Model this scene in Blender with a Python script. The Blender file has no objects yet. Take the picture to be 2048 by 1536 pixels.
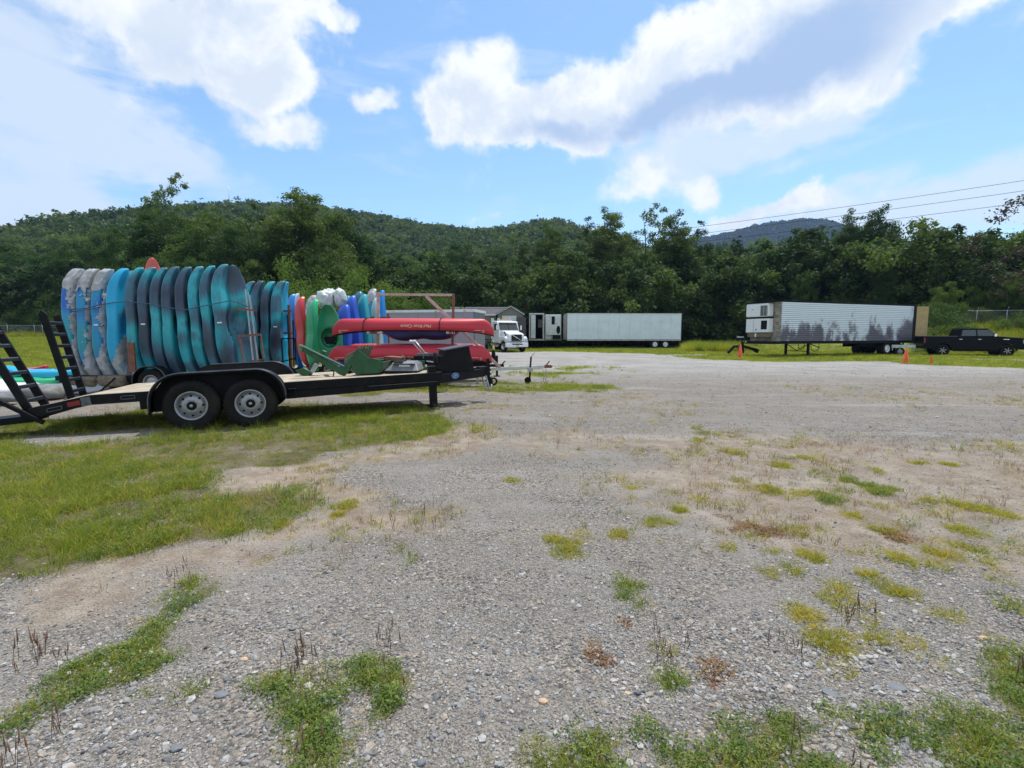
import bpy, bmesh, math, random
import numpy as np
from mathutils import Vector, Matrix, Euler
random.seed(7); np.random.seed(7)
C = bpy.context.scene
COL = C.collection
R = math.radians

# ------------------------------------------------------------------ camera
F, CX, CY, HZ, EYE = 1000.0, 1024.0, 768.0, 672.0, 1.48
PITCH = math.atan((CY - HZ) / F)
cam = bpy.data.cameras.new("camera"); cam_o = bpy.data.objects.new("camera", cam)
COL.objects.link(cam_o); C.camera = cam_o
cam.sensor_width = 36; cam.sensor_fit = 'HORIZONTAL'; cam.lens = F / 2048 * 36
cam.clip_start = 0.05; cam.clip_end = 8000
cam_o.location = (0, 0, EYE); cam_o.rotation_euler = (math.pi / 2 - PITCH, 0, 0)

# ------------------------------------------------------------------ world + sun
SUN_EL, SUN_AZ = R(69), R(28)          # azimuth from +Y towards +X
w = bpy.data.worlds.new("World"); C.world = w; w.use_nodes = True
C.view_settings.view_transform = 'Standard'; C.view_settings.look = 'None'
C.view_settings.exposure = 0.17; C.view_settings.gamma = 1.0
C.view_settings.use_curve_mapping = False
C.cycles.use_denoising = True
C.cycles.max_bounces = 8; C.cycles.diffuse_bounces = 3; C.cycles.transmission_bounces = 6
C.cycles.volume_bounces = 0; C.cycles.transparent_max_bounces = 8

def pix_dir(u, v):
    a, b = (u - CX) / F, (CY - v) / F
    return Vector((a, math.cos(PITCH) + b * math.sin(PITCH), -math.sin(PITCH) + b * math.cos(PITCH))).normalized()
def azel(u, v):
    d = pix_dir(u, v); return math.atan2(d.x, d.y), math.asin(d.z)

def build_world():
    nt = w.node_tree; N = nt.nodes; L = nt.links
    for n in list(N): N.remove(n)
    def nd(t, **k):
        n = N.new(t)
        for a, b in k.items(): setattr(n, a, b)
        return n
    def m(op, a, b=None, clamp=False):
        n = nd('ShaderNodeMath', operation=op, use_clamp=clamp)
        for i, x in enumerate((a, b)):
            if x is None: continue
            if isinstance(x, (int, float)): n.inputs[i].default_value = x
            else: L.new(x, n.inputs[i])
        return n.outputs[0]
    def smooth(x, lo, hi, a=0.0, b=1.0):
        n = nd('ShaderNodeMapRange', interpolation_type='SMOOTHSTEP')
        L.new(x, n.inputs[0]); n.inputs[1].default_value = lo; n.inputs[2].default_value = hi
        n.inputs[3].default_value = a; n.inputs[4].default_value = b
        return n.outputs[0]
    sky = nd('ShaderNodeTexSky', sky_type='NISHITA'); sky.sun_disc = False
    sky.sun_elevation = SUN_EL; sky.sun_rotation = SUN_AZ
    sky.altitude = 300; sky.air_density = 1.0; sky.dust_density = 0.6; sky.ozone_density = 2.0
    tc = nd('ShaderNodeTexCoord'); sx = nd('ShaderNodeSeparateXYZ')
    nrm = nd('ShaderNodeVectorMath', operation='NORMALIZE'); L.new(tc.outputs['Generated'], nrm.inputs[0])
    L.new(nrm.outputs[0], sx.inputs[0])
    X, Y, Z = sx.outputs
    az = m('ARCTAN2', X, Y); el = m('ARCSINE', Z)
    cb = nd('ShaderNodeCombineXYZ'); L.new(az, cb.inputs[0]); L.new(el, cb.inputs[1])
    def noise(scale, det, rough=.55, vec=nrm.outputs[0], dist=0.0, sc=None):
        if sc:
            mp = nd('ShaderNodeMapping'); mp.inputs['Scale'].default_value = sc; L.new(vec, mp.inputs[0]); vec = mp.outputs[0]
        n = nd('ShaderNodeTexNoise'); n.inputs['Scale'].default_value = scale; n.inputs['Detail'].default_value = det
        n.inputs['Roughness'].default_value = rough; n.inputs['Distortion'].default_value = dist
        L.new(vec, n.inputs['Vector']); return n
    wn = noise(5.5, 5, .6)
    sub = nd('ShaderNodeVectorMath', operation='SUBTRACT'); L.new(wn.outputs['Color'], sub.inputs[0]); sub.inputs[1].default_value = (.5, .5, .5)
    scl = nd('ShaderNodeVectorMath', operation='SCALE'); L.new(sub.outputs[0], scl.inputs[0]); scl.inputs['Scale'].default_value = .16
    add = nd('ShaderNodeVectorMath', operation='ADD'); L.new(cb.outputs[0], add.inputs[0]); L.new(scl.outputs[0], add.inputs[1])
    flat = nd('ShaderNodeVectorMath', operation='MULTIPLY'); L.new(add.outputs[0], flat.inputs[0]); flat.inputs[1].default_value = (1, 1, 0)
    def ell(cx, cy, rx, ry, rot, wt):
        a0, e0 = azel(cx, cy); a1, _ = azel(cx + rx * .5, cy); a2, _ = azel(cx - rx * .5, cy)
        _, e1 = azel(cx, cy + ry * .5); _, e2 = azel(cx, cy - ry * .5)
        mp = nd('ShaderNodeMapping', vector_type='TEXTURE')
        L.new(flat.outputs[0], mp.inputs[0])
        mp.inputs['Location'].default_value = (a0, e0, 0); mp.inputs['Rotation'].default_value = (0, 0, R(rot))
        mp.inputs['Scale'].default_value = (abs(a1 - a2), abs(e2 - e1), 1)
        ln = nd('ShaderNodeVectorMath', operation='LENGTH'); L.new(mp.outputs[0], ln.inputs[0])
        return smooth(ln.outputs['Value'], 0.15, 1.25, wt, 0.0)
    def union(lst):
        acc = None
        for e in lst:
            v = ell(*e); acc = v if acc is None else m('ADD', acc, v)
        return acc
    cum = [(935, 175, 120, 90, 20, .9), (905, 225, 80, 60, 0, .6), (1060, 225, 170, 75, 10, 1.0), (1240, 190, 190, 110, 22, 1.1), (1420, 120, 220, 130, 25, 1.3),
           (1600, 90, 240, 150, 15, 1.2), (1790, 30, 200, 110, 10, 1.1), (1900, -10, 120, 60, 0, .9), (1560, 190, 180, 60, 15, .8),
           (1740, 175, 120, 45, 15, .75), (1080, 275, 110, 35, 0, .7), (1420, 245, 130, 40, 15, .45), (1350, 30, 90, 60, 0, .7),
           (745, 205, 75, 42, 8, .72), (1270, 345, 85, 45, 0, .62), (1390, 370, 80, 38, 0, .6), (1520, 425, 140, 32, 5, .6), (1640, 400, 110, 40, 10, .6),
           (960, 438, 60, 14, 0, .35),
           (250, 40, 170, 90, 0, .95), (420, 90, 180, 130, 0, 1.15), (540, 60, 120, 150, 0, 1.0), (560, 170, 100, 80, 0, .7), (300, 135, 90, 60, 0, .6),
           (540, 270, 130, 48, 0, .8), (650, 10, 70, 30, 0, .5)]
    veil = [(40, 160, 330, 260, 0, 1.0), (200, 260, 300, 110, -20, .8), (350, 330, 280, 60, -18, .65), (70, 390, 260, 90, 0, .95), (40, 450, 320, 60, 0, .7), (180, 30, 200, 60, 0, .5),
            (1880, 385, 420, 85, 6, 1.15), (1990, 430, 380, 80, 0, .9), (1480, 290, 300, 80, 8, .85), (1330, 310, 200, 50, 0, .6), (1600, 430, 330, 50, 0, .8), (1660, 310, 220, 26, 12, .5), (1620, 240, 220, 60, 15, .6)]
    fine = noise(13, 12, .60, dist=.15); broad = noise(2.6, 4, .5)
    out_az = smooth(m('ABSOLUTE', az), .86, 1.1); out_el = smooth(el, .64, .85)
    outer = m('MAXIMUM', out_az, out_el)
    bl = smooth(broad.outputs[0], .42, .66, 0, .95)
    D = m('ADD', union(cum), m('MULTIPLY', outer, bl))
    Dn = m('ADD', D, m('MULTIPLY', m('SUBTRACT', fine.outputs[0], .5), 1.6))
    a_c = smooth(Dn, .10, .74)
    st = noise(4.2, 11, .62, sc=(1, 1, 3.0), dist=.8)
    V = m('ADD', union(veil), m('MULTIPLY', outer, .35))
    Vn = m('ADD', V, m('MULTIPLY', m('SUBTRACT', st.outputs[0], .5), 3.4))
    a_v = smooth(Vn, .05, 1.3, 0, .78)
    shade = [(1480, 165, 330, 80, 20, .9), (1250, 235, 220, 50, 12, .8), (1640, 110, 220, 90, 15, .8), (1080, 255, 120, 30, 5, .45), (360, 100, 160, 60, 0, .35), (470, 40, 120, 60, 0, .35), (150, 60, 120, 60, 0, .25)]
    thick = m('ADD', m('ADD', union(shade), m('MULTIPLY', outer, m('MULTIPLY', smooth(D, .6, 1.6), .6))), m('MULTIPLY', m('SUBTRACT', noise(6, 8, .6).outputs[0], .5), .9)); thick = m('ADD', thick, m('MULTIPLY', m('SUBTRACT', noise(22, 8, .65).outputs[0], .5), .5))
    dark = smooth(thick, -.05, 1.15)
    relief = smooth(m('ADD', noise(9, 10, .62, dist=.3).outputs[0], m('MULTIPLY', m('SUBTRACT', D, .9), -.12)), .36, .60)
    wc = nd('ShaderNodeMix', data_type='RGBA'); L.new(relief, wc.inputs[0]); wc.inputs[6].default_value = (.70, .78, .88, 1); wc.inputs[7].default_value = (.95, .97, .99, 1)
    mixc = nd('ShaderNodeMix', data_type='RGBA'); L.new(dark, mixc.inputs[0])
    L.new(wc.outputs[2], mixc.inputs[6]); mixc.inputs[7].default_value = (.40, .54, .78, 1)
    bc = nd('ShaderNodeBackground'); L.new(mixc.outputs[2], bc.inputs[0]); bc.inputs[1].default_value = .98
    bs = nd('ShaderNodeBackground'); tint = nd('ShaderNodeMix', data_type='RGBA', blend_type='MULTIPLY'); tint.inputs[0].default_value = 1; L.new(sky.outputs[0], tint.inputs[6]); tint.inputs[7].default_value = (1.02, 1.18, 1.20, 1)
    L.new(tint.outputs[2], bs.inputs[0]); bs.inputs[1].default_value = SKY_STR
    bv = nd('ShaderNodeBackground'); bv.inputs[0].default_value = (.72, .80, .90, 1); bv.inputs[1].default_value = 1.0
    m1 = nd('ShaderNodeMixShader'); L.new(a_v, m1.inputs[0]); L.new(bs.outputs[0], m1.inputs[1]); L.new(bv.outputs[0], m1.inputs[2])
    m2 = nd('ShaderNodeMixShader'); L.new(a_c, m2.inputs[0]); L.new(m1.outputs[0], m2.inputs[1]); L.new(bc.outputs[0], m2.inputs[2])
    o = nd('ShaderNodeOutputWorld'); L.new(m2.outputs[0], o.inputs[0])
SKY_STR = 0.15
build_world()
w.cycles.sampling_method = 'MANUAL'; w.cycles.sample_map_resolution = 1024
sl = bpy.data.lights.new("sun", 'SUN'); sl.energy = 3.9; sl.angle = R(.53); sl.color = (1, .955, .89)
so = bpy.data.objects.new("sun", sl); COL.objects.link(so)
sd = Vector((math.sin(SUN_AZ) * math.cos(SUN_EL), math.cos(SUN_AZ) * math.cos(SUN_EL), math.sin(SUN_EL)))
so.rotation_euler = sd.to_track_quat('Z', 'Y').to_euler(); so.location = (20, 40, 60)

# ------------------------------------------------------------------ helpers
def ground(u, v):
    d = pix_dir(u, v); t = -EYE / d.z
    return Vector((d.x * t, d.y * t, 0))
def at(u, v, Y):
    d = pix_dir(u, v); t = Y / d.y
    return Vector((d.x * t, Y, EYE + d.z * t))
def sstep(x, a, b):
    t = np.clip((x - a) / (b - a), 0, 1); return t * t * (3 - 2 * t)
_T = np.random.RandomState(3).rand(256, 256)
def vnoise(x, y):
    x = np.asarray(x, float); y = np.asarray(y, float)
    xi = np.floor(x).astype(int); yi = np.floor(y).astype(int); fx = x - xi; fy = y - yi
    fx = fx * fx * (3 - 2 * fx); fy = fy * fy * (3 - 2 * fy)
    g = lambda i, j: _T[i & 255, j & 255]
    return (g(xi, yi) * (1 - fx) + g(xi + 1, yi) * fx) * (1 - fy) + (g(xi, yi + 1) * (1 - fx) + g(xi + 1, yi + 1) * fx) * fy
def fbm(x, y, o=4):
    s = 0; a = .5; n = 0
    for k in range(o):
        s = s + a * vnoise(x * 2 ** k + 17.3 * k, y * 2 ** k + 5.1 * k); n += a; a *= .5
    return s / n
def terrain(X, Y):
    X = np.asarray(X, float); Y = np.asarray(Y, float)
    h = .035 * (fbm(X * .35, Y * .35, 3) - .5) * sstep(Y, 2, 7)
    h = h + .10 * np.exp(-((X + 1.3) ** 2 + (Y - 9.5) ** 2) / (2 * 1.5 ** 2))
    bank = sstep(X, 26, 40) * sstep(Y + (X - 40) * .45, 39.5, 56) * 2.4
    rise = 1.35 * sstep(Y, 28, 84) * sstep(-X, 12, 30)
    return h + bank + rise + .5 * sstep(Y, 70, 110) * (fbm(X * .05, Y * .05, 3))
def tz(x, y): return float(terrain(x, y))

def tag(o, label=None, cat=None, group=None, kind=None):
    if label: o['label'] = label
    if cat: o['category'] = cat
    if group: o['group'] = group
    if kind: o['kind'] = kind
    return o
def empty(name, loc=(0, 0, 0), rot=(0, 0, 0), label=None, cat=None, group=None):
    o = bpy.data.objects.new(name, None); COL.objects.link(o); o.location = loc; o.rotation_euler = rot
    o.empty_display_size = .2
    return tag(o, label, cat, group)
def copy_tree(o, parent=None):
    c = o.copy(); COL.objects.link(c)
    if parent: c.parent = parent
    for ch in list(o.children): copy_tree(ch, c)
    return c

def text_mesh(name, body, size, mt, extrude=.001, shear=0, align='CENTER'):
    cu = bpy.data.curves.new(name, 'FONT'); cu.body = body; cu.size = size; cu.align_x = align; cu.extrude = extrude; cu.shear = shear
    t = bpy.data.objects.new(name, cu); COL.objects.link(t); bpy.context.view_layer.update()
    me = bpy.data.meshes.new_from_object(t.evaluated_get(bpy.context.evaluated_depsgraph_get())); bpy.data.objects.remove(t); me.materials.clear(); me.materials.append(mt)
    o = bpy.data.objects.new(name, me); COL.objects.link(o); return o
class MB:
    def __init__(s): s.v = []; s.f = []; s.sm = []
    def add(s, vs, fs, smooth=False, M=None):
        b = len(s.v)
        s.v += [tuple(M @ Vector(p)) if M is not None else tuple(p) for p in vs]
        s.f += [tuple(b + i for i in f) for f in fs]; s.sm += [smooth] * len(fs); return s
    def box(s, c, d, rot=None):
        x, y, z = d[0] / 2, d[1] / 2, d[2] / 2
        vs = [(-x, -y, -z), (x, -y, -z), (x, y, -z), (-x, y, -z), (-x, -y, z), (x, -y, z), (x, y, z), (-x, y, z)]
        M = Matrix.Translation(c) @ (Euler(rot).to_matrix().to_4x4() if rot else Matrix())
        return s.add(vs, [(0, 3, 2, 1), (4, 5, 6, 7), (0, 1, 5, 4), (1, 2, 6, 5), (2, 3, 7, 6), (3, 0, 4, 7)], False, M)
    def bar(s, p0, p1, wd, ht, up=(0, 0, 1)):
        p0, p1 = Vector(p0), Vector(p1); d = (p1 - p0); L = d.length; d.normalize()
        up = Vector(up)
        if abs(d.dot(up)) > .98: up = Vector((0, 1, 0))
        y = up.cross(d).normalized(); z = d.cross(y)
        M = Matrix((( d.x, y.x, z.x, 0), (d.y, y.y, z.y, 0), (d.z, y.z, z.z, 0), (0, 0, 0, 1)))
        M = Matrix.Translation((p0 + p1) / 2) @ M
        x, yy, zz = L / 2, wd / 2, ht / 2
        vs = [(-x, -yy, -zz), (x, -yy, -zz), (x, yy, -zz), (-x, yy, -zz), (-x, -yy, zz), (x, -yy, zz), (x, yy, zz), (-x, yy, zz)]
        return s.add(vs, [(0, 3, 2, 1), (4, 5, 6, 7), (0, 1, 5, 4), (1, 2, 6, 5), (2, 3, 7, 6), (3, 0, 4, 7)], False, M)
    def tube(s, pts, r, n=8, cap=True):
        pts = [Vector(p) for p in pts]; rs = r if isinstance(r, (list, tuple)) else [r] * len(pts)
        rings = []; ref = None
        for i, p in enumerate(pts):
            d = (pts[min(i + 1, len(pts) - 1)] - pts[max(i - 1, 0)]).normalized()
            if ref is None: ref = Vector((0, 0, 1)) if abs(d.z) < .9 else Vector((1, 0, 0))
            a = d.cross(ref).normalized(); b = a.cross(d).normalized(); ref = b
            rings.append([p + (a * math.cos(t) + b * math.sin(t)) * rs[i] for t in [2 * math.pi * k / n for k in range(n)]])
        return s.loft(rings, cap)
    def loft(s, rings, cap=True, closed=True, smooth=True):
        n = len(rings[0]); vs = [p for r in rings for p in r]; fs = []
        for i in range(len(rings) - 1):
            for k in range(n if closed else n - 1):
                k2 = (k + 1) % n; fs.append((i * n + k, i * n + k2, (i + 1) * n + k2, (i + 1) * n + k))
        b = len(s.f); s.add(vs, fs, smooth)
        if cap:
            s.add(rings[0], [tuple(reversed(range(n)))]); s.add(rings[-1], [tuple(range(n))])
        return s
    def prism(s, poly, axis, a, b, M=None):
        """poly: 2-D points; axis 'y': points are (x,z) extruded from y=a to b; 'x': (y,z); 'z': (x,y)"""
        f = {'y': lambda p, t: (p[0], t, p[1]), 'x': lambda p, t: (t, p[0], p[1]), 'z': lambda p, t: (p[0], p[1], t)}[axis]
        n = len(poly); vs = [f(p, a) for p in poly] + [f(p, b) for p in poly]
        fs = [tuple(range(n)), tuple(reversed(range(n, 2 * n)))] + [(i, n + i, n + (i + 1) % n, (i + 1) % n) for i in range(n)]
        return s.add(vs, fs, False, M)
    def lathe(s, prof, axis='y', c=(0, 0, 0), n=24, cap=True):
        """prof: (radius, offset along axis)"""
        rings = []
        for r, t in prof:
            ring = []
            for k in range(n):
                a = 2 * math.pi * k / n; u, v = r * math.cos(a), r * math.sin(a)
                p = {'y': (u, t, v), 'x': (t, u, v), 'z': (u, v, t)}[axis]
                ring.append((c[0] + p[0], c[1] + p[1], c[2] + p[2]))
            rings.append(ring)
        return s.loft(rings, cap)
    def build(s, name, mat, parent=None, bevel=0, world=False, label=None, solid=0, kind=None, subd=0):
        me = bpy.data.meshes.new(name)
        vs = s.v
        if world and parent is not None:
            Mi = (Matrix.Translation(parent.location) @ parent.rotation_euler.to_matrix().to_4x4()).inverted()
            vs = [tuple(Mi @ Vector(p)) for p in vs]
        me.from_pydata(vs, [], s.f); me.update()
        me.polygons.foreach_set('use_smooth', s.sm)
        bm = bmesh.new(); bm.from_mesh(me); bmesh.ops.remove_doubles(bm, verts=bm.verts, dist=1e-5)
        bmesh.ops.recalc_face_normals(bm, faces=bm.faces); bm.to_mesh(me); bm.free()
        me.materials.append(mat)
        o = bpy.data.objects.new(name, me); COL.objects.link(o)
        if parent is not None: o.parent = parent
        if solid:
            md = o.modifiers.new('thickness', 'SOLIDIFY'); md.thickness = solid; md.offset = 0
        if bevel:
            md = o.modifiers.new('bevel', 'BEVEL'); md.width = bevel; md.segments = 2; md.limit_method = 'ANGLE'; md.angle_limit = R(40)
        if subd:
            md = o.modifiers.new('subd', 'SUBSURF'); md.levels = subd; md.render_levels = subd
        if label: o['label'] = label
        if kind: o['kind'] = kind
        return o
def mesh_np(name, V, Fq, mat, smooth=False, link=True, attrs=None):
    me = bpy.data.meshes.new(name); k = Fq.shape[1]
    me.vertices.add(len(V)); me.vertices.foreach_set('co', np.asarray(V, np.float32).ravel())
    me.loops.add(Fq.size); me.loops.foreach_set('vertex_index', np.asarray(Fq, np.int32).ravel())
    me.polygons.add(len(Fq)); me.polygons.foreach_set('loop_start', np.arange(0, Fq.size, k, dtype=np.int32))
    me.polygons.foreach_set('use_smooth', np.full(len(Fq), smooth))
    for an, av in (attrs or {}).items():
        at_ = me.attributes.new(an, 'FLOAT_COLOR', 'POINT'); at_.data.foreach_set('color', np.asarray(av, np.float32).ravel())
    me.update(calc_edges=True); me.validate()
    me.materials.append(mat)
    o = bpy.data.objects.new(name, me)
    if link: COL.objects.link(o)
    return o

# ------------------------------------------------------------------ materials
def mat(name, col, rough=.6, metal=0, var=.12, vscale=6, bump=0, bscale=40, spec=.5, dirt=None, dscale=3, damt=.5, coat=0, emit=None):
    m = bpy.data.materials.new(name); m.use_nodes = True; nt = m.node_tree; N = nt.nodes; L = nt.links
    p = N['Principled BSDF']; p.inputs['Roughness'].default_value = rough; p.inputs['Metallic'].default_value = metal
    p.inputs['Specular IOR Level'].default_value = spec; p.inputs['Coat Weight'].default_value = coat
    tc = N.new('ShaderNodeTexCoord'); no = N.new('ShaderNodeTexNoise'); no.inputs['Scale'].default_value = vscale; no.inputs['Detail'].default_value = 5
    L.new(tc.outputs['Object'], no.inputs['Vector'])
    mr = N.new('ShaderNodeMapRange'); L.new(no.outputs[0], mr.inputs[0]); mr.inputs[1].default_value = .3; mr.inputs[2].default_value = .7
    mr.inputs[3].default_value = 1 - var; mr.inputs[4].default_value = 1 + var
    hs = N.new('ShaderNodeVectorMath'); hs.operation = 'SCALE'; hs.inputs[0].default_value = col[:3]; L.new(mr.outputs[0], hs.inputs['Scale'])
    out = hs.outputs[0]
    if dirt:
        n2 = N.new('ShaderNodeTexNoise'); n2.inputs['Scale'].default_value = dscale; n2.inputs['Detail'].default_value = 8; n2.inputs['Roughness'].default_value = .65
        L.new(tc.outputs['Object'], n2.inputs['Vector'])
        r2 = N.new('ShaderNodeMapRange'); r2.interpolation_type = 'SMOOTHSTEP'; L.new(n2.outputs[0], r2.inputs[0]); r2.inputs[1].default_value = .46; r2.inputs[2].default_value = .68; r2.inputs[4].default_value = damt
        mx = N.new('ShaderNodeMix'); mx.data_type = 'RGBA'; L.new(r2.outputs[0], mx.inputs[0]); L.new(out, mx.inputs[6]); mx.inputs[7].default_value = (*dirt, 1)
        out = mx.outputs[2]
    L.new(out, p.inputs['Base Color'])
    if bump:
        nb = N.new('ShaderNodeTexNoise'); nb.inputs['Scale'].default_value = bscale; nb.inputs['Detail'].default_value = 4; L.new(tc.outputs['Object'], nb.inputs['Vector'])
        b = N.new('ShaderNodeBump'); b.inputs['Strength'].default_value = bump; b.inputs['Distance'].default_value = .01
        L.new(nb.outputs[0], b.inputs['Height']); L.new(b.outputs[0], p.inputs['Normal'])
    return m
def leaf_mat(name, c1, c2, trans=.4, nscale=.45, rough=.45, tint=.25, yel=None):
    m = bpy.data.materials.new(name); m.use_nodes = True; nt = m.node_tree; N = nt.nodes; L = nt.links
    p = N['Principled BSDF']; p.inputs['Roughness'].default_value = rough; p.inputs['Specular IOR Level'].default_value = .22
    tc = N.new('ShaderNodeTexCoord'); no = N.new('ShaderNodeTexNoise'); no.inputs['Scale'].default_value = nscale; no.inputs['Detail'].default_value = 6; no.inputs['Roughness'].default_value = .7
    oi = N.new('ShaderNodeObjectInfo')
    ad = N.new('ShaderNodeVectorMath'); ad.operation = 'ADD'; L.new(tc.outputs['Object'], ad.inputs[0])
    cb = N.new('ShaderNodeVectorMath'); cb.operation = 'SCALE'; cb.inputs[0].default_value = (31, 17, 23); L.new(oi.outputs['Random'], cb.inputs['Scale']); L.new(cb.outputs[0], ad.inputs[1])
    L.new(ad.outputs[0], no.inputs['Vector'])
    mr = N.new('ShaderNodeMapRange'); L.new(no.outputs[0], mr.inputs[0]); mr.inputs[1].default_value = .32; mr.inputs[2].default_value = .68
    mx = N.new('ShaderNodeMix'); mx.data_type = 'RGBA'; L.new(mr.outputs[0], mx.inputs[0]); mx.inputs[6].default_value = (*c1, 1); mx.inputs[7].default_value = (*c2, 1)
    hv = N.new('ShaderNodeHueSaturation'); L.new(mx.outputs[2], hv.inputs['Color'])
    r1 = N.new('ShaderNodeMapRange'); L.new(oi.outputs['Random'], r1.inputs[0]); r1.inputs[3].default_value = .5 - tint * .10; r1.inputs[4].default_value = .5 + tint * .08; L.new(r1.outputs[0], hv.inputs['Hue'])
    r3 = N.new('ShaderNodeMapRange'); L.new(oi.outputs['Random'], r3.inputs[0]); r3.inputs[3].default_value = 1 + tint; r3.inputs[4].default_value = 1 - tint; L.new(r3.outputs[0], hv.inputs['Value'])
    L.new(hv.outputs[0], p.inputs['Base Color'])
    tr = N.new('ShaderNodeBsdfTranslucent'); g = N.new('ShaderNodeMix'); g.data_type = 'RGBA'; g.blend_type = 'MULTIPLY'; g.inputs[0].default_value = 1
    L.new(hv.outputs[0], g.inputs[6]); g.inputs[7].default_value = (1.5, 1.6, .7, 1) if yel is None else (*yel, 1); L.new(g.outputs[2], tr.inputs[0])
    ms = N.new('ShaderNodeMixShader'); ms.inputs[0].default_value = trans
    L.new(p.outputs[0], ms.inputs[1]); L.new(tr.outputs[0], ms.inputs[2]); L.new(ms.outputs[0], N['Material Output'].inputs[0])
    return m
M = {}
M['black'] = mat('black_paint', (.006, .006, .008), .45, var=.3, spec=.16, dirt=(.03, .026, .022), dscale=5, damt=.3)
M['blackmatte'] = mat('matte_black', (.010, .010, .012), .75, var=.3, spec=.2)
M['rubber'] = mat('tyre_rubber', (.012, .011, .010), .85, var=.3, spec=.25, bump=.4, bscale=60, dirt=(.05, .038, .026), dscale=4, damt=.4)
M['rim'] = mat('silver_wheel', (.36, .36, .37), .38, .6, var=.08, dirt=(.22, .2, .17), dscale=9, damt=.5)
M['galv'] = mat('galvanised_steel', (.42, .43, .44), .45, .8, var=.15)
M['alu'] = mat('aluminium', (.62, .62, .6), .4, .6, var=.12)
M['rust'] = mat('rusty_steel', (.22, .09, .055), .8, .1, var=.3, vscale=20)
M['pinkrust'] = mat('faded_pink_paint', (.50, .40, .36), .75, var=.15, dirt=(.28, .14, .09), dscale=8, damt=.5)
M['white'] = mat('white_paint', (.78, .79, .8), .35, var=.04, coat=.2)
M['offwhite'] = mat('weathered_white', (.66, .68, .68), .6, var=.08, dirt=(.3, .27, .22), dscale=3, damt=.4)
M['glass'] = mat('window_glass', (.02, .035, .04), .08, .0, var=.1, spec=.9)
M['chrome'] = mat('chrome', (.75, .75, .76), .15, 1.0, var=.03)
M['red_l'] = mat('red_lens', (.22, .012, .01), .25, var=.1)
M['amber'] = mat('amber_lens', (.7, .25, .08), .3, var=.1)
M['lens'] = mat('clear_lens', (.5, .52, .54), .12, .3, var=.1)
M['cone'] = mat('orange_cone', (.75, .12, .03), .6, var=.15)
M['jd'] = mat('green_machine_paint', (.010, .075, .022), .45, var=.3, dirt=(.05, .05, .03), dscale=9, damt=.4)
M['jd_in'] = mat('worn_green_steel', (.06, .10, .05), .7, var=.3, dirt=(.3, .25, .17), dscale=14, damt=.8)
M['greyplastic'] = mat('grey_plastic', (.19, .20, .21), .5, var=.15, dirt=(.35, .33, .3), dscale=6, damt=.35)
M['label'] = mat('white_label', (.8, .8, .78), .6, var=.04)
M['wrap'] = mat('torn_plastic_wrap', (.46, .45, .44), .42, var=.22, vscale=14, bump=.9, bscale=22, dirt=(.25, .23, .2), dscale=7, damt=.5)
M['bag'] = mat('clear_plastic_bag', (.62, .64, .60), .35, var=.12, vscale=12, bump=.9, bscale=20)
M['rope'] = mat('blue_rope', (.03, .07, .12), .8, var=.2)
M['tan'] = mat('plywood_tan', (.46, .33, .15), .8, var=.12, vscale=3)
M['greypanel'] = mat('grey_trailer_skin', (.27, .25, .27), .45, .25, var=.07, vscale=1.2)
M['bark'] = mat('bark', (.075, .06, .045), .9, var=.3, bump=.6, bscale=12)
M['blue_e'] = mat('blue_emblem', (.03, .12, .33), .5, var=.05)
M['stonegrey'] = mat('slate_stone', (.17, .18, .19), .8, var=.25, bump=.5, bscale=30)
M['stonetan'] = mat('tan_stone', (.55, .38, .25), .8, var=.2, bump=.5, bscale=30)
M['stonewhite'] = mat('pale_stone', (.42, .41, .39), .8, var=.2, bump=.5, bscale=30)
M['concrete'] = mat('weathered_concrete', (.2, .2, .18), .9, var=.3, bump=.6, bscale=15)
M['clapboard'] = mat('grey_siding', (.23, .21, .19), .8, var=.1)
M['shingle'] = mat('dark_shingles', (.09, .08, .085), .9, var=.2)
M['wood_grey'] = mat('weathered_timber', (.2, .15, .1), .9, var=.35, vscale=10)
M['tarp'] = mat('white_tarp', (.66, .67, .68), .6, var=.08, bump=.5, bscale=6)
# ------------------------------------------------------------------ ground cover maps (world space)
def gpoly(pts): return np.array([ground(*p)[:2] for p in pts])
def poly_mask(X, Y, poly, soft=.25, warp=.35):
    wx = X + (fbm(X * 1.3, Y * 1.3, 4) - .5) * 2 * warp; wy = Y + (fbm(X * 1.3 + 40, Y * 1.3 + 9, 4) - .5) * 2 * warp
    ins = np.zeros(X.shape, bool); dmin = np.full(X.shape, 1e9); n = len(poly)
    for i in range(n):
        x1, y1 = poly[i]; x2, y2 = poly[(i + 1) % n]
        c = ((y1 > wy) != (y2 > wy)) & (wx < (x2 - x1) * (wy - y1) / (y2 - y1 + 1e-12) + x1); ins ^= c
        t = np.clip(((wx - x1) * (x2 - x1) + (wy - y1) * (y2 - y1)) / ((x2 - x1) ** 2 + (y2 - y1) ** 2 + 1e-12), 0, 1)
        dmin = np.minimum(dmin, np.hypot(wx - x1 - t * (x2 - x1), wy - y1 - t * (y2 - y1)))
    return sstep(np.where(ins, dmin, -dmin), -soft, soft)
LAWN = gpoly([(-700, 1195), (0, 1176), (92, 1161), (154, 1146), (273, 1123), (328, 1106), (424, 1080), (500, 1052), (560, 1040), (600, 1022), (585, 985), (520, 975), (450, 985), (405, 965),
              (427, 939), (513, 937), (608, 925), (640, 908), (720, 895), (800, 884), (880, 872), (915, 858), (880, 842), (845, 820), (700, 808), (560, 806), (300, 818), (230, 832), (60, 846), (-20, 838), (-500, 850)])
PALE_L = gpoly([(60, 868), (150, 868), (330, 858), (300, 872), (200, 890), (90, 893), (55, 885)])
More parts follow.
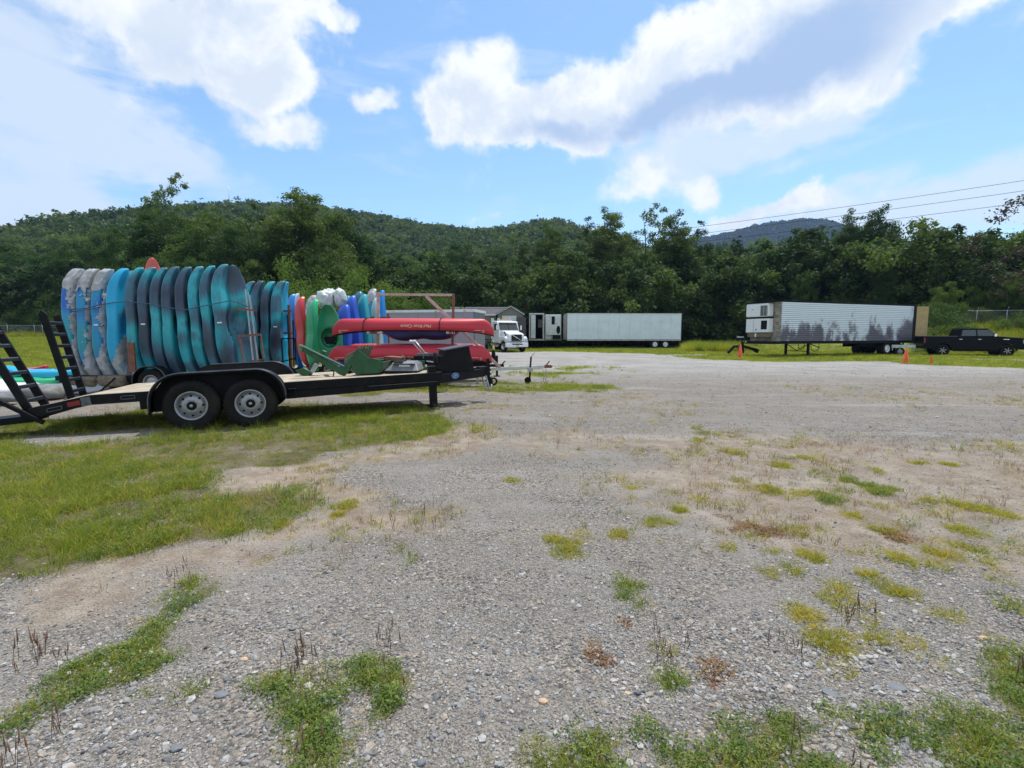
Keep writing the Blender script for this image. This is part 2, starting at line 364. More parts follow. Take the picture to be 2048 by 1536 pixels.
STRIP_L = gpoly([(-900, 812), (60, 828), (230, 824), (420, 800), (700, 803), (880, 806), (1000, 812), (900, 785), (640, 790), (300, 795), (-900, 795)])
LAWN_F = gpoly([(600, 790), (760, 792), (870, 786), (1000, 786), (1150, 784), (1240, 776), (1230, 768), (1100, 764), (900, 768), (640, 778)])
BAND2 = gpoly([(880, 757), (1100, 757), (1260, 752), (1240, 738), (1120, 733), (980, 731), (800, 736)])
FIELD = gpoly([(-2200, 730), (-300, 748), (130, 772), (260, 765), (480, 740), (720, 722), (860, 712), (980, 704), (985, 690), (985, 677), (-2200, 677)])
FAR1 = gpoly([(985, 704), (1100, 703), (1310, 708), (1400, 719), (1500, 722), (1580, 724), (1760, 722), (1850, 730), (2048, 737), (2600, 752), (3200, 740), (3200, 678), (985, 676)])
PATHS = [gpoly([(1340, 712), (1420, 712), (1420, 709), (1330, 709)]), gpoly([(1790, 716.5), (2400, 729), (2400, 726.5), (1790, 714.5)])]
CLOVER = gpoly([(850, 1560), (1010, 1500), (1170, 1440), (1240, 1440), (1260, 1490), (1400, 1450), (1530, 1400), (1700, 1405), (1860, 1400), (1960, 1440), (2300, 1430), (2500, 1600), (1700, 1700), (850, 1700)])
CL2 = gpoly([(490, 1365), (600, 1340), (690, 1355), (650, 1400), (640, 1450), (670, 1536), (540, 1600), (560, 1460), (545, 1415)])
CL3 = gpoly([(705, 1330), (745, 1310), (800, 1330), (795, 1400), (770, 1450), (740, 1450), (745, 1390), (700, 1370)])
STRIPD = gpoly([(-60, 1480), (60, 1400), (160, 1310), (240, 1290), (330, 1225), (345, 1185), (375, 1150), (420, 1155), (440, 1170), (395, 1205), (350, 1225), (330, 1275), (350, 1310), (330, 1335), (180, 1390), (60, 1450)])
BRD = gpoly([(1980, 1400), (2010, 1320), (2100, 1300), (2300, 1330), (2300, 1480), (2000, 1450)])
DIRT_R = gpoly([(930, 872), (1200, 862), (1500, 868), (1800, 880), (2200, 890), (2600, 930), (2600, 1120), (2048, 1110), (1800, 1105), (1600, 1120), (1400, 1080), (1250, 1010), (1180, 970), (1330, 930), (1250, 900), (1000, 898)])
DIRT_L = gpoly([(0, 1180), (400, 1090), (600, 1020), (520, 990), (430, 980), (440, 935), (620, 920), (800, 880), (960, 850), (1010, 880), (900, 910), (720, 930), (650, 960), (760, 1010), (960, 1010), (900, 1060), (620, 1080), (450, 1130), (250, 1210), (0, 1260)])
BLOBS = []   # x, y, rx, ry, kind (0 yellow tuft, 1 green, 2 brown mat, 3 tall green)
def blob(px, py, rpx, kind, ry=None):
    g = ground(px, py); k = g.y / F
    sh = .8 if kind == 0 else 1.0; BLOBS.append((g.x, g.y, rpx * k * sh, (rpx if ry is None else ry) * k * sh, kind))
for b in [(1602, 1070, 12), (1537, 1148, 16), (1583, 1142, 22), (1624, 1110, 22), (1545, 1100, 12), (1747, 1154, 24), (1804, 1121, 24), (1877, 1104, 30), (1921, 1091, 20), (1925, 1132, 18), (1887, 1135, 18),
          (1850, 1095, 22), (1934, 1064, 26), (1994, 1161, 22), (1675, 1205, 24), (1690, 1190, 20), (1681, 1173, 16), (1712, 1200, 12), (1725, 1211, 16), (1742, 1225, 12), (1790, 1188, 20), (1815, 1180, 16), (1608, 1227, 24), (1628, 1248, 10),
          (1640, 1284, 20), (1665, 1286, 24), (1690, 1284, 18), (1720, 1284, 20), (1750, 1284, 22), (1780, 1283, 14), (1814, 1280, 16), (1849, 1312, 14), (1885, 1240, 18), (1918, 1243, 14), (1728, 1246, 10), (1675, 1341, 14), (1985, 1275, 16), (1523, 1385, 16),
          (1858, 1388, 22), (1105, 1078, 26), (1130, 1100, 34), (1165, 1062, 20), (1245, 1070, 18), (1310, 1042, 26), (1345, 1046, 18), (690, 1008, 24), (675, 1030, 14), (1325, 1292, 26), (1465, 1390, 14), (560, 1050, 22), (1880, 1330, 10),
          (1640, 1160, 8), (1450, 1095, 12), (1490, 1075, 16), (1360, 1020, 14), (1400, 1000, 12), (1540, 980, 20), (1600, 985, 18), (1480, 960, 16), (1030, 962, 12), (1260, 975, 10), (1700, 1030, 16), (1770, 1065, 16), (1650, 1060, 14),
          (1560, 930, 18), (1610, 915, 12), (1470, 905, 14), (1400, 880, 12), (1980, 1020, 22), (2020, 1035, 20), (1920, 1010, 18), (1860, 1000, 16), (1750, 940, 14), (1830, 925, 14), (1900, 930, 12), (1460, 1430, 24), (2030, 1460, 30)]: blob(b[0], b[1], b[2], 0, b[2] * 1.6)
for b in [(1250, 1185, 34), (1275, 1205, 22), (1340, 1350, 24), (1330, 1365, 20), (2030, 1208, 30), (1650, 995, 26), (1735, 975, 34), (1705, 960, 14), (1410, 866, 20), (1395, 858, 12), (395, 1380, 24), (285, 1392, 20), (1190, 1470, 36), (700, 1480, 12)]: blob(b[0], b[1], b[2], 1, b[2] * 1.6)
for b in [(1195, 1306, 30), (1440, 1335, 30), (1425, 1360, 22), (1500, 1050, 40), (1800, 1075, 26), (690, 1400, 16), (1540, 1060, 24), (1250, 1245, 16)]: blob(b[0], b[1], b[2], 2, b[2] * 1.5)
for b in [(1915, 900, 10), (700, 850, 14), (960, 868, 18), (830, 1045, 10)]: blob(b[0], b[1], b[2], 3)
BL = np.array(BLOBS)

def blob_mask(X, Y, kinds):
    s = np.zeros(X.shape)
    for bx, by, rx, ry, k in BLOBS:
        if k not in kinds: continue
        nearby = (np.abs(X - bx) < rx * 2.5) & (np.abs(Y - by) < ry * 2.5)
        if not nearby.any(): continue
        xx, yy = X[nearby], Y[nearby]
        d = np.hypot((xx - bx) / rx, (yy - by) / ry) + (fbm(xx * 7, yy * 7, 4) - .5) * 2.0
        s[nearby] = np.maximum(s[nearby], 1 - sstep(d, .55, 1.1))
    return s
def cover(X, Y):
    """returns lawn, weeds, dirt, pale (0..1)"""
    X = np.asarray(X, float); Y = np.asarray(Y, float)
    lawn = poly_mask(X, Y, LAWN, .18, .30)
    lawn *= 1 - poly_mask(X, Y, PALE_L, .25, .25)
    lawn *= .55 + .45 * sstep(fbm(X * 2.2, Y * 2.2, 4), .28, .5)
    field = poly_mask(X, Y, FIELD, 1.0, 1.2); far1 = poly_mask(X, Y, FAR1, .35, .8)
    for p in PATHS: far1 = far1 * (1 - poly_mask(X, Y, p, .5, .3))
    deep = sstep(Y, 58, 66)
    b2 = np.maximum(poly_mask(X, Y, LAWN_F, .3, .6) * (.25 + .75 * sstep(fbm(X * 1.1, Y * 1.1, 4), .35, .6)), poly_mask(X, Y, BAND2, .6, 1.4) * (.1 + .8 * sstep(fbm(X * .8 + 7, Y * .8, 4), .4, .65)))
    lawn = np.maximum.reduce([lawn, field, far1, b2, deep])
    weeds = np.maximum.reduce([poly_mask(X, Y, CLOVER, .10, .16) * sstep(fbm(X * 5, Y * 5, 3), .30, .55), poly_mask(X, Y, CL2, .06, .08), poly_mask(X, Y, CL3, .05, .06), poly_mask(X, Y, STRIPD, .05, .07) * (.6 + .4 * sstep(fbm(X * 7, Y * 7, 3), .3, .5)), poly_mask(X, Y, BRD, .08, .1)])
    dirt = np.maximum(poly_mask(X, Y, DIRT_R, .5, .8), poly_mask(X, Y, DIRT_L, .25, .4) * 1.15)
    dirt = np.maximum(dirt, .5 * sstep(fbm(X * .35 + 3, Y * .35, 4), .42, .62) * sstep(Y, 2.2, 4.5) * (1 - .8 * sstep(Y, 13, 20)))
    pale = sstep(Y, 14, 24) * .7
    return lawn, weeds, dirt, pale

def build_ground():
    nx, ny = 620, 520
    xs = .9 * np.sinh(np.linspace(-6.9, 6.9, nx)); ys = 1.1 * np.sinh(np.linspace(-3.5, 6.9, ny)) + .8
    X, Y = np.meshgrid(xs, ys); Z = terrain(X, Y)
    lawn, weeds, dirt, pale = cover(X, Y)
    sm = blob_mask(X, Y, (0, 1, 3)) * .5; br = blob_mask(X, Y, (2,))
    near = np.exp(-np.hypot(X, Y - 1) / 60)
    micro = (fbm(X * 6, Y * 6, 4) - .5) * .022 * (np.hypot(X, Y) < 12)
    V = np.stack([X, Y, Z + micro], -1).reshape(-1, 3)
    i = np.arange(nx * ny).reshape(ny, nx)
    Fq = np.stack([i[:-1, :-1], i[:-1, 1:], i[1:, 1:], i[1:, :-1]], -1).reshape(-1, 4)
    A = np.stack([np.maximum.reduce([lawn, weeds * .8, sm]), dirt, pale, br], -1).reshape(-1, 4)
    m = bpy.data.materials.new('gravel_and_soil'); m.use_nodes = True; nt = m.node_tree; N = nt.nodes; L = nt.links
    p = N['Principled BSDF']; p.inputs['Roughness'].default_value = .95; p.inputs['Specular IOR Level'].default_value = .15
    def nd(t, **k):
        n = N.new(t)
        for a, b in k.items(): setattr(n, a, b)
        return n
    def mix(f, a, b, bt='MIX'):
        n = nd('ShaderNodeMix', data_type='RGBA', blend_type=bt)
        for s, v in ((0, f), (6, a), (7, b)):
            if isinstance(v, (int, float)): n.inputs[s].default_value = v
            elif isinstance(v, tuple): n.inputs[s].default_value = (*v, 1)
            else: L.new(v, n.inputs[s])
        return n.outputs[2]
    def rng(x, a, b, c=0, d=1, sm=True):
        n = nd('ShaderNodeMapRange'); n.interpolation_type = 'SMOOTHSTEP' if sm else 'LINEAR'; L.new(x, n.inputs[0])
        for k, v in zip((1, 2, 3, 4), (a, b, c, d)): n.inputs[k].default_value = v
        return n.outputs[0]
    def math_(op, a, b):
        n = nd('ShaderNodeMath', operation=op)
        for i_, v in enumerate((a, b)):
            if isinstance(v, (int, float)): n.inputs[i_].default_value = v
            else: L.new(v, n.inputs[i_])
        return n.outputs[0]
    ge = nd('ShaderNodeNewGeometry'); P = ge.outputs['Position']
    at_ = nd('ShaderNodeAttribute', attribute_name='cover'); sp = nd('ShaderNodeSeparateColor'); L.new(at_.outputs['Color'], sp.inputs[0])
    G, D, PL, B = sp.outputs[0], sp.outputs[1], sp.outputs[2], at_.outputs['Alpha']
    def noise(s, det=5, r=.6):
        n = nd('ShaderNodeTexNoise'); n.inputs['Scale'].default_value = s; n.inputs['Detail'].default_value = det; n.inputs['Roughness'].default_value = r; L.new(P, n.inputs['Vector']); return n.outputs[0]
    def vor(s, feat='F1'):
        n = nd('ShaderNodeTexVoronoi', feature=feat); n.inputs['Scale'].default_value = s; L.new(P, n.inputs['Vector']); return n
    v1 = vor(75); v2 = vor(170)
    ramp = nd('ShaderNodeValToRGB'); sc = nd('ShaderNodeSeparateColor'); L.new(v1.outputs['Color'], sc.inputs[0]); L.new(sc.outputs[0], ramp.inputs[0])
    cr = ramp.color_ramp; cr.elements[0].position = 0; cr.elements[0].color = (.07, .068, .066, 1); cr.elements[1].position = 1; cr.elements[1].color = (.48, .465, .44, 1)
    for pos, c in ((.2, (.14, .138, .133)), (.45, (.22, .213, .20)), (.7, (.30, .29, .27)), (.86, (.34, .30, .25)), (.93, (.38, .30, .235))):
        e = cr.elements.new(pos); e.color = (*c, 1)
    ramp2 = nd('ShaderNodeValToRGB'); s2 = nd('ShaderNodeSeparateColor'); L.new(v2.outputs['Color'], s2.inputs[0]); L.new(s2.outputs[1], ramp2.inputs[0])
    c2 = ramp2.color_ramp; c2.elements[0].color = (.12, .117, .11, 1); c2.elements[1].color = (.40, .38, .355, 1)
    e = c2.elements.new(.5); e.color = (.24, .23, .212, 1)
    stones = mix(rng(noise(1.3, 4), .42, .58), ramp2.outputs[0], ramp.outputs[0])
    shade = rng(v1.outputs['Distance'], .0, .75, 1.12, .62)
    stones = mix(1.0, stones, shade, 'MULTIPLY') if False else stones
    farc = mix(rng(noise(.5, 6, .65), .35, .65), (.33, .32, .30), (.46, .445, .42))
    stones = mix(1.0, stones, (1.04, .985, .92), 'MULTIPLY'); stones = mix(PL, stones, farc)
    dn = noise(3.5, 8, .7)
    dirtc = mix(rng(dn, .35, .68), (.26, .20, .145), (.43, .365, .285))
    dirtc = mix(rng(noise(.7, 4), .5, .7, 0, .6), dirtc, (.36, .26, .20))
    dmask = math_('MULTIPLY', D, rng(math_('ADD', noise(2.2, 8, .7), math_('MULTIPLY', D, .3)), .48, .78))
    base = mix(math_('MULTIPLY', dmask, .8), stones, dirtc)
    tracks = rng(noise(.9, 3), .5, .62, 0, .25); base = mix(tracks, base, (.37, .35, .32))
    mpr = nd('ShaderNodeMapping'); mpr.inputs['Scale'].default_value = (.10, 1.1, 1); L.new(P, mpr.inputs[0]); nr = nd('ShaderNodeTexNoise'); nr.inputs['Scale'].default_value = 1; nr.inputs['Detail'].default_value = 7; nr.inputs['Roughness'].default_value = .65; nr.inputs['Distortion'].default_value = .6; L.new(mpr.outputs[0], nr.inputs['Vector'])
    base = mix(rng(nr.outputs[0], .38, .52, .0, .32), base, mix(1.0, base, (.66, .65, .64), 'MULTIPLY')); base = mix(rng(nr.outputs[0], .55, .68, .0, .3), base, (.47, .455, .43))
    gn = noise(1.7, 8, .7)
    ys_ = nd('ShaderNodeSeparateXYZ'); L.new(P, ys_.inputs[0]); farg = rng(ys_.outputs[1], 9, 26)
    soil = mix(rng(gn, .35, .65), (.10, .085, .045), (.19, .16, .09))
    turf = mix(rng(gn, .3, .7), (.11, .145, .028), (.23, .25, .055))
    turf = mix(rng(noise(.12, 4), .45, .65), turf, (.20, .24, .05))
    grassc = mix(farg, soil, turf)
    gm = rng(math_('ADD', G, math_('MULTIPLY', math_('SUBTRACT', noise(7, 6, .7), .5), .9)), .3, .75)
    base = mix(gm, base, grassc)
    base = mix(rng(math_('ADD', B, math_('MULTIPLY', math_('SUBTRACT', noise(30, 4, .7), .5), .9)), .4, .75), base, (.20, .12, .065))
    L.new(base, p.inputs['Base Color'])
    bp = nd('ShaderNodeBump'); bp.inputs['Strength'].default_value = .9; bp.inputs['Distance'].default_value = .012
    hsum = math_('ADD', math_('MULTIPLY', v1.outputs['Distance'], -1.0), math_('MULTIPLY', noise(90, 3), .8)); L.new(hsum, bp.inputs['Height'])
    b2 = nd('ShaderNodeBump'); b2.inputs['Strength'].default_value = .5; b2.inputs['Distance'].default_value = .05; L.new(noise(5, 6, .7), b2.inputs['Height']); L.new(bp.outputs[0], b2.inputs['Normal'])
    L.new(b2.outputs[0], p.inputs['Normal'])
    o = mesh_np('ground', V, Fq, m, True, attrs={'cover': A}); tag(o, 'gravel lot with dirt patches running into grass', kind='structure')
    return o
build_ground()

# ------------------------------------------------------------------ instanced stuff
PROTO = {}
def proto_coll(name, objs):
    c = bpy.data.collections.new(name)
    for i, o in enumerate(objs): o.name = "%s_kind_%c" % (name, 97 + i); c.objects.link(o)
    return c
def scatter(name, coll, nk, P, rot, scl, label):
    n = len(P); me = bpy.data.meshes.new(name); me.vertices.add(n); me.vertices.foreach_set('co', np.asarray(P, np.float32).ravel())
    a = me.attributes.new('rot', 'FLOAT_VECTOR', 'POINT'); a.data.foreach_set('vector', np.asarray(rot, np.float32).ravel())
    a = me.attributes.new('scl', 'FLOAT', 'POINT'); a.data.foreach_set('value', np.asarray(scl, np.float32))
    a = me.attributes.new('idx', 'INT', 'POINT'); a.data.foreach_set('value', np.random.randint(0, nk, n).astype(np.int32))
    o = bpy.data.objects.new(name, me); COL.objects.link(o); tag(o, label, kind='stuff')
    g = bpy.data.node_groups.new(name + '_scatter', 'GeometryNodeTree'); g.interface.new_socket('Geometry', in_out='INPUT', socket_type='NodeSocketGeometry'); g.interface.new_socket('Geometry', in_out='OUTPUT', socket_type='NodeSocketGeometry')
    N, L = g.nodes, g.links; gi = N.new('NodeGroupInput'); go = N.new('NodeGroupOutput'); ii = N.new('GeometryNodeInstanceOnPoints'); ci = N.new('GeometryNodeCollectionInfo')
    ci.inputs['Collection'].default_value = coll; ci.inputs['Separate Children'].default_value = True; ci.inputs['Reset Children'].default_value = True
    L.new(gi.outputs[0], ii.inputs['Points']); L.new(ci.outputs[0], ii.inputs['Instance']); ii.inputs['Pick Instance'].default_value = True
    def na(nm, dt):
        q = N.new('GeometryNodeInputNamedAttribute'); q.data_type = dt; q.inputs[0].default_value = nm; return q.outputs[0]
    L.new(na('idx', 'INT'), ii.inputs['Instance Index']); L.new(na('rot', 'FLOAT_VECTOR'), ii.inputs['Rotation']); L.new(na('scl', 'FLOAT'), ii.inputs['Scale'])
    L.new(ii.outputs[0], go.inputs[0]); md = o.modifiers.new('scatter', 'NODES'); md.node_group = g
    return o

rs = np.random.RandomState(11)
def grass_tuft(n, h, spread, wid, lean, mat_, seg=2):
    """n blades, each a bent ribbon of seg quads"""
    V = []; Fq = []
    for i in range(n):
        a = rs.rand() * 2 * math.pi; r = spread * math.sqrt(rs.rand()); bx, by = r * math.cos(a), r * math.sin(a)
        la = a + rs.normal(0, .8); hh = h * rs.uniform(.45, 1.1); ln = lean * rs.uniform(.3, 1.3) * hh; fa = rs.rand() * math.pi; wx, wy = math.cos(fa) * wid / 2, math.sin(fa) * wid / 2
        b = len(V)
        for k in range(seg + 1):
            t = k / seg; ww = 1 - t * .85; px = bx + math.cos(la) * ln * t ** 1.8; py = by + math.sin(la) * ln * t ** 1.8; z = hh * (t - .18 * lean * t * t) - .01
            V += [(px - wx * ww, py - wy * ww, z), (px + wx * ww, py + wy * ww, z)]
        for k in range(seg): Fq.append((b + 2 * k, b + 2 * k + 1, b + 2 * k + 3, b + 2 * k + 2))
    return mesh_np('tuft', np.array(V), np.array(Fq), mat_, link=False)
def leafy_weed(n, rad, h, leaf, mat_):
    V = []; Fq = []
    for i in range(n):
        a = rs.rand() * 6.283; r = rad * rs.rand() ** .6; z = h * rs.rand() * (1 - .6 * r / rad); c = np.array([r * math.cos(a), r * math.sin(a), z])
        nn = np.array([rs.normal(0, .5), rs.normal(0, .5), 1.0]); nn /= np.linalg.norm(nn); t = np.cross(nn, [math.cos(a * 3), math.sin(a * 3), 0]); t /= np.linalg.norm(t); u = np.cross(nn, t); s = leaf * rs.uniform(.6, 1.3)
        b = len(V); V += [tuple(c - t * s), tuple(c - u * s * .45), tuple(c + t * s), tuple(c + u * s * .45)]; Fq.append((b, b + 1, b + 2, b + 3))
    return mesh_np('weed', np.array(V), np.array(Fq), mat_, link=False)
def seed_spike(n, h, mat_):
    m = MB()
    for i in range(n):
        a = rs.rand() * 6.28; x, y = .02 * math.cos(a), .02 * math.sin(a); hh = h * rs.uniform(.6, 1.1); l = rs.normal(0, .12) * hh; l2 = rs.normal(0, .12) * hh
        m.tube([(x, y, 0), (x + l * .5, y + l2 * .5, hh * .55), (x + l * .7, y + l2 * .7, hh * .62), (x + l, y + l2, hh)], [.001, .001, .0032, .0015], 4)
    o = m.build('spike', mat_); COL.objects.unlink(o); return o
G_green = leaf_mat('grass_green', (.11, .165, .025), (.25, .29, .045), .45, 30, .5, .3)
G_yel = leaf_mat('grass_yellow_green', (.32, .31, .045), (.46, .38, .08), .4, 30, .5, .3)
G_dark = leaf_mat('weed_green', (.09, .155, .03), (.19, .26, .055), .35, 30, .5, .3)
G_dry = leaf_mat('dry_grass', (.36, .27, .13), (.28, .17, .09), .25, 30, .7, .25, (1, 1, 1))
G_spike = leaf_mat('seed_stalk', (.16, .09, .055), (.24, .15, .09), .1, 30, .8, .2, (1, 1, 1))
c_lawn = proto_coll('lawn_tuft', [grass_tuft(20, .085, .09, .006, .7, G_green), grass_tuft(18, .12, .08, .006, .8, G_green), grass_tuft(20, .07, .1, .006, .8, G_yel), grass_tuft(14, .10, .10, .005, 1.0, G_yel), grass_tuft(12, .06, .1, .005, 1.0, G_dry), leafy_weed(40, .09, .06, .012, G_dark)])
c_tall = proto_coll('tall_grass', [grass_tuft(26, .28, .08, .008, .8, G_green, 3), grass_tuft(20, .35, .09, .009, .7, G_green, 3), grass_tuft(16, .24, .10, .007, .9, G_yel, 3)])
c_yel = proto_coll('yellow_tuft', [grass_tuft(46, .035, .045, .0045, 1.1, G_yel), grass_tuft(40, .045, .05, .0045, 1.2, G_yel), grass_tuft(26, .04, .05, .004, 1.2, G_green)])
c_dry = proto_coll('dry_tuft', [grass_tuft(10, .05, .03, .003, .9, G_dry), grass_tuft(7, .08, .03, .003, .6, G_dry), grass_tuft(8, .05, .04, .003, .9, G_yel), grass_tuft(6, .09, .02, .003, .5, G_dry), grass_tuft(14, .035, .035, .004, 1.1, G_yel)])
c_weed = proto_coll('low_weed', [leafy_weed(70, .07, .04, .009, G_dark), leafy_weed(60, .06, .055, .007, G_dark), leafy_weed(40, .05, .03, .006, G_green), grass_tuft(22, .055, .05, .004, 1.1, G_yel), grass_tuft(20, .08, .05, .004, .9, G_green), grass_tuft(16, .055, .05, .0045, 1.0, G_green)])
c_spk = proto_coll('seed_stalk', [seed_spike(3, .13, G_spike), seed_spike(2, .17, G_spike), seed_spike(4, .10, G_spike)])
c_mat = proto_coll('brown_mat', [leafy_weed(50, .06, .015, .008, G_dry), leafy_weed(40, .05, .012, .007, leaf_mat('brown_leaf', (.17, .085, .04), (.25, .14, .08), .1, 30, .8, .2, (1, 1, 1)))])
c_field = proto_coll('field_grass', [grass_tuft(34, .16, .3, .02, .7, G_green), grass_tuft(30, .14, .3, .018, .8, G_yel), grass_tuft(30, .12, .3, .02, .8, leaf_mat('field_green', (.15, .21, .03), (.24, .28, .05), .4, 3, .5, .2))])
c_reed = proto_coll('rank_growth', [grass_tuft(40, 1.0, .35, .03, .5, G_green, 3), grass_tuft(30, .8, .35, .03, .6, G_yel, 3)])

def sample(n, ubox, rmax=None, power=1.0):
    """random ground points, dense near the viewer: uniform in angle, chosen law in distance"""
    u = rs.uniform(ubox[0], ubox[1], n); y0, y1 = ubox[2], ubox[3]
    q = rs.rand(n); Y = y0 * (y1 / y0) ** q if power == 'log' else (y0 ** power + q * (y1 ** power - y0 ** power)) ** (1 / power)
    return (u * (Y + .2)), Y
def put(name, coll, nk, X, Y, s0, s1, label, dz=0.0, tilt=.12, grow=None):
    Z = terrain(X, Y) + dz; n = len(X); sc = rs.uniform(s0, s1, n)
    if grow is not None: sc = sc * grow
    rot = np.stack([rs.normal(0, tilt, n), rs.normal(0, tilt, n), rs.uniform(0, 6.28, n)], -1)
    return scatter(name, coll, nk, np.stack([X, Y, Z], -1), rot, sc, label)
# lawn: area-uniform in bands of distance
X, Y = sample(230000, (-1.45, .25, 2.2, 17), power=1.5); cv = cover(X, Y)[0]
k = rs.rand(len(X)) < cv * .62 * (.15 + .85 * sstep(fbm(X * 2.6, Y * 2.6, 4), .35, .58)); X, Y = X[k], Y[k]
lush = sstep(fbm(X * .8 + 3, Y * .8 + 8, 4), .42, .62)
put('lawn_grass', c_lawn, 6, X, Y, .5, .9, 'short green and yellow grass in front of the black flatbed trailer', grow=.5 + .75 * lush)
X, Y = sample(26000, (-1.4, .1, 2.6, 15), power=1.6); cv = cover(X, Y)[0]; nn = fbm(X * .7 + 11, Y * .7 + 4, 4)
bright = np.exp(-(((X + 3.6) / 2.6) ** 2 + ((Y - 7.3) / .55) ** 2)) + .8 * (X < -.82 * Y) * sstep(nn, .35, .6) + .9 * np.exp(-(((X + 3.2) / 3.5) ** 2 + ((Y - 8.7) / .9) ** 2))
k = rs.rand(len(X)) < cv * np.clip(.03 + bright * .5, 0, 1); X, Y = X[k], Y[k]
put('long_grass', c_tall, 3, X, Y, .28, .62, 'longer bright green grass blades round the trailer wheels')
X, Y = sample(90000, (-1.6, 1.6, 13, 80), power=1.2); cv = cover(X, Y)[0]; k = rs.rand(len(X)) < cv * .8; X, Y = X[k], Y[k]
k = ~((X > 25) & (Y > 37) & (terrain(X, Y) > .6)); X, Y = X[k], Y[k]
put('field_grass', c_field, 3, X, Y, .7, 1.3, 'green field grass behind the kayak racks and round the parked trailers', grow=.6 + .5 * sstep(Y, 15, 40))
# rank growth at the wood edge
X = np.concatenate([rs.uniform(16, 26, 2600), rs.uniform(38, 60, 2400), rs.uniform(-100, -60, 1500)]); Y = np.concatenate([rs.uniform(46, 57, 2600), rs.uniform(41, 50, 2400), rs.uniform(77, 84, 1500)])
k = ((X / Y > .345) & (X / Y < .47)) | (X / Y > .83) | (X < 0); X, Y = X[k], Y[k]
k = fbm(X * .3, Y * .3, 3) > .42; X, Y = X[k], Y[k]
put('rank_growth', c_reed, 2, X, Y, .5, 1.2, 'tall unmown weeds along the edge of the wood')
# weeds and tufts on the gravel
X, Y = sample(90000, (-1.2, 1.25, 1.3, 5.5), power=1.7); cv = cover(X, Y)[1]; bm_ = blob_mask(X, Y, (1,)); k = rs.rand(len(X)) < np.maximum(cv * .55 * (.6 + .4 * sstep(fbm(X * 9, Y * 9, 3), .35, .6)), bm_ * .35); X, Y = X[k], Y[k]
put('low_weeds', c_weed, 6, X, Y, .55, 1.15, 'dense low green weeds creeping over the near gravel')
X, Y = sample(9000, (-1.2, 1.25, 1.3, 6), power=1.7); cv = np.maximum(cover(X, Y)[1], blob_mask(X, Y, (1,))); k = rs.rand(len(X)) < cv * .04; X, Y = X[k], Y[k]
for px, py, n in ((370, 1160, 5), (600, 1340, 7), (770, 1300, 6), (60, 1330, 7), (1700, 1240, 5), (1560, 1290, 4), (830, 1050, 4), (640, 1010, 6), (1340, 1320, 6), (90, 1500, 6)):
    g = ground(px, py); X = np.append(X, g.x + rs.normal(0, .05 * g.y / 2, n)); Y = np.append(Y, g.y + rs.normal(0, .07, n))
put('seed_stalks', c_spk, 3, X, Y, .55, 1.15, 'thin brown seed stalks standing above the weeds', tilt=.06)
X, Y = sample(220000, (-1.3, 1.35, 2.0, 9), power=1.6); k = rs.rand(len(X)) < blob_mask(X, Y, (0,)) * .5; X, Y = X[k], Y[k]
put('yellow_grass_tufts', c_yel, 3, X, Y, .7, 1.4, 'small yellow green grass tufts dotted over the gravel')
X, Y = sample(70000, (-.55, 1.5, 3.0, 26), power=1.45); cl, cw, cd, cp = cover(X, Y)
k = rs.rand(len(X)) < (.004 + .85 * cd * sstep(fbm(X * 1.1 + 5, Y * 1.1, 4), .40, .60) * (.15 + .85 * sstep(fbm(X * 5, Y * 5, 3), .45, .6))) * (1 - cl) * (1 - .7 * sstep(Y, 12, 18)); X, Y = X[k], Y[k]
put('scattered_tufts', proto_coll('mixed_tuft', [grass_tuft(30, .04, .05, .005, 1.1, G_yel), grass_tuft(24, .06, .05, .005, 1.0, G_yel), grass_tuft(20, .05, .04, .005, 1.0, G_green), leafy_weed(24, .05, .04, .008, G_dark), grass_tuft(14, .09, .04, .004, .7, G_dry), grass_tuft(16, .045, .05, .004, 1.1, G_dry)]), 6, X, Y, .5, 1.5, 'small mixed grass tufts spread over the dirt')
for nm, kk, cc, nk, s0, s1, lb, pw in (('green_grass_clumps', 1, c_lawn, 4, .45, .8, 'green grass clumps growing through the gravel', .5), ('tall_grass_clumps', 3, c_tall, 3, .4, .8, 'isolated tall grass clumps on the open lot', .5), ('brown_mats', 2, c_mat, 2, .7, 1.3, 'dead brown mats of plants flat on the gravel', .7)):
    X, Y = sample(120000, (-1.3, 1.35, 2.0, 13), power=1.6); k = rs.rand(len(X)) < blob_mask(X, Y, (kk,)) * pw; X, Y = X[k], Y[k]
    put(nm, cc, nk, X, Y, s0, s1, lb)
X, Y = sample(150000, (-1.0, 1.6, 2.6, 24), power=1.35); cl, cw, cd, cp = cover(X, Y)
k = rs.rand(len(X)) < (.02 + .42 * cd * sstep(fbm(X * 1.5, Y * 1.5, 4), .42, .66)) * (1 - cl) * sstep(Y, 2.6, 4.5) * (1 - .8 * sstep(Y, 11, 17)); X, Y = X[k], Y[k]
put('sparse_dry_grass', c_dry, 5, X, Y, .6, 1.5, 'sparse dry grass stems scattered over the dirt of the lot', tilt=.2)
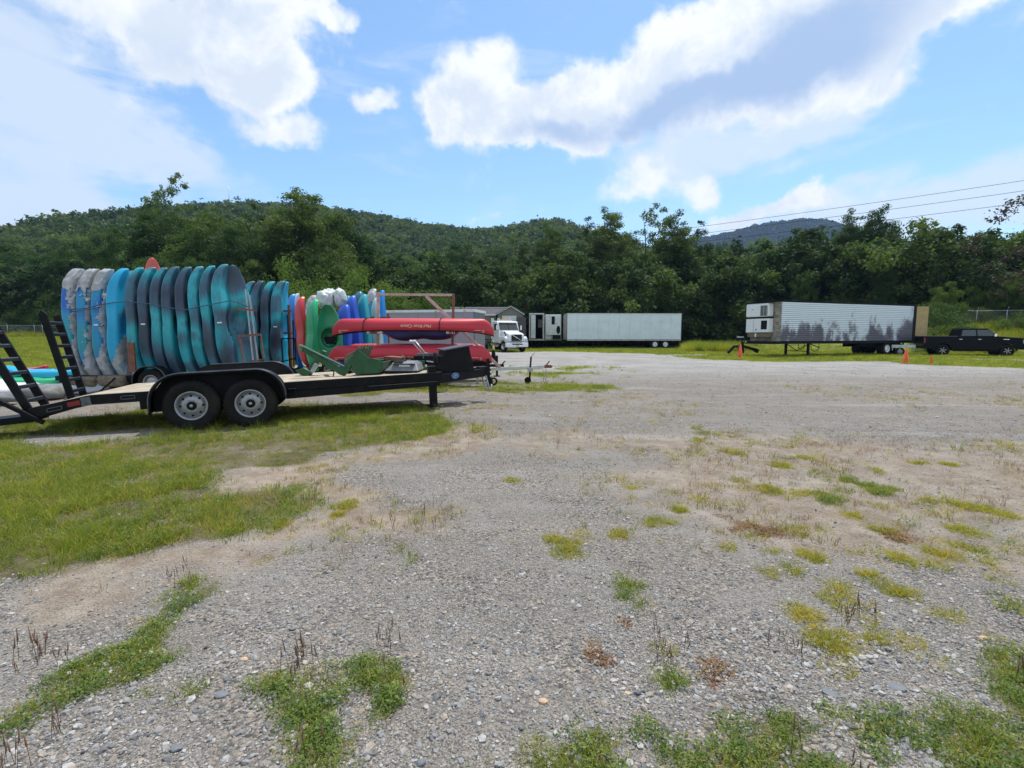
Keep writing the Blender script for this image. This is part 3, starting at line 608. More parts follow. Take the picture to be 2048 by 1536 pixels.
# loose stones
def pebble(mat_, sq):
    bm = bmesh.new(); bmesh.ops.create_icosphere(bm, subdivisions=1, radius=1)
    for v in bm.verts: v.co *= rs.uniform(.8, 1.15); v.co.z *= sq; v.co.y *= .8
    me = bpy.data.meshes.new('pebble'); bm.to_mesh(me); bm.free(); me.materials.append(mat_); return bpy.data.objects.new('pebble', me)
def pm(n, c, s=.35): return mat(n, c, .85, var=s, vscale=.9)
c_peb = proto_coll('pebble', [pebble(pm('pebble_grey', (.25, .238, .22)), .55), pebble(pm('pebble_mid', (.30, .283, .258)), .6), pebble(pm('pebble_dark', (.15, .15, .148)), .5), pebble(pm('pebble_pale', (.42, .40, .37)), .6), pebble(pm('pebble_tan', (.34, .285, .23)), .55), pebble(pm('pebble_cool', (.27, .27, .265)), .45)])
X, Y = sample(230000, (-1.25, 1.25, 1.25, 8.5), power=.8); cl, cw, cd, cp = cover(X, Y)
k = rs.rand(len(X)) < (1 - .93 * cl) * (1 - .75 * cd) * (.35 + .65 * sstep(fbm(X * 1.4, Y * 1.4, 3), .35, .6)); X, Y = X[k], Y[k]
sz = (.0030 + .0032 * rs.rand(len(X)) + .012 * rs.rand(len(X)) ** 14) * (1 + .3 * sstep(2.8 - Y, 0, 1))
micro = (fbm(X * 6, Y * 6, 4) - .5) * .022
put('gravel', c_peb, 6, X, Y, 1, 1.0001, 'loose grey gravel stones', dz=micro + .001, tilt=.35, grow=sz)
X, Y = sample(9000, (-1.3, 1.35, 8, 34), power=1.0); cl = cover(X, Y)[0]; k = rs.rand(len(X)) < (1 - cl) * .5; X, Y = X[k], Y[k]
put('scattered_stones', c_peb, 6, X, Y, .012, .04, 'scattered dark and pale stones on the open lot')

def rock(px, py, rpx, mt, label, sq=.4, name='stone', rz=0):
    g = ground(px, py); r = rpx * g.y / F
    bm = bmesh.new(); bmesh.ops.create_icosphere(bm, subdivisions=2, radius=1)
    for v in bm.verts:
        q = fbm(v.co.x * 1.5 + px, v.co.y * 1.5 + v.co.z * 2, 2); v.co *= .8 + .45 * float(q); v.co.x *= r; v.co.y *= r * .75; v.co.z *= r * sq
    me = bpy.data.meshes.new(name); bm.to_mesh(me); bm.free(); me.materials.append(mt); o = bpy.data.objects.new(name, me); COL.objects.link(o)
    o.location = (g.x, g.y, tz(g.x, g.y) + r * sq * .35); o.rotation_euler = (rs.normal(0, .1), rs.normal(0, .1), rz); tag(o, label, 'stone', 'larger loose stones on the gravel'); return o
for a in [(1086, 1405, 11, M['stonetan'], 'tan orange stone lying alone on grey gravel at bottom centre', .6), (1068, 1360, 8, M['stonegrey'], 'round grey stone just above the tan orange stone', .8),
          (655, 1400, 20, M['stonegrey'], 'long grey slate sliver at the right edge of the weed patch', .25, 'stone', 1.0), (1661, 1388, 16, M['stonegrey'], 'flat grey slate at the upper edge of the clover', .25, 'stone', -.5),
          (1793, 1375, 18, M['stonegrey'], 'flat blue grey slate beside a yellow tuft near the clover', .2, 'stone', -.4), (443, 1390, 14, M['stonegrey'], 'dark slate stone between two small weed clumps at bottom left', .3, 'stone', .3),
          (842, 1528, 11, M['stonegrey'], 'rounded grey cobble at the bottom edge of the gravel', .6), (1255, 1388, 7, M['stonetan'], 'small orange stone left of the dark green weed', .5),
          (1966, 1278, 9, M['stonetan'], 'small pale orange stone beside a tuft at the right', .5), (352, 1498, 13, M['stonegrey'], 'blue grey flat stone at the bottom left of the gravel', .4),
          (1376, 1307, 6, M['stonewhite'], 'small white stone right of the yellow tuft', .6), (488, 1320, 8, M['stonetan'], 'small orange stone on gravel left of the seed stalks', .5),
          (585, 1258, 7, M['stonegrey'], 'small dark stone on bare gravel left of centre', .4), (200, 848 + 1, 1, M['stonewhite'], 'tiny pale stone under the trailer tail', .5)][:-1]:
    rock(*a)
# ------------------------------------------------------------------ hills
def hill_surface(name, crest, Yb, Yback, mt, nx=160, ny=60, drop=.0, label='wooded hill', base=-1.0):
    """crest: (px, py, Y); the surface climbs from Yb (z=base) to the crest and falls behind it"""
    cx = np.array([at(*c).x for c in crest]); cz = np.array([at(*c).z for c in crest]); cy = np.array([c[2] for c in crest])
    xs = np.linspace(cx[0], cx[-1], nx); zc = np.interp(xs, cx, cz) - drop; yc = np.interp(xs, cx, cy)
    t = np.linspace(0, 1.6, ny); Xg, Tg = np.meshgrid(xs, t)
    Yg = np.where(Tg <= 1, Yb + (yc - Yb) * Tg, yc + (Yback - yc) * (Tg - 1) / .6)
    up = sstep(Tg, 0, 1) * .35 + np.clip(Tg, 0, 1) * .65
    Zg = np.where(Tg <= 1, base + (zc - base) * up, base + (zc - base) * (1 - sstep(Tg, 1, 1.6) * .8))
    sc = (yc - Yb) * .04
    Zg = Zg + (fbm(Xg * .02 + 3, Yg * .02, 4) - .5) * sc * (np.clip(Tg, 0, 1) * (1 - np.clip(Tg, 0, 1)) * 4)
    V = np.stack([Xg, Yg, Zg], -1).reshape(-1, 3); i = np.arange(nx * ny).reshape(ny, nx)
    Fq = np.stack([i[:-1, :-1], i[:-1, 1:], i[1:, 1:], i[1:, :-1]], -1).reshape(-1, 4)
    o = mesh_np(name, V, Fq, mt, True); tag(o, label, kind='structure')
    def z_at(X, T):
        fx = np.clip((X - xs[0]) / (xs[-1] - xs[0]) * (nx - 1), 0, nx - 1.001); fy = np.clip(T / 1.6 * (ny - 1), 0, ny - 1.001)
        ix, iy = fx.astype(int), fy.astype(int); a, b = fx - ix, fy - iy
        g = lambda G: (G[iy, ix] * (1 - a) + G[iy, ix + 1] * a) * (1 - b) + (G[iy + 1, ix] * (1 - a) + G[iy + 1, ix + 1] * a) * b
        return g(Yg), g(Zg)
    return xs, z_at
M['floor'] = mat('forest_floor', (.045, .055, .022), .95, var=.4, vscale=.2)
L_dark = leaf_mat('leaf_dark', (.026, .058, .017), (.062, .102, .026), .30, .5, .7, .22)
L_mid = leaf_mat('leaf_mid', (.044, .086, .021), (.088, .138, .032), .34, .5, .7, .25)
L_light = leaf_mat('leaf_light', (.07, .125, .026), (.12, .175, .036), .40, .6, .7, .2)
L_pine = leaf_mat('needle', (.026, .050, .018), (.055, .085, .03), .18, .6, .5, .2)
L_red = leaf_mat('leaf_bronze', (.05, .05, .03), (.085, .08, .04), .3, .8, .6, .2, (1.3, 1, .9))
L_hill = leaf_mat('hill_leaf', (.045, .090, .026), (.10, .145, .036), .30, .25, .55, .35)
L_far = leaf_mat('far_leaf', (.025, .050, .03), (.05, .08, .03), .2, .1, .6, .2)

def crown(name, seed, H, Rr, ncl, nlf, leaf, prof, mt, rc=.27, z0=0.0, flat=.75, link=False):
    """leaf quads gathered in clumps spread through the crown's volume; prof(t) = relative radius at height t"""
    q = np.random.RandomState(seed); t = q.rand(ncl * 6); pr = prof(t); k = q.rand(len(t)) < pr ** 1.3; t = t[k][:ncl]; n = len(t)
    a = q.rand(n) * 6.283; lob = 1 + .28 * np.sin(a * 2 + seed) + .18 * np.sin(a * 3 + seed * 2 + t * 5)
    r = Rr * prof(t) * lob * q.rand(n) ** .42
    cx, cy, cz = r * np.cos(a), r * np.sin(a), z0 + t * H
    rcl = Rr * rc * q.uniform(.55, 1.35, n) * (.5 + .5 * prof(t)); cnt = (nlf * (rcl / rcl.mean()) ** 1.7).astype(int) + 4
    ci = np.repeat(np.arange(n), cnt); m = len(ci)
    d = q.normal(size=(m, 3)); d /= np.linalg.norm(d, axis=1)[:, None]; rad = rcl[ci] * q.rand(m) ** .45 * (1 + .3 * q.normal(size=m) * (q.rand(m) < .25))
    P = np.stack([cx[ci], cy[ci], cz[ci]], -1) + d * rad[:, None] * np.array([1, 1, flat])
    nn = d * .55 + q.normal(size=(m, 3)) * .55 + np.array([0, 0, .55]); nn /= np.linalg.norm(nn, axis=1)[:, None]
    tt = np.cross(nn, q.normal(size=(m, 3))); tt /= np.linalg.norm(tt, axis=1)[:, None]; uu = np.cross(nn, tt)
    s = (leaf * q.uniform(.5, 1.25, m))[:, None]
    V = np.stack([P - tt * s, P - uu * s * .55, P + tt * s, P + uu * s * .55], 1).reshape(-1, 3); Fq = np.arange(4 * m).reshape(m, 4)
    return mesh_np(name, V, Fq, mt, link=link)
oval = lambda t: np.sqrt(np.clip(1 - ((t - .48) / .54) ** 2, 0, 1))
egg = lambda t: np.clip(np.sin(np.pi * np.clip(t, 0, 1) ** .75) ** .6, 0, 1)
cone = lambda t: np.clip((1 - t) ** .8 * (.35 + .65 * sstep(t, 0, .12)), 0.03, 1)
spire = lambda t: np.clip(np.clip(1 - t, 0, 1) ** .5 * (.45 + .55 * sstep(t, 0, .2)), .12, 1)
colm = lambda t: np.clip(np.sqrt(np.clip(1 - ((t - .45) / .58) ** 2, 0, 1)) * .9, 0, 1)

hc = [crown('hc', 101 + i, 9, 4.6, 26, 22, .62, oval, L_hill, .34) for i in range(3)] + [crown('hc', 110, 10.5, 3.2, 26, 20, .5, cone, L_pine, .3)]
c_hill = proto_coll('hill_crown', hc)
c_mid = proto_coll('mid_crown', [crown('mc', 115 + i, 9.5, 4.6, 60, 70, .24, [oval, egg, oval][i], [L_hill, L_hill, L_light][i], .28) for i in range(3)])
c_far = proto_coll('far_crown', [crown('fc', 120 + i, 10, 7, 18, 12, 1.9, oval, L_far, .36) for i in range(2)])
def forest(name, xs, z_at, n, t0, t1, coll, nk, s0, s1, label, sink=3.5, seed=5, lim=None):
    q = np.random.RandomState(seed); X = q.uniform(xs[0], xs[-1], n); T = q.uniform(t0, t1, n) ** .8; Y, Z = z_at(X, T)
    k = (np.abs(X) < Y * 1.25 + 30); X, Y, Z = X[k], Y[k], Z[k]
    if lim is not None: k = lim(X, Y); X, Y, Z = X[k], Y[k], Z[k]
    n = len(X); rot = np.stack([q.normal(0, .08, n), q.normal(0, .08, n), q.uniform(0, 6.28, n)], -1)
    s = q.uniform(s0, s1, n) * (1 + .25 * (q.rand(n) < .06)); near = Y < 190
    if coll is not c_far and near.any():
        scatter('lower_' + name, c_mid, 3, np.stack([X, Y, Z - sink], -1)[near], rot[near], s[near] * 1.1, label + ', its nearer lower part'); X, Y, Z, rot, s = X[~near], Y[~near], Z[~near], rot[~near], s[~near]
    scatter(name, coll, nk, np.stack([X, Y, Z - sink], -1), rot, s, label)
crest1 = [(-900, 640, 330), (-500, 610, 340), (-200, 565, 350), (0, 515, 350), (100, 486, 350), (200, 455, 355), (350, 436, 360), (510, 416, 370), (600, 418, 380), (700, 432, 390), (850, 456, 400), (930, 468, 410), (1000, 470, 420), (1060, 459, 430), (1105, 452, 430), (1170, 478, 430), (1250, 505, 420), (1350, 530, 400), (1600, 580, 380), (2200, 640, 360)]
xs, zf = hill_surface('hill', crest1, 82, 560, M['floor'], 200, 70, 0, 'long wooded hill rising behind the lot at left')
forest('hillside_wood', xs, zf, 15000, .05, 1.12, c_hill, 4, .6, 1.05, 'mixed wood covering the long hill')
crest2 = [(1050, 600, 190), (1250, 560, 190), (1400, 530, 190), (1520, 528, 185), (1700, 528, 180), (1850, 524, 175), (2048, 512, 170), (2400, 500, 170), (2900, 530, 170)]
xs, zf = hill_surface('hill', crest2, 78, 300, M['floor'], 120, 50, 0, 'low wooded rise behind the treeline at right')
forest('rise_wood', xs, zf, 3600, .05, 1.12, c_hill, 4, .65, 1.0, 'wood covering the low rise at right', seed=8)
crest3 = [(1280, 500, 1250), (1400, 478, 1250), (1470, 464, 1250), (1520, 450, 1250), (1600, 439, 1250), (1650, 441, 1250), (1700, 455, 1250), (1760, 475, 1250), (1900, 500, 1250)]
xs, zf = hill_surface('mountain', crest3, 950, 1600, M['floor'], 80, 40, 0, 'far blue wooded mountain')
forest('mountain_wood', xs, zf, 6500, .3, 1.1, c_far, 2, .65, 1.0, 'wood covering the far blue mountain', seed=9)

# ------------------------------------------------------------------ individual trees
def trunk_mesh(name, H, r, seed, limbs=7, top=.85, spread=.3):
    q = np.random.RandomState(seed); m = MB(); bx, by = 0, 0; pts = []
    for i in range(7):
        t = i / 6; pts.append((bx, by, t * H * top)); bx += q.normal(0, .018) * H; by += q.normal(0, .018) * H
    m.tube(pts, [r * (1 - .82 * i / 6) * (1.35 if i == 0 else 1) for i in range(7)], 8)
    for j in range(limbs):
        t = .3 + .6 * j / limbs; k = min(int(t * 6), 5); p = Vector(pts[k]).lerp(Vector(pts[k + 1]), t * 6 - k); a = q.rand() * 6.28; ln = H * spread * (1.1 - t) * q.uniform(.7, 1.2)
        e = p + Vector((math.cos(a) * ln, math.sin(a) * ln, ln * .75)); md = p.lerp(e, .5) + Vector((0, 0, -ln * .06))
        m.tube([p, md, e], [r * (.5 - .35 * t), r * .2, r * .06], 5)
    me = m.build(name, M['bark']).data
    o = bpy.data.objects[-1] if False else None
    return me
def kill_objs(me):
    for o in [o for o in bpy.data.objects if o.data == me]: bpy.data.objects.remove(o)
    return me
TP = {}
TOPS = {}
def treekind(key, H, Rr, ncl, nlf, leaf, prof, mt, seed, rc=.27, z0f=.15, tr=.28, limbs=8, flat=.75):
    c = crown('crown', seed, H * (1 - z0f), Rr, ncl, nlf, leaf, prof, mt, rc, H * z0f, flat)
    me = kill_objs(trunk_mesh('trunk', H, tr, seed, limbs)); TP[key] = (c.data, me, max(v.co.z for v in c.data.vertices))
treekind('round_a', 18, 5.6, 110, 230, .17, oval, L_dark, 201)
treekind('round_b', 17, 5.2, 105, 230, .17, egg, L_mid, 202)
treekind('tall_a', 21, 3.4, 115, 190, .15, egg, L_dark, 203, .30)
treekind('tall_b', 22, 3.7, 130, 200, .15, egg, L_mid, 204, .30, .2)
treekind('pine', 21, 3.6, 150, 120, .16, spire, L_pine, 205, .24, .12, .25, 12, .45)
treekind('light', 12, 4.0, 90, 190, .15, oval, L_light, 206, .28, .05)
treekind('open', 20, 3.6, 64, 120, .17, egg, L_mid, 207, .26, .30, .25, 12)
treekind('bush', 4.2, 2.6, 56, 130, .085, oval, L_light, 208, .34, -.02, .07, 5)
treekind('bush_b', 5, 2.8, 60, 130, .09, egg, L_mid, 209, .32, -.02, .08, 5)
treekind('bronze', 12, 3.4, 46, 60, .15, egg, L_red, 210, .24, .2, .16, 10)
treekind('edge', 15, 4.8, 120, 220, .15, egg, L_mid, 211, .26, .0)
USED = {}
def tree(kind, px, Y, top_py, label, wid=1.0, rz=None, name='broadleaf_tree', cat='tree', group=None, z=None):
    c, t, H = TP[kind]; p = at(px, 672, Y); zb = tz(p.x, Y) if z is None else z; zt = at(px, top_py, Y).z; s = (zt - zb) / H; wid = wid * (.9 if H > 14 else 1)
    o = empty(name, (p.x, Y, zb - .05), (0, 0, rs.uniform(0, 6.28) if rz is None else rz), label, cat, group); o.scale = (s * wid, s * wid, s)
    for nm, me in (('crown', c), ('trunk', t)):
        q = bpy.data.objects.new(nm, me); COL.objects.link(q); q.parent = o
    return o
LM = [(-400, 'outside the frame at left'), (60, 'above the ladder ramps'), (200, 'above the wrapped kayaks'), (330, 'above the dark teal kayaks'), (470, "above the tall row's right end"), (560, 'above the lower kayak row'),
      (640, 'above the bagged kayaks'), (740, "above the red canoes' left end"), (850, 'above the pink rack bar'), (940, 'left of the grey cabins'), (1030, 'above the white tractor unit'), (1100, 'above the end-on trailers'),
      (1190, "above the plain trailer's left part"), (1300, "above the plain trailer's right end"), (1400, 'in the gap between long trailers'), (1500, 'above the refrigeration unit'), (1590, "above the stained trailer's front"),
      (1700, "above the stained trailer's middle"), (1800, "above the stained trailer's tail"), (1900, 'above the pickup bed'), (1990, 'above the pickup cab'), (2090, 'at the right edge')]
def lmk(px): return min(LM, key=lambda l: abs(l[0] - px))[1]
FRONT = [  # px, Y, top py, kind, width
 (-60, 90, 490, 'round_a', 1.1), (40, 92, 478, 'round_b', 1.1), (120, 88, 490, 'edge', 1.1), (200, 90, 450, 'round_a', 1.0), (285, 60, 432, 'tall_b', 1.25), (368, 76, 342, 'open', .95), (338, 80, 366, 'open', .5),
 (350, 64, 420, 'round_a', 1.1), (440, 60, 410, 'round_b', 1.15), (520, 66, 404, 'tall_a', 1.2), (560, 60, 425, 'edge', 1.1), (615, 62, 368, 'tall_b', 1.6), (665, 60, 412, 'round_b', 1.0), (700, 66, 425, 'round_a', .9), (735, 70, 462, 'edge', .9),
 (480, 56, 450, 'round_a', 1.0), (400, 58, 440, 'edge', 1.0),
 (800, 92, 505, 'round_b', 1.1), (860, 96, 500, 'light', 1.0), (905, 88, 495, 'round_b', 1.0), (930, 96, 480, 'round_a', .9),
 (950, 80, 500, 'tall_a', 1.0), (1000, 76, 492, 'round_a', 1.0), (1045, 80, 462, 'tall_a', 1.2), (1100, 76, 440, 'tall_b', 1.1), (1150, 80, 470, 'tall_a', 1.1), (1215, 78, 408, 'tall_b', 1.25), (1180, 74, 432, 'tall_a', 1.1),
 (1258, 76, 480, 'edge', 1.0), (1303, 78, 402, 'open', 1.1), (1347, 72, 420, 'tall_b', 1.3), (1385, 76, 440, 'tall_a', 1.1), (1420, 78, 482, 'round_a', .9), (1465, 76, 470, 'pine', 1.2), (1510, 80, 480, 'tall_a', 1.1), (1550, 74, 500, 'round_a', .9),
 (1598, 70, 452, 'tall_b', 1.3), (1650, 74, 490, 'round_b', 1.0), (1695, 72, 415, 'tall_b', 1.1), (1742, 70, 408, 'tall_b', 1.2), (1790, 68, 490, 'edge', 1.0), (1840, 72, 458, 'pine', 1.2), (1880, 70, 500, 'round_b', 1.0), (1935, 66, 466, 'pine', 1.2), (1990, 70, 490, 'round_a', 1.0), (2060, 62, 440, 'tall_a', 1.1), (2130, 60, 430, 'round_b', 1.1), (2250, 62, 440, 'round_a', 1.1)]
NEAR = [  # lower crowns in front of the wood
 (250, 86, 520, 'edge', 1.0), (330, 50, 505, 'round_a', 1.0), (410, 52, 500, 'edge', 1.1), (500, 54, 510, 'round_b', 1.0), (-20, 86, 530, 'round_a', 1.0), (150, 86, 540, 'edge', .9),
 (685, 52, 470, 'open', 1.1), (640, 54, 500, 'round_a', .9), (770, 60, 560, 'light', 1.0), (830, 66, 575, 'light', 1.0), (885, 70, 560, 'edge', .9), (950, 74, 560, 'round_a', .9), (1010, 72, 560, 'tall_a', .9), (1070, 74, 540, 'edge', .8),
 (1140, 70, 535, 'round_a', .9), (1195, 70, 545, 'tall_a', 1.0), (1245, 68, 520, 'tall_b', 1.1), (1320, 66, 540, 'edge', .9), (1400, 70, 545, 'tall_a', 1.0), (1455, 68, 550, 'round_a', 1.0), (1520, 66, 560, 'tall_a', 1.0), (1600, 62, 540, 'edge', .8),
 (1680, 62, 560, 'round_b', .9), (1760, 58, 520, 'tall_b', 1.0), (1820, 62, 540, 'round_a', .9), (1900, 60, 530, 'edge', .9), (1960, 58, 515, 'light', .9), (2040, 56, 530, 'edge', 1.0), (2120, 52, 540, 'light', 1.0)]
names = {'round_a': 'dark round crowned tree', 'round_b': 'mid green tree', 'tall_a': 'tall dark narrow tree', 'tall_b': 'tall bright leaved tree', 'pine': 'tall dark pine', 'open': 'thin open crowned tree', 'light': 'pale green sunlit tree', 'edge': 'broad low leafy tree'}
lab_seen = {}
def tlabel(kind, px, row):
    base = '%s in the %s row %s' % (names[kind], 'front' if row else 'back', lmk(px)); lab_seen.setdefault(base, []).append(px)
    n = len(lab_seen[base]); return base if n == 1 else base + (', further right' if n == 2 else ', furthest right')
for px, Y, tp, kd, wd in sorted(FRONT): tree(kd, px, Y, tp, tlabel(kd, px, 0), wd, name='pine_tree' if kd == 'pine' else 'broadleaf_tree', group='trees of the wood behind the lot')
for px, Y, tp, kd, wd in sorted(NEAR): tree(kd, px, Y, tp, tlabel(kd, px, 1), wd, group='trees of the wood behind the lot')
# dense understorey behind the front row so that no daylight shows under the crowns
q = np.random.RandomState(77); X = q.uniform(-110, 130, 900); Y = q.uniform(66, 84, 900) - 8 * (X > 40) + 20 * (X < -18); k = (np.abs(X) < Y * 1.3)
X, Y = X[k], Y[k]; n = len(X)
scatter('understorey', proto_coll('understorey_clump', [crown('us', 130 + i, 7, 2.8, 30, 150, .17, oval, [L_dark, L_mid, L_dark][i], .32) for i in range(3)]), 3, np.stack([X, Y, terrain(X, Y) - .3 + q.rand(n) * 2.5], -1), np.stack([q.normal(0, .1, n), q.normal(0, .1, n), q.uniform(0, 6, n)], -1), q.uniform(.8, 1.7, n), 'dark undergrowth filling the edge of the wood')
BUSH = [(585, 37, 506, 'bush', .62, 'pale green young tree standing between the kayak rows'), (70, 84, 612, 'bush_b', 1.3, 'large green bush behind the far ladder ramp'), (105, 83, 584, 'bush', .9, 'upright pale bush beside the top of the far ladder ramp'),
        (20, 84, 636, 'bush_b', 1.6, 'low dark bush at the left edge along the fence'), (52, 81, 652, 'bush', 1.2, 'small yellow green bush in front of the chain link fence'), (130, 84, 605, 'bush', 1.0, 'bright bush against the first wrapped kayak'),
        (700, 42, 530, 'bush', 1.0, 'pale green bush above the bagged kayaks'), (760, 44, 558, 'bush_b', 1.0, 'mid green bush left of the rusty rack bar'), (820, 44, 570, 'bush', 1.0, 'sunlit bush under the rusty rack bar'), (880, 46, 575, 'bush_b', .9, 'bush behind the right end of the rusty rack bar'),
        (1095, 70, 600, 'bush', .6, 'small pale bush above the open fronted trailers'), (1300, 68, 596, 'bush', .5, 'small bright bush above the plain white trailer'),
        (1870, 47, 600, 'bush_b', 1.3, 'tall bush behind the plywood door of the stained trailer'), (1860, 43, 655, 'bush', 1.0, 'low bright bush between the stained trailer and the pickup'), (1920, 48, 640, 'bush', 1.2, 'bright bush on the bank above the pickup bed'),
        (1985, 48, 640, 'bush', 1.3, 'bright bush on the bank above the pickup cab'), (2030, 47, 622, 'bush', 1.3, 'tall bright bush on the bank at the right edge'), (2080, 46, 610, 'bush_b', 1.3, 'bush past the right edge of the bank'), (1950, 52, 612, 'bush_b', 1.3, 'dark bush behind the bank fence'),
        (1890, 52, 560, 'light', .8, 'yellow green tree leaning over the bank fence'), (1955, 54, 560, 'light', .9, 'bright tree behind the bank fence above the pickup'), (2035, 54, 540, 'light', .9, 'bright tree behind the bank fence at the right edge')]
for px, Y, tp, kd, wd, lb in BUSH: tree(kd, px, Y, tp, lb, wd, name='bush' if kd.startswith('bush') else 'broadleaf_tree', cat='bush' if kd.startswith('bush') else 'tree')
tree('bronze', 2052, 50, 372, 'thin bronze leaved tree at the right edge above the power lines', 1.0)

# ------------------------------------------------------------------ fences, wires, mast
def fence(pts, h, n_per, label, slats=True):
    p0 = pts[0]; o = empty('chain_link_fence', (p0[0], p0[1], tz(*p0)), label=label, cat='fence'); posts = []
    for a, b in zip(pts[:-1], pts[1:]):
        for k in range(n_per): posts.append((a[0] + (b[0] - a[0]) * k / n_per, a[1] + (b[1] - a[1]) * k / n_per))
    posts.append(pts[-1]); tops = []
    for i, (x, y) in enumerate(posts):
        z = tz(x, y); m = MB(); m.tube([(x, y, z - .1), (x, y, z + h + .05)], .035, 7); m.tube([(x, y, z + h + .05), (x + .02, y - .12, z + h + .35)], .02, 5)
        m.build('post', M['galv'], o, world=True); tops.append((x, y, z + h))
    m = MB(); m.tube(tops, .028, 6); m.build('top_rail', M['galv'], o, world=True)
    m = MB()
    for a, b in zip(tops[:-1], tops[1:]):
        L_ = math.dist(a, b); n = int(L_ / .22)
        for k in range(-int(h / .22), n):
            for sgn in (0, 1):
                t0 = k * .22; t1 = t0 + h; z0, z1 = (0, h) if sgn else (h, 0)
                if t0 < 0: z0 = z0 + (z1 - z0) * (-t0) / h; t0 = 0
                if t1 > L_: z1 = z0 + (z1 - z0) * (L_ - t0) / max(t1 - t0, 1e-6); t1 = L_
                f = lambda t, z: (a[0] + (b[0] - a[0]) * t / L_, a[1] + (b[1] - a[1]) * t / L_, a[2] - h + (b[2] - a[2]) * t / L_ + z)
                m.bar(f(t0, z0), f(t1, z1), .006, .006)
    m.build('chain_mesh', M['galv'], o, world=True, kind='stuff'); return o
g = lambda px, Y: (at(px, 672, Y).x, Y)
fence([g(-200, 79), g(70, 79.5), g(150, 80), g(300, 81)], 1.8, 5, 'low chain link fence across the field at left')
fence([g(1895, 52), g(1950, 51), g(2010, 50), g(2090, 48.5)], 1.7, 1, 'chain link fence climbing the bank above the pickup')
def wire(a, b, sag, label):
    a, b = Vector(a), Vector(b); pts = []
    for k in range(41):
        t = k / 40; p = a.lerp(b, t); p.z -= sag * 4 * t * (1 - t); pts.append(p)
    o = empty('power_line', pts[0], label=label, cat='power line', group='power lines crossing to the right'); MB().tube(pts, .022, 4).build('wire', M['blackmatte'], o, world=True)
for (l, r_, lb) in (((690, 532), (2300, 322), 'uppermost of the three power lines'), ((700, 538), (2300, 345), 'middle of the three power lines'), ((640, 552), (2300, 372), 'lowest of the three power lines')):
    wire(at(l[0], l[1], 86), at(r_[0], r_[1], 52), -.0 + .9, lb)
p = at(457, 372, 372); MB().tube([(p.x, 372, p.z - 22), p], [.3, .12], 5).build('mast', M['galv'], tag(empty('radio_mast', (p.x, 372, p.z - 22)), 'thin radio mast on the crest of the hill', 'mast'), world=True)
# ------------------------------------------------------------------ kayaks and canoes
def band_mat(name, stops, scale=.55, wob=.35, rough=.33, fine=.25):
    """moulded plastic blended in bands along the hull's length"""
    m = bpy.data.materials.new(name); m.use_nodes = True; nt = m.node_tree; N = nt.nodes; L = nt.links; p = N['Principled BSDF']; p.inputs['Roughness'].default_value = rough
    p.inputs['Specular IOR Level'].default_value = .5
    tc = N.new('ShaderNodeTexCoord'); oi = N.new('ShaderNodeObjectInfo'); mp = N.new('ShaderNodeMapping'); mp.inputs['Scale'].default_value = (.35, .35, scale); L.new(tc.outputs['Object'], mp.inputs[0])
    cb = N.new('ShaderNodeVectorMath'); cb.operation = 'SCALE'; cb.inputs[0].default_value = (37, 19, 53); L.new(oi.outputs['Random'], cb.inputs['Scale'])
    ad = N.new('ShaderNodeVectorMath'); L.new(mp.outputs[0], ad.inputs[0]); L.new(cb.outputs[0], ad.inputs[1])
    n1 = N.new('ShaderNodeTexNoise'); n1.inputs['Scale'].default_value = 2.3; n1.inputs['Detail'].default_value = 1.2; L.new(ad.outputs[0], n1.inputs['Vector'])
    n2 = N.new('ShaderNodeTexNoise'); n2.inputs['Scale'].default_value = 5; n2.inputs['Detail'].default_value = 8; n2.inputs['Roughness'].default_value = .7
    mp2 = N.new('ShaderNodeMapping'); mp2.inputs['Scale'].default_value = (5, 5, .8); L.new(tc.outputs['Object'], mp2.inputs[0]); ad2 = N.new('ShaderNodeVectorMath'); L.new(mp2.outputs[0], ad2.inputs[0]); L.new(cb.outputs[0], ad2.inputs[1]); L.new(ad2.outputs[0], n2.inputs['Vector'])
    mm = N.new('ShaderNodeMath'); mm.operation = 'MULTIPLY_ADD'; L.new(n2.outputs[0], mm.inputs[0]); mm.inputs[1].default_value = fine; mm.inputs[2].default_value = -fine / 2
    sm = N.new('ShaderNodeMath'); L.new(n1.outputs[0], sm.inputs[0]); L.new(mm.outputs[0], sm.inputs[1])
    rp = N.new('ShaderNodeValToRGB'); L.new(sm.outputs[0], rp.inputs[0]); cr = rp.color_ramp
    cr.elements[0].position = stops[0][0]; cr.elements[0].color = (*stops[0][1], 1); cr.elements[1].position = stops[-1][0]; cr.elements[1].color = (*stops[-1][1], 1)
    for s_, c_ in stops[1:-1]: e = cr.elements.new(s_); e.color = (*c_, 1)
    sc = N.new('ShaderNodeTexNoise'); sc.inputs['Scale'].default_value = 40; sc.inputs['Detail'].default_value = 3; L.new(mp2.outputs[0], sc.inputs['Vector'])
    mx = N.new('ShaderNodeMapRange'); L.new(sc.outputs[0], mx.inputs[0]); mx.inputs[1].default_value = .56; mx.inputs[2].default_value = .92; mx.inputs[4].default_value = .22
    dm = N.new('ShaderNodeMix'); dm.data_type = 'RGBA'; L.new(mx.outputs[0], dm.inputs[0]); L.new(rp.outputs[0], dm.inputs[6]); dm.inputs[7].default_value = (.30, .33, .34, 1)
    L.new(dm.outputs[2], p.inputs['Base Color'])
    return m
TEAL = [(.30, (.028, .040, .065)), (.42, (.045, .085, .125)), (.49, (.04, .14, .19)), (.56, (.02, .27, .32)), (.63, (.025, .40, .44)), (.70, (.05, .15, .20))]
M['k_teal'] = band_mat('teal_and_graphite_plastic', TEAL)
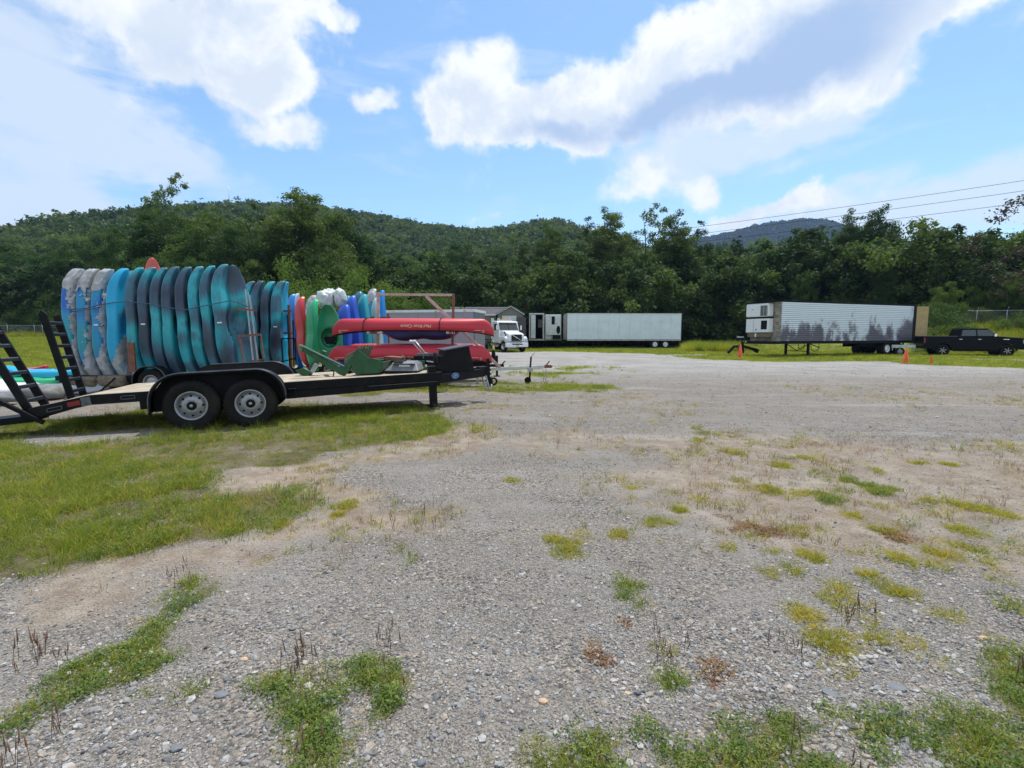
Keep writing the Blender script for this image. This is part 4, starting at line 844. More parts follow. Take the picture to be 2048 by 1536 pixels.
M['k_blue'] = band_mat('blue_and_aqua_plastic', [(.32, (.01, .08, .46)), (.45, (.012, .14, .50)), (.55, (.015, .26, .50)), (.68, (.02, .30, .38))], .5, fine=.15)
M['k_cyan'] = band_mat('cyan_plastic', [(.3, (.01, .36, .60)), (.7, (.02, .42, .68))], fine=.1)
M['k_azure'] = band_mat('azure_plastic', [(.3, (.008, .20, .62)), (.7, (.01, .26, .70))], fine=.1)
M['k_royal'] = band_mat('royal_blue_plastic', [(.3, (.03, .05, .34)), (.52, (.02, .08, .48)), (.7, (.03, .12, .60))], fine=.1)
M['k_navy'] = band_mat('navy_plastic', [(.3, (.015, .02, .09)), (.7, (.03, .05, .20))], fine=.1)
M['k_red'] = band_mat('red_plastic', [(.3, (.58, .03, .035)), (.7, (.70, .06, .055))], fine=.1)
M['k_coral'] = band_mat('coral_plastic', [(.3, (.78, .14, .09)), (.7, (.80, .18, .12))], fine=.1)
M['k_green'] = band_mat('green_plastic', [(.3, (.01, .20, .08)), (.7, (.015, .30, .11))], fine=.1)
M['k_lgreen'] = band_mat('bright_green_plastic', [(.3, (.02, .38, .14)), (.7, (.03, .45, .17))], fine=.1)
M['k_aqua'] = band_mat('aqua_plastic', [(.3, (.02, .30, .36)), (.7, (.03, .38, .42))], fine=.1)
M['k_white'] = band_mat('white_plastic', [(.3, (.62, .66, .72)), (.7, (.75, .78, .80))], fine=.1)
M['k_pale'] = band_mat('pale_aqua_plastic', [(.3, (.42, .66, .64)), (.7, (.55, .75, .70))], fine=.1)
M['canoe'] = mat('red_canoe_plastic', (.56, .026, .042), .45, var=.07, vscale=2, dirt=(.42, .05, .05), dscale=5, damt=.4)
KL = 2.95
def kay_pt(s, f, W=.72, D=.335, rock=.07, grow=1.0, crump=0, tip=1.0):
    pw = max(math.sin(math.pi * min(max(s, 0), 1)), 0) ** .44; pd = max(math.sin(math.pi * min(max(s, 0), 1)), 0) ** (.21 * tip)
    pd *= 1 - .16 * math.exp(-((s - .52) / .07) ** 2) * (1 if math.cos(f) < .2 else .3) + .05 * math.exp(-((s - .3) / .1) ** 2)
    c, sn = math.cos(f), math.sin(f); e = .75
    x = D / 2 * pd * (abs(c) ** e) * (1 if c > 0 else -1) * grow + rock * (abs(2 * s - 1) ** 5 * 2.6 - .5) +   .010 * math.cos(3.4 * math.pi * s + .3); y = W / 2 * pw * (abs(sn) ** e) * (1 if sn > 0 else -1) * grow
    return x, y
def kayak_hull(kindm, recess=True):
    m = MB(); n = 30; rings = []; S = [.5 - .5 * math.cos(math.pi * i / 45) for i in range(46)]
    for s in S:
        ring = []
        for k in range(n):
            f = 2 * math.pi * k / n; x, y = kay_pt(s, f)
            z = s * KL
            if recess and math.cos(f) > .2:
                q = ((s - .5) / .13) ** 2 + (y / .21) ** 2
                if q < 1.1: x -= .20 * (1 - float(sstep(q, .7, 1.1)))
            # shallow moulded chine lines
            r_ = 1 + .045 * math.cos(6 * f); x *= r_; y *= r_; ring.append((x, y, z))
        rings.append(ring)
    m.loft(rings, True); o = m.build('kayak', M[kindm]); me = o.data; bpy.data.objects.remove(o); return me
HULL = {}
def hull_for(k):
    if k not in HULL: HULL[k] = kayak_hull(k)
    return HULL[k]
def part_mesh(fn, mt):
    m = MB(); fn(m); o = m.build('p', mt); me = o.data; bpy.data.objects.remove(o); return me
def rimfn(m):
    pts = []
    for k in range(29):
        a = 2 * math.pi * k / 28; s = .5 + .135 * math.cos(a); y = .215 * math.sin(a); x, _ = kay_pt(s, 0); pts.append((x * (1 - .25 * (y / .36) ** 2) + .005, y, s * KL))
    m.tube(pts, .016, 6, False)
COAM = part_mesh(rimfn, M['blackmatte'])
SEAT = part_mesh(lambda m: m.box((-.02, 0, .47 * KL), (.04, .3, .30)), M['blackmatte'])
HAND = part_mesh(lambda m: m.tube([(.06, 0, .03 * KL), (.15, 0, .055 * KL), (.10, 0, .09 * KL)], .008, 5), M['blackmatte'])
HAND2 = part_mesh(lambda m: m.tube([(.06, 0, .97 * KL), (.15, 0, .945 * KL), (.10, 0, .91 * KL)], .008, 5), M['blackmatte'])
LABL = part_mesh(lambda m: m.box((-.0, -.372, .5 * KL), (.10, .008, .035)), M['label'])
def wrap_mesh(seed):
    q = np.random.RandomState(seed); ph = q.rand(6) * 9; V = []; idx = {}; Fs = []; ns, nf = 110, 46
    def P(i, j):
        s = .003 + .994 * i / ns; f = 2 * math.pi * j / nf; x, y = kay_pt(s, f, grow=1.05); r = float(fbm(s * 34 + ph[0], f * 3.2 + ph[1], 3)) - .5
        r2 = float(fbm(s * 9 + ph[2], f * 2 + ph[3], 2)) - .5
        return (x + math.cos(f) * (.05 * r + .05 * r2 + .012), y + math.sin(f) * (.05 * r + .05 * r2 + .012), s * KL + .02 * r)
    pts = [[P(i, j) for j in range(nf)] for i in range(ns + 1)]
    m = MB(); b = [p for row in pts for p in row]; fs = []
    for i in range(ns):
        s = i / ns
        for j in range(nf):
            f = 2 * math.pi * (j + .5) / nf; c = math.cos(f); nz = float(fbm(s * 16 + ph[4], f * 2.4 + ph[5], 4)) - .5; nl = float(fbm(s * 40, f * 1.3 + ph[3], 2)) - .5
            top = s > .80 + .10 * nz; side = c > .38 + 1.3 * nz + .5 * nl + (.2 if s < .55 else 0); bot = s < .05 + .17 * (c + 1) + .15 * nz
            if seed == 4: top = False; side = False; bot = s < .02 + .20 * (c + 1) + .15 * nz
            if top or side or bot: fs.append((i * nf + j, i * nf + (j + 1) % nf, (i + 1) * nf + (j + 1) % nf, (i + 1) * nf + j))
    m.add(b, fs, True); o = m.build('w', M['wrap']); me = o.data; bpy.data.objects.remove(o); return me
def kayak(mk, pxb, pxt, yt, Y, label, zb=.32, rz=0, group=None, rim=False, lab=False, wrap=None, wid=1.0, tilt=None, yb=None):
    a = at(pxb, yb or 742, Y); b = at(pxt, yt, Y); zb = a.z if yb else zb; L_ = math.hypot(b.z - zb, b.x - a.x)
    o = bpy.data.objects.new('kayak', hull_for(mk)); COL.objects.link(o); s = L_ / KL
    ax = at(pxb, yb or 742, Y).x
    lean = math.atan2(b.x - ax, b.z - zb)
    o.rotation_mode = 'XYZ'; Mx = Matrix.Rotation(lean, 4, 'Y') @ Matrix.Rotation(tilt or 0, 4, 'X') @ Matrix.Rotation(rz, 4, 'Z'); o.rotation_euler = Mx.to_euler(); o.scale = (wid, wid, s)
    o.location = (ax, Y, zb); tag(o, label, 'kayak', group)
    for nm, me, on in (('cockpit_rim', COAM, rim), ('seat', SEAT, rim), ('grab_handle', HAND, True), ('grab_handle', HAND2, True), ('sticker', LABL, lab), ('plastic_wrap', wrap, wrap is not None)):
        if on:
            c = bpy.data.objects.new(nm, me); COL.objects.link(c); c.parent = o
    return o
GT = 'kayaks standing on end in the tall row'
ORD = ['first', 'second', 'third', 'fourth', 'fifth', 'sixth', 'seventh', 'eighth']
for i, (b, t) in enumerate(((161, 147), (189, 177), (217, 206))):
    kayak('k_blue', b, t, 537, 13, 'blue kayak in torn grey plastic wrap, %s of three at the left end' % ('leftmost' if i == 0 else 'middle' if i == 1 else 'rightmost'), group=GT, lab=i == 2, wrap=wrap_mesh(i + 1), rz=.12)
kayak('k_cyan', 245, 236, 536, 13, 'bright cyan blue kayak unwrapped beside the three wrapped ones', group=GT, wid=1.1, rz=.25, wrap=wrap_mesh(4))
kayak('k_teal', 262, 256, 541, 13.9, 'dark kayak half hidden behind the bright cyan kayak', group=GT)
for i, (b, t, y) in enumerate(((287, 270, 535), (309, 294, 534), (333, 317, 535), (357, 341, 533), (388, 365, 534), (414, 389, 533), (440, 413, 532), (466, 437, 529))):
    kayak('k_teal', b, t, y, 13, 'dark teal kayak on end, %s of eight from the cyan one' % ORD[i], group=GT, lab=i in (1, 7), rz=.10 + .05 * (i % 3), wid=.98 if i < 7 else 1.08)
kayak('k_teal', 497, 464, 532, 13.3, 'dark kayak turned deck side out at the right end of the tall row', group=GT, rz=-1.0, wid=1.0)
kayak('k_coral', 330, 303, 517, 14.6, 'coral red kayak whose tip sticks up behind the tall row', group=GT, rz=-.9, wid=.9)
G2_ = 'kayaks standing on end in the lower row'
for i, (b, t, y) in enumerate(((502, 495, 562), (517, 513, 561), (537, 535, 562), (555, 556, 561))):
    kayak('k_teal', b, t, y, 16, 'teal kayak in the shorter row right of the tall row, %s from the left' % ORD[i], group=G2_, rz=.25, wid=1.05, lab=i == 3)
kayak('k_cyan', 566, 566, 563, 17.2, 'pale blue kayak tip behind the right end of the shorter row', group=G2_, wid=.9)
for b_, t_, y_ in ((508, 499, 600), (520, 506, 604)):
    pass
G3_ = 'coloured kayaks standing in the far rack'
kayak('k_azure', 597, 580, 588, 19, 'azure blue kayak standing at the left of the far rack', zb=.25, group=G3_, rz=.7, wid=.85)
kayak('k_white', 600, 590, 587, 20, 'pale kayak tip behind the azure blue one', zb=.25, group=G3_, wid=.8)
kayak('k_red', 613, 598, 593, 18.6, 'red kayak standing between the blue and green ones', zb=.3, group=G3_, rz=.8, wid=.95, lab=True)
kayak('k_white', 628, 622, 590, 20, 'white wrapped kayak between the red and green ones', zb=.3, group=G3_, rz=.9, wid=.9, wrap=wrap_mesh(7))
kayak('k_lgreen', 626, 626, 598, 18.2, 'bright green kayak edge on, beside the red one', zb=.2, group=G3_, rz=.85, wid=.95)
kayak('k_green', 664, 656, 609, 16.9, 'green kayak showing its open cockpit to the camera', zb=.3, group=G3_, rz=-1.35, wid=1.12, rim=True)
kayak('k_royal', 686, 688, 608, 17.8, 'indigo kayak half hidden by the left end of the red canoes', zb=.25, group=G3_, rz=1.2, wid=.95)
kayak('k_aqua', 690, 692, 591, 19.6, 'aqua kayak behind the indigo one', zb=.25, group=G3_, rz=.9, wid=.8)
kayak('k_royal', 722, 700, 591, 18.6, 'royal blue kayak behind the indigo one, to its right', zb=.25, group=G3_, rz=.9, wid=.95)
kayak('k_teal', 716, 716, 582, 19.8, 'dark teal kayak standing behind the royal blue one', zb=.25, group=G3_, rz=1.2, wid=.95)
kayak('k_aqua', 736, 724, 588, 19, 'turquoise kayak standing left of the rack post', zb=.25, group=G3_, rz=1.0, wid=.9)
kayak('k_cyan', 752, 742, 577, 20.5, 'cyan kayak partly wrapped in white plastic behind the rack post', zb=.25, group=G3_, rz=1.0, wid=.95, wrap=wrap_mesh(9))
kayak('k_azure', 766, 761, 580, 20.5, 'azure kayak at the right end of the far rack', zb=.25, group=G3_, rz=.9, wid=.8)
kayak('k_pale', 764, 748, 596, 20, 'pale aqua kayak leaning at the right end of the far rack', zb=.25, group=G3_, rz=.9, wid=.7)

def bag(px0, px1, y0, y1, Y, label, seed):
    """a crumpled plastic bag pulled over standing gear"""
    a = at(px0, y1, Y); b = at(px1, y0, Y); cx, w_, h = (a.x + b.x) / 2, (b.x - a.x) / 2, b.z - a.z
    bm = bmesh.new(); bmesh.ops.create_icosphere(bm, subdivisions=4, radius=1)
    for v in bm.verts:
        c = v.co; n_ = float(fbm(c.x * 3 + seed, c.z * 3 + c.y * 2 + 4, 4)) - .5
        n_ += .5 * (float(fbm(c.x * 9 + seed, c.z * 4 + 2, 3)) - .5); q = 1 + .45 * n_; sx_ = max(abs(c.x), abs(c.z)); k = 1.0 / max(sx_, .7) ** .3
        v.co = Vector((c.x * q * k * w_, c.y * q * .35, (c.z * q * k * .5 + .5) * h))
    for f in bm.faces: f.smooth = True
    me = bpy.data.meshes.new('plastic_bag'); bm.to_mesh(me); bm.free(); me.materials.append(M['bag']); o = bpy.data.objects.new('plastic_bag', me); COL.objects.link(o)
    o.location = (cx, Y, a.z); return tag(o, label, 'bag', 'plastic bags over gear on the far rack')
bag(636, 668, 580, 620, 18.8, 'large white plastic bag above the open green kayak', 1)
bag(648, 672, 577, 612, 19.4, 'white bag with an aqua tint behind the large white bag', 5)
bag(670, 691, 577, 616, 18.9, 'white plastic bag tied at its neck, right of the large bag', 9)

# flat kayaks on the grass at left
def lying(mk, px0, px1, y, Y, label, zs=1.0, th=.3, rz=0):
    a, b = at(px0, y, Y), at(px1, y, Y); L_ = b.x - a.x
    o = bpy.data.objects.new('kayak', hull_for(mk)); COL.objects.link(o); o.scale = (th / .34, 1, L_ / KL)
    o.rotation_euler = (Matrix.Rotation(rz, 4, 'Z') @ Matrix.Rotation(math.pi / 2, 4, 'Y') @ Matrix.Rotation(math.pi, 4, 'Z')).to_euler()
    o.location = (a.x, Y, a.z); tag(o, label, 'kayak', 'kayaks lying stacked on the ground at left')
    for nm, me in (('grab_handle', HAND), ('grab_handle', HAND2)):
        c = bpy.data.objects.new(nm, me); COL.objects.link(c); c.parent = o
    return o
lying('k_red', -70, 95, 742, 14.5, 'red kayak lying at the back of the ground stack', th=.28)
lying('k_aqua', -120, 50, 752, 13.3, 'aqua kayak lying at the left end of the ground stack', th=.30)
lying('k_cyan', 15, 240, 748, 13.6, 'bright blue kayak lying on top of the green one', th=.36)
lying('k_lgreen', -30, 200, 762, 13.0, 'bright green kayak lying under the bright blue one', th=.24)
lying('k_white', -10, 235, 774, 12.7, 'white kayak lying lowest in the ground stack', th=.34)
def lump(px0, px1, y0, y1, Y, mt, name, label, cat, dy=.6, seed=2, boxy=.45):
    a = at(px0, y1, Y); b = at(px1, y0, Y); bm = bmesh.new(); bmesh.ops.create_icosphere(bm, subdivisions=3, radius=1)
    for v in bm.verts:
        c = v.co; n_ = float(fbm(c.x * 1.6 + seed, c.z * 1.8 + c.y * 1.7 + seed, 3)) - .5; k = 1 / max(abs(c.x), abs(c.z), abs(c.y)) ** boxy
        v.co = Vector((c.x * k * (1 + .4 * n_) * (b.x - a.x) / 2, c.y * k * dy, (c.z * k * (1 + .5 * n_) * .5 + .5) * (b.z - a.z)))
    for f in bm.faces: f.smooth = True
    me = bpy.data.meshes.new(name); bm.to_mesh(me); bm.free(); me.materials.append(mt); o = bpy.data.objects.new(name, me); COL.objects.link(o); o.location = ((a.x + b.x) / 2, Y, a.z); return tag(o, label, cat)
lump(58, 122, 770, 798, 11.6, M['concrete'], 'concrete_block', 'weathered grey concrete block behind the trailer tail', 'block', .4)
lump(-40, 22, 784, 806, 10.6, M['stonegrey'], 'boulder', 'grey boulder at the left edge under the ramp', 'boulder', .35, 5)
lump(-60, 62, 770, 800, 12.0, M['tarp'], 'tarpaulin', 'white tarpaulin spread on the ground under the ramp', 'tarpaulin', .7, 8, .8)
lump(150, 205, 752, 772, 12.7, M['wood_grey'], 'timber_block', 'weathered timber block under the wrapped kayaks', 'block', .3, 3, .9)
lump(208, 262, 750, 772, 12.7, M['wood_grey'], 'timber_block', 'weathered timber block under the cyan kayak', 'block', .3, 6, .9)

# rope, rusty frames
def rope(pts, Y, label, r=.012, mt='rope', Ys=None):
    P = [at(p[0], p[1], (Ys[i] if Ys else Y)) for i, p in enumerate(pts)]; o = empty('rope', P[0], label=label, cat='rope'); m = MB(); m.tube(P, r, 6); m.build('strand', M[mt], o, world=True); return o
rope([(140, 619), (170, 617), (200, 610), (228, 605), (252, 603)], 12.55, 'blue rope tied round the wrapped kayaks')
rope([(252, 596), (262, 604), (300, 608), (340, 616), (372, 620), (400, 613), (432, 607), (462, 601), (478, 606), (497, 614)], 12.5, 'blue rope tied round the dark teal kayaks')
o = empty('rope', at(140, 624, 12.5), label='second strand of rope on the first wrapped kayaks', cat='rope'); MB().tube([at(140, 624, 12.56), at(172, 620, 12.52), (at(205, 612, 12.54))], .01, 5).build('strand', M['rope'], o, world=True)
fr = empty('steel_frame', at(500, 735, 12.6), label='rusty steel frame leaning against the end of the tall row', cat='frame')
for a, b in (((471, 617), (513, 621)), ((478, 672), (521, 669))):
    MB().bar(at(*a, 12.5), at(*b, 12.5), .04, .045).build('rail', M['rust'], fr, world=True)
for a, b, y in (((479, 672), (488, 728), 12.5), ((521, 669), (528, 718), 12.6), ((488, 728), (528, 718), 12.6), ((491, 578), (506, 720), 12.9), ((499, 590), (516, 722), 13.1)):
    MB().bar(at(*a, y), at(*b, y), .03, .03).build('upright', M['galv'] if y > 12.7 else M['rust'], fr, world=True)
fr2 = empty('steel_frame', at(575, 735, 15.4), label='black steel frame at the right end of the shorter row', cat='frame')
for a, b in (((563, 677), (590, 677)), ((563, 677), (566, 722)), ((590, 677), (592, 730)), ((562, 724), (593, 716)), ((575, 630), (580, 740)), ((586, 640), (588, 735))):
    MB().bar(at(*a, 15.3), at(*b, 15.3), .035, .035).build('upright', M['blackmatte'], fr2, world=True)

# racks that carry the kayaks
def rack(x0, x1, Y, zb, zt, label, wheels=(), dep=.9, posts=4, nm='kayak_rack', rails=(.55, .9)):
    o = empty(nm, ((x0 + x1) / 2, Y, tz((x0 + x1) / 2, Y)), label=label, cat='rack')
    for yy in (-dep / 2, dep / 2): MB().box(((x0 + x1) / 2, Y + yy, zb - .08), (x1 - x0, .08, .12)).build('side_beam', M['black'], o, world=True, bevel=.006)
    MB().box(((x0 + x1) / 2, Y - dep / 2 + .03, zb - .18), (x1 - x0 - .1, .04, .34)).build('front_skirt', M['blackmatte'], o, world=True)
    MB().box(((x0 + x1) / 2, Y, zb - .22), (x1 - x0 - .05, dep - .1, .05)).build('deck_plate', M['blackmatte'], o, world=True)
    MB().box(((x0 + x1) / 2, Y + dep / 2 - .02, zb - .2), (x1 - x0 - .05, .04, .4)).build('back_skirt', M['blackmatte'], o, world=True)
    for k in range(posts):
        x = x0 + .1 + (x1 - x0 - .2) * k / (posts - 1)
        MB().box((x, Y, zb - .08), (.08, dep - .09, .08)).build('cross_member', M['black'], o, world=True)
        MB().box((x, Y + dep / 2 + .09, (zt + .1) / 2), (.07, .07, zt - .1)).build('post', M['rust'], o, world=True)
        MB().box((x, Y - dep / 2 + .1, (zb - .14) / 2 + .02), (.07, .07, zb - .14)).build('foot', M['black'], o, world=True)
    for f in rails: MB().box(((x0 + x1) / 2, Y + dep / 2 + .03, zb + (zt - zb) * f), (x1 - x0, .05, .07)).build('back_rail', M['rust'], o, world=True)
    return o
def wheel(parent, c, r, wd, rim='rim', axis='y', rr=.58, holes=0, side=-1, seg=32, lug=True):
    """wheel part with tyre and rim; outer face towards side*axis"""
    e = empty('wheel', c); e.parent = parent; s = side
    T = MB(); hw = wd / 2
    T.lathe([(rr * r, -hw * .82), (rr * r * 1.03, -hw * .9), (r * .80, -hw), (r * .93, -hw * .93), (r * .985, -hw * .78), (r, -hw * .5), (r, 0), (r, hw * .5), (r * .985, hw * .78), (r * .93, hw * .93), (r * .8, hw), (rr * r, hw * .82)], axis, (0, 0, 0), seg, False)
    if r > .3 and seg >= 32:
        for k in range(36):
            a = 2 * math.pi * k / 36
            for off in (-.55, 0, .55):
                cc = [math.cos(a) * (r + .002), math.sin(a) * (r + .002)]; T.box((cc[0], off * hw, cc[1]), (.012, hw * .42, r * .12), (0, -a, 0))
    T.build('tyre', M['rubber'], e)
    q = MB(); o_ = s * hw
    q.lathe([(rr * r * 1.02, o_ * .86), (rr * r * .99, o_ * .95), (rr * r * .92, o_ * .88), (rr * r * .86, o_ * .70), (rr * r * .84, o_ * .30), (rr * r * .80, o_ * .22), (rr * r * .76, o_ * .50), (rr * r * .60, o_ * .58), (rr * r * .50, o_ * .70), (rr * r * .34, o_ * .66), (rr * r * .22, o_ * .68), (rr * r * .2, o_ * .8), (.001, o_ * .82)], axis, (0, 0, 0), seg, False)
    q.build('rim', M[rim], e)
    if holes:
        h = MB()
        for k in range(holes):
            a = 2 * math.pi * k / holes; h.lathe([(r * .045, o_ * .30), (r * .045, o_ * .60), (.001, o_ * .602)], axis, (math.cos(a) * rr * r * .69, 0, math.sin(a) * rr * r * .69), 10)
        h.lathe([(rr * r * .31, o_ * .5), (rr * r * .31, o_ * .74), (rr * r * .17, o_ * .95), (.001, o_ * .96)], axis, (0, 0, 0), 16)
        h.build('vent_hole', M['blackmatte'], e)
        g_ = MB()
        for k in range(8):
            a = 2 * math.pi * (k + .5) / 8; g_.lathe([(.011, o_ * .6), (.011, o_ * .80), (.001, o_ * .82)], axis, (math.cos(a) * rr * r * .42, 0, math.sin(a) * rr * r * .42), 6)
        g_.lathe([(rr * r * .12, o_ * .9), (rr * r * .10, o_ * 1.04), (.001, o_ * 1.04)], axis, (0, 0, 0), 14)
        g_.build('lug_nut', M['galv'], e)
    return e
def fender(parent, x0, x1, y0, y1, ztop, zend, rad, mt=None, nm='fender', skirt=True):
    P = []; n = 9
    for k in range(n + 1):
        a = math.pi - (math.pi / 2) * k / n; P.append((x0 + rad + rad * math.cos(a), ztop - rad + rad * math.sin(a)))
    for k in range(n + 1):
        a = math.pi / 2 * (1 - k / n); P.append((x1 - rad + rad * math.cos(a), ztop - rad + rad * math.sin(a)))
    P = [(x0, zend)] + P + [(x1, zend + .08)]
    m = MB(); m.loft([[(p[0], y0, p[1]) for p in P], [(p[0], y1, p[1]) for p in P]], False, False); m.loft([[(p[0], y0, p[1]) for p in P], [(p[0] + (.5 * (x0 + x1) - p[0]) * .035, y0, p[1] - .035) for p in P]], False, False)
    o = m.build(nm, mt or M['black'], parent, solid=.006)
    m = MB(); m.tube([(p[0], y0, p[1]) for p in P], .008, 6); m.build(nm + '_lip', M['galv'] if False else M['lip'], o)
    if skirt:
        m = MB(); m.prism([(p[0], p[1] - .012) for p in P], 'y', y1 - .012, y1 - .004); m.build(nm + '_skirt', M['blackmatte'], o)
    return o
M['lip'] = mat('worn_and_sky_sheen_black', (.11, .12, .13), .35, .3, var=.4, vscale=8)  # worn black; also carries the sky sheen painted on the ramp step tops
x0, x1 = at(140, 745, 13).x, at(485, 745, 13).x
rk = rack(x0, x1, 13.1, .5, 2.55, 'dark wheeled rack under the tall row of kayaks', dep=1.0, posts=5)
cx_ = at(298, 745, 12.3).x; wheel(rk, (0, 0, 0), .33, .2, 'rim'); rk.children[-1].location = (cx_ - rk.location.x, 12.42 - rk.location.y, .33)
fo = empty('x'); bpy.data.objects.remove(fo)
f_ = fender(None, cx_ - .42, cx_ + .42, 12.28, 12.55, .74, .3, .38, nm='fender', skirt=False); f_.parent = rk; f_.matrix_parent_inverse = Matrix.Translation(rk.location).inverted()
MB().box((at(261, 715, 12.45).x, 12.5, at(261, 715, 12.45).z), (.16, .05, .75)).build('end_plate', M['rust'], rk, world=True)
x0, x1 = at(500, 745, 16).x, at(572, 745, 16).x; rack(x0, x1, 16.1, .45, 2.5, 'dark rack under the shorter row of kayaks', posts=3)
x0, x1 = at(576, 745, 19).x, at(772, 745, 19).x; rack(x0, x1, 19.2, .28, 2.35, 'black rack holding the coloured kayaks', posts=5, rails=(.93,), dep=1.3)

# ------------------------------------------------------------------ canoes on their trailer
def canoe(loc, L_, label, rz=0, text=True, beam=.45, group='red canoes upside down on the rack'):
    o = empty('canoe', loc, (math.pi, 0, rz), label, 'canoe', group); m = MB(); rings = []; n = 18; S = [.5 - .5 * math.cos(math.pi * i / 40) for i in range(41)]; edge = [[], []]
    for s in S:
        u = abs(2 * s - 1); b = beam * max(1 - u ** 2.6, 0) ** .8 + .012; h = .36 + .16 * u ** 4; zk = .30 * max(0, (u - .86) / .14) ** 2.0 + .02 * u ** 2
        # curved stems: the keel line runs in as it nears the gunwale
        ring = []
        for k in range(n + 1):
            a = math.pi * k / n; c, sn = math.cos(a), math.sin(a); y = b * (abs(c) ** .62) * (1 if c > 0 else -1); z = h - (h - zk) * abs(sn) ** .62
            ring.append(((s - .5) * L_, y, z))
        rings.append(ring); edge[0].append(ring[0]); edge[1].append(ring[-1])
    m.loft(rings, False, False); m.build('hull', M['canoe'], o, solid=.012)
    for e in edge: MB().tube(e, .014, 6).build('gunwale', M['blackmatte'], o)
    for s in (.3, .5, .72): MB().bar((L_ * (s - .5), -beam * .93, .345 + .02), (L_ * (s - .5), beam * .93, .365), .05, .02).build('thwart', M['wood_grey'], o)
    if text:
        t = text_mesh('lettering', 'Mad River Canoe', .125, M['cream'], shear=.2); t.parent = o; yy = beam * .985 + .012; t.location = (.18, yy + .004, .19); t.rotation_euler = (math.pi / 2 + .08, 0, math.pi)
    for sx_, al in ((-1, 'LEFT'), (1, 'RIGHT')):
        t = text_mesh('bow_mark', '(||)', .10, M['cream']); t.parent = o
        u = .87; yb_ = beam * (1 - u ** 2.6) ** .8; t.location = (sx_ * u * L_ / 2, yb_ + .03, .36); t.rotation_euler = (math.pi / 2 + .05, 0, math.pi - sx_ * -.28)
        m = MB(); m.box((sx_ * .775 * L_ / 2, beam * (1 - .775 ** 2.6) ** .8 + .016, .35), (.36, .003, .012), (0, 0, sx_ * -.22)); m.build('pinstripe', M['cream'], o)
    return o
M['cream'] = mat('cream_print', (.80, .62, .48), .6, var=.05)
YC = 15.3
def cpos(pl, pr, y, Y): a, b = at(pl, y, Y), at(pr, y, Y); return ((a.x + b.x) / 2, Y, a.z), b.x - a.x
l, L1 = cpos(664, 987, 637, 14.9); cn1 = canoe(l, L1, 'red canoe upside down on the upper arms of the rack', rz=0)
l, L1 = cpos(656, 983, 691, 14.8); canoe(l, L1, 'red canoe upside down on the lower near arms of the rack', text=False)
l, L1 = cpos(690, 976, 687, 16.4); canoe(l, L1, 'red canoe upside down on the lower far arms, behind the near one', text=False)
for px in (738, 886):
    p = at(px, 640, 14.9); m = MB(); pts = []
    for k in range(19):
        a = math.pi * k / 18; c, sn = math.cos(a), math.sin(a); pts.append((p.x + .05 * c, 14.9 + .462 * (abs(c) ** .62) * (1 if c > 0 else -1), l[2] * 0 + cn1.location.z - .355 + .365 * abs(sn) ** .62))
    o = empty('shadow_strap', pts[9], label='dark tube for the diagonal shadow over the upper red canoe at its %s' % ('left' if px < 800 else 'right'), cat='shadow_strap'); m.tube(pts, .014, 5); m.build('shadow_tube', M['blackmatte'], o, world=True)  # dark tube put in for a diagonal shadow across the hull
a = at(760, 668, 16.4); b = at(928, 668, 16.4)
o = bpy.data.objects.new('kayak', hull_for('k_navy')); COL.objects.link(o); o.scale = (1.55, 1, (b.x - a.x) / KL); o.location = (a.x, 16.2, at(760, 661, 16.2).z)
o.rotation_euler = (Matrix.Rotation(math.pi / 2, 4, 'Y') @ Matrix.Rotation(math.pi, 4, 'Z')).to_euler(); tag(o, 'navy blue kayak lying hull down behind the upper red canoe', 'kayak')
c = bpy.data.objects.new('cockpit_rim', COAM); COL.objects.link(c); c.parent = o

ct = empty('canoe_trailer', at(830, 765, 15.6), label='faded pink canoe trailer with a silver tongue', cat='trailer'); ct.location.z = 0
def cb(name, a, b, w_, h_, mt, Ya=15.6, Yb=None):
    o = MB().bar(at(*a, Ya), at(*b, Yb or Ya), w_, h_).build(name, M[mt], ct, world=True, bevel=.004); return o
cb('post', (756, 585), (757, 742), .085, .085, 'pinkrust'); cb('post', (907, 588), (904, 742), .07, .07, 'rust')
cb('top_bar', (752, 589), (909, 590), .06, .07, 'pinkrust'); cb('diagonal_brace', (852, 592), (1003, 738), .07, .09, 'pinkrust')
cb('main_beam', (690, 741), (965, 738), .1, .12, 'galv'); cb('tongue', (955, 740), (1092, 733), .09, .095, 'alu')
cb('side_beam', (955, 735), (905, 742), .06, .08, 'alu', 15.6, 16.4)
for px, y_ in ((757, 664), (904, 664), (757, 726), (904, 724)):
    p = at(px, y_, 15.6); MB().box((p.x, 15.6, p.z - .03), (.07, 2.3, .06)).build('arm', M['pinkrust'], ct, world=True, bevel=.004)
    m = MB()
    for yy in (14.55, 16.65): m.box((p.x, yy, p.z + .03), (.08, .05, .12))
    m.build('end_stop', M['white'], ct, world=True)
p = at(1058, 738, 15.6); z0 = tz(p.x, 15.6)
MB().tube([(p.x + .02, 15.53, z0 + .13), (p.x + .035, 15.53, p.z), (p.x + .06, 15.53, p.z + .38)], .028, 8).build('jack_tube', M['blackmatte'], ct, world=True)
MB().tube([(p.x + .06, 15.53, p.z + .38), (p.x + .16, 15.50, p.z + .50), (p.x + .17, 15.45, p.z + .53)], .01, 5).build('jack_crank', M['galv'], ct, world=True)
MB().box((p.x + .035, 15.55, p.z - .01), (.17, .13, .13)).build('jack_bracket', M['galv'], ct, world=True, bevel=.005)
wheel(ct, (p.x - .04 - ct.location.x, 15.53 - ct.location.y, z0 + .105), .105, .06, 'blackmatte', seg=18)
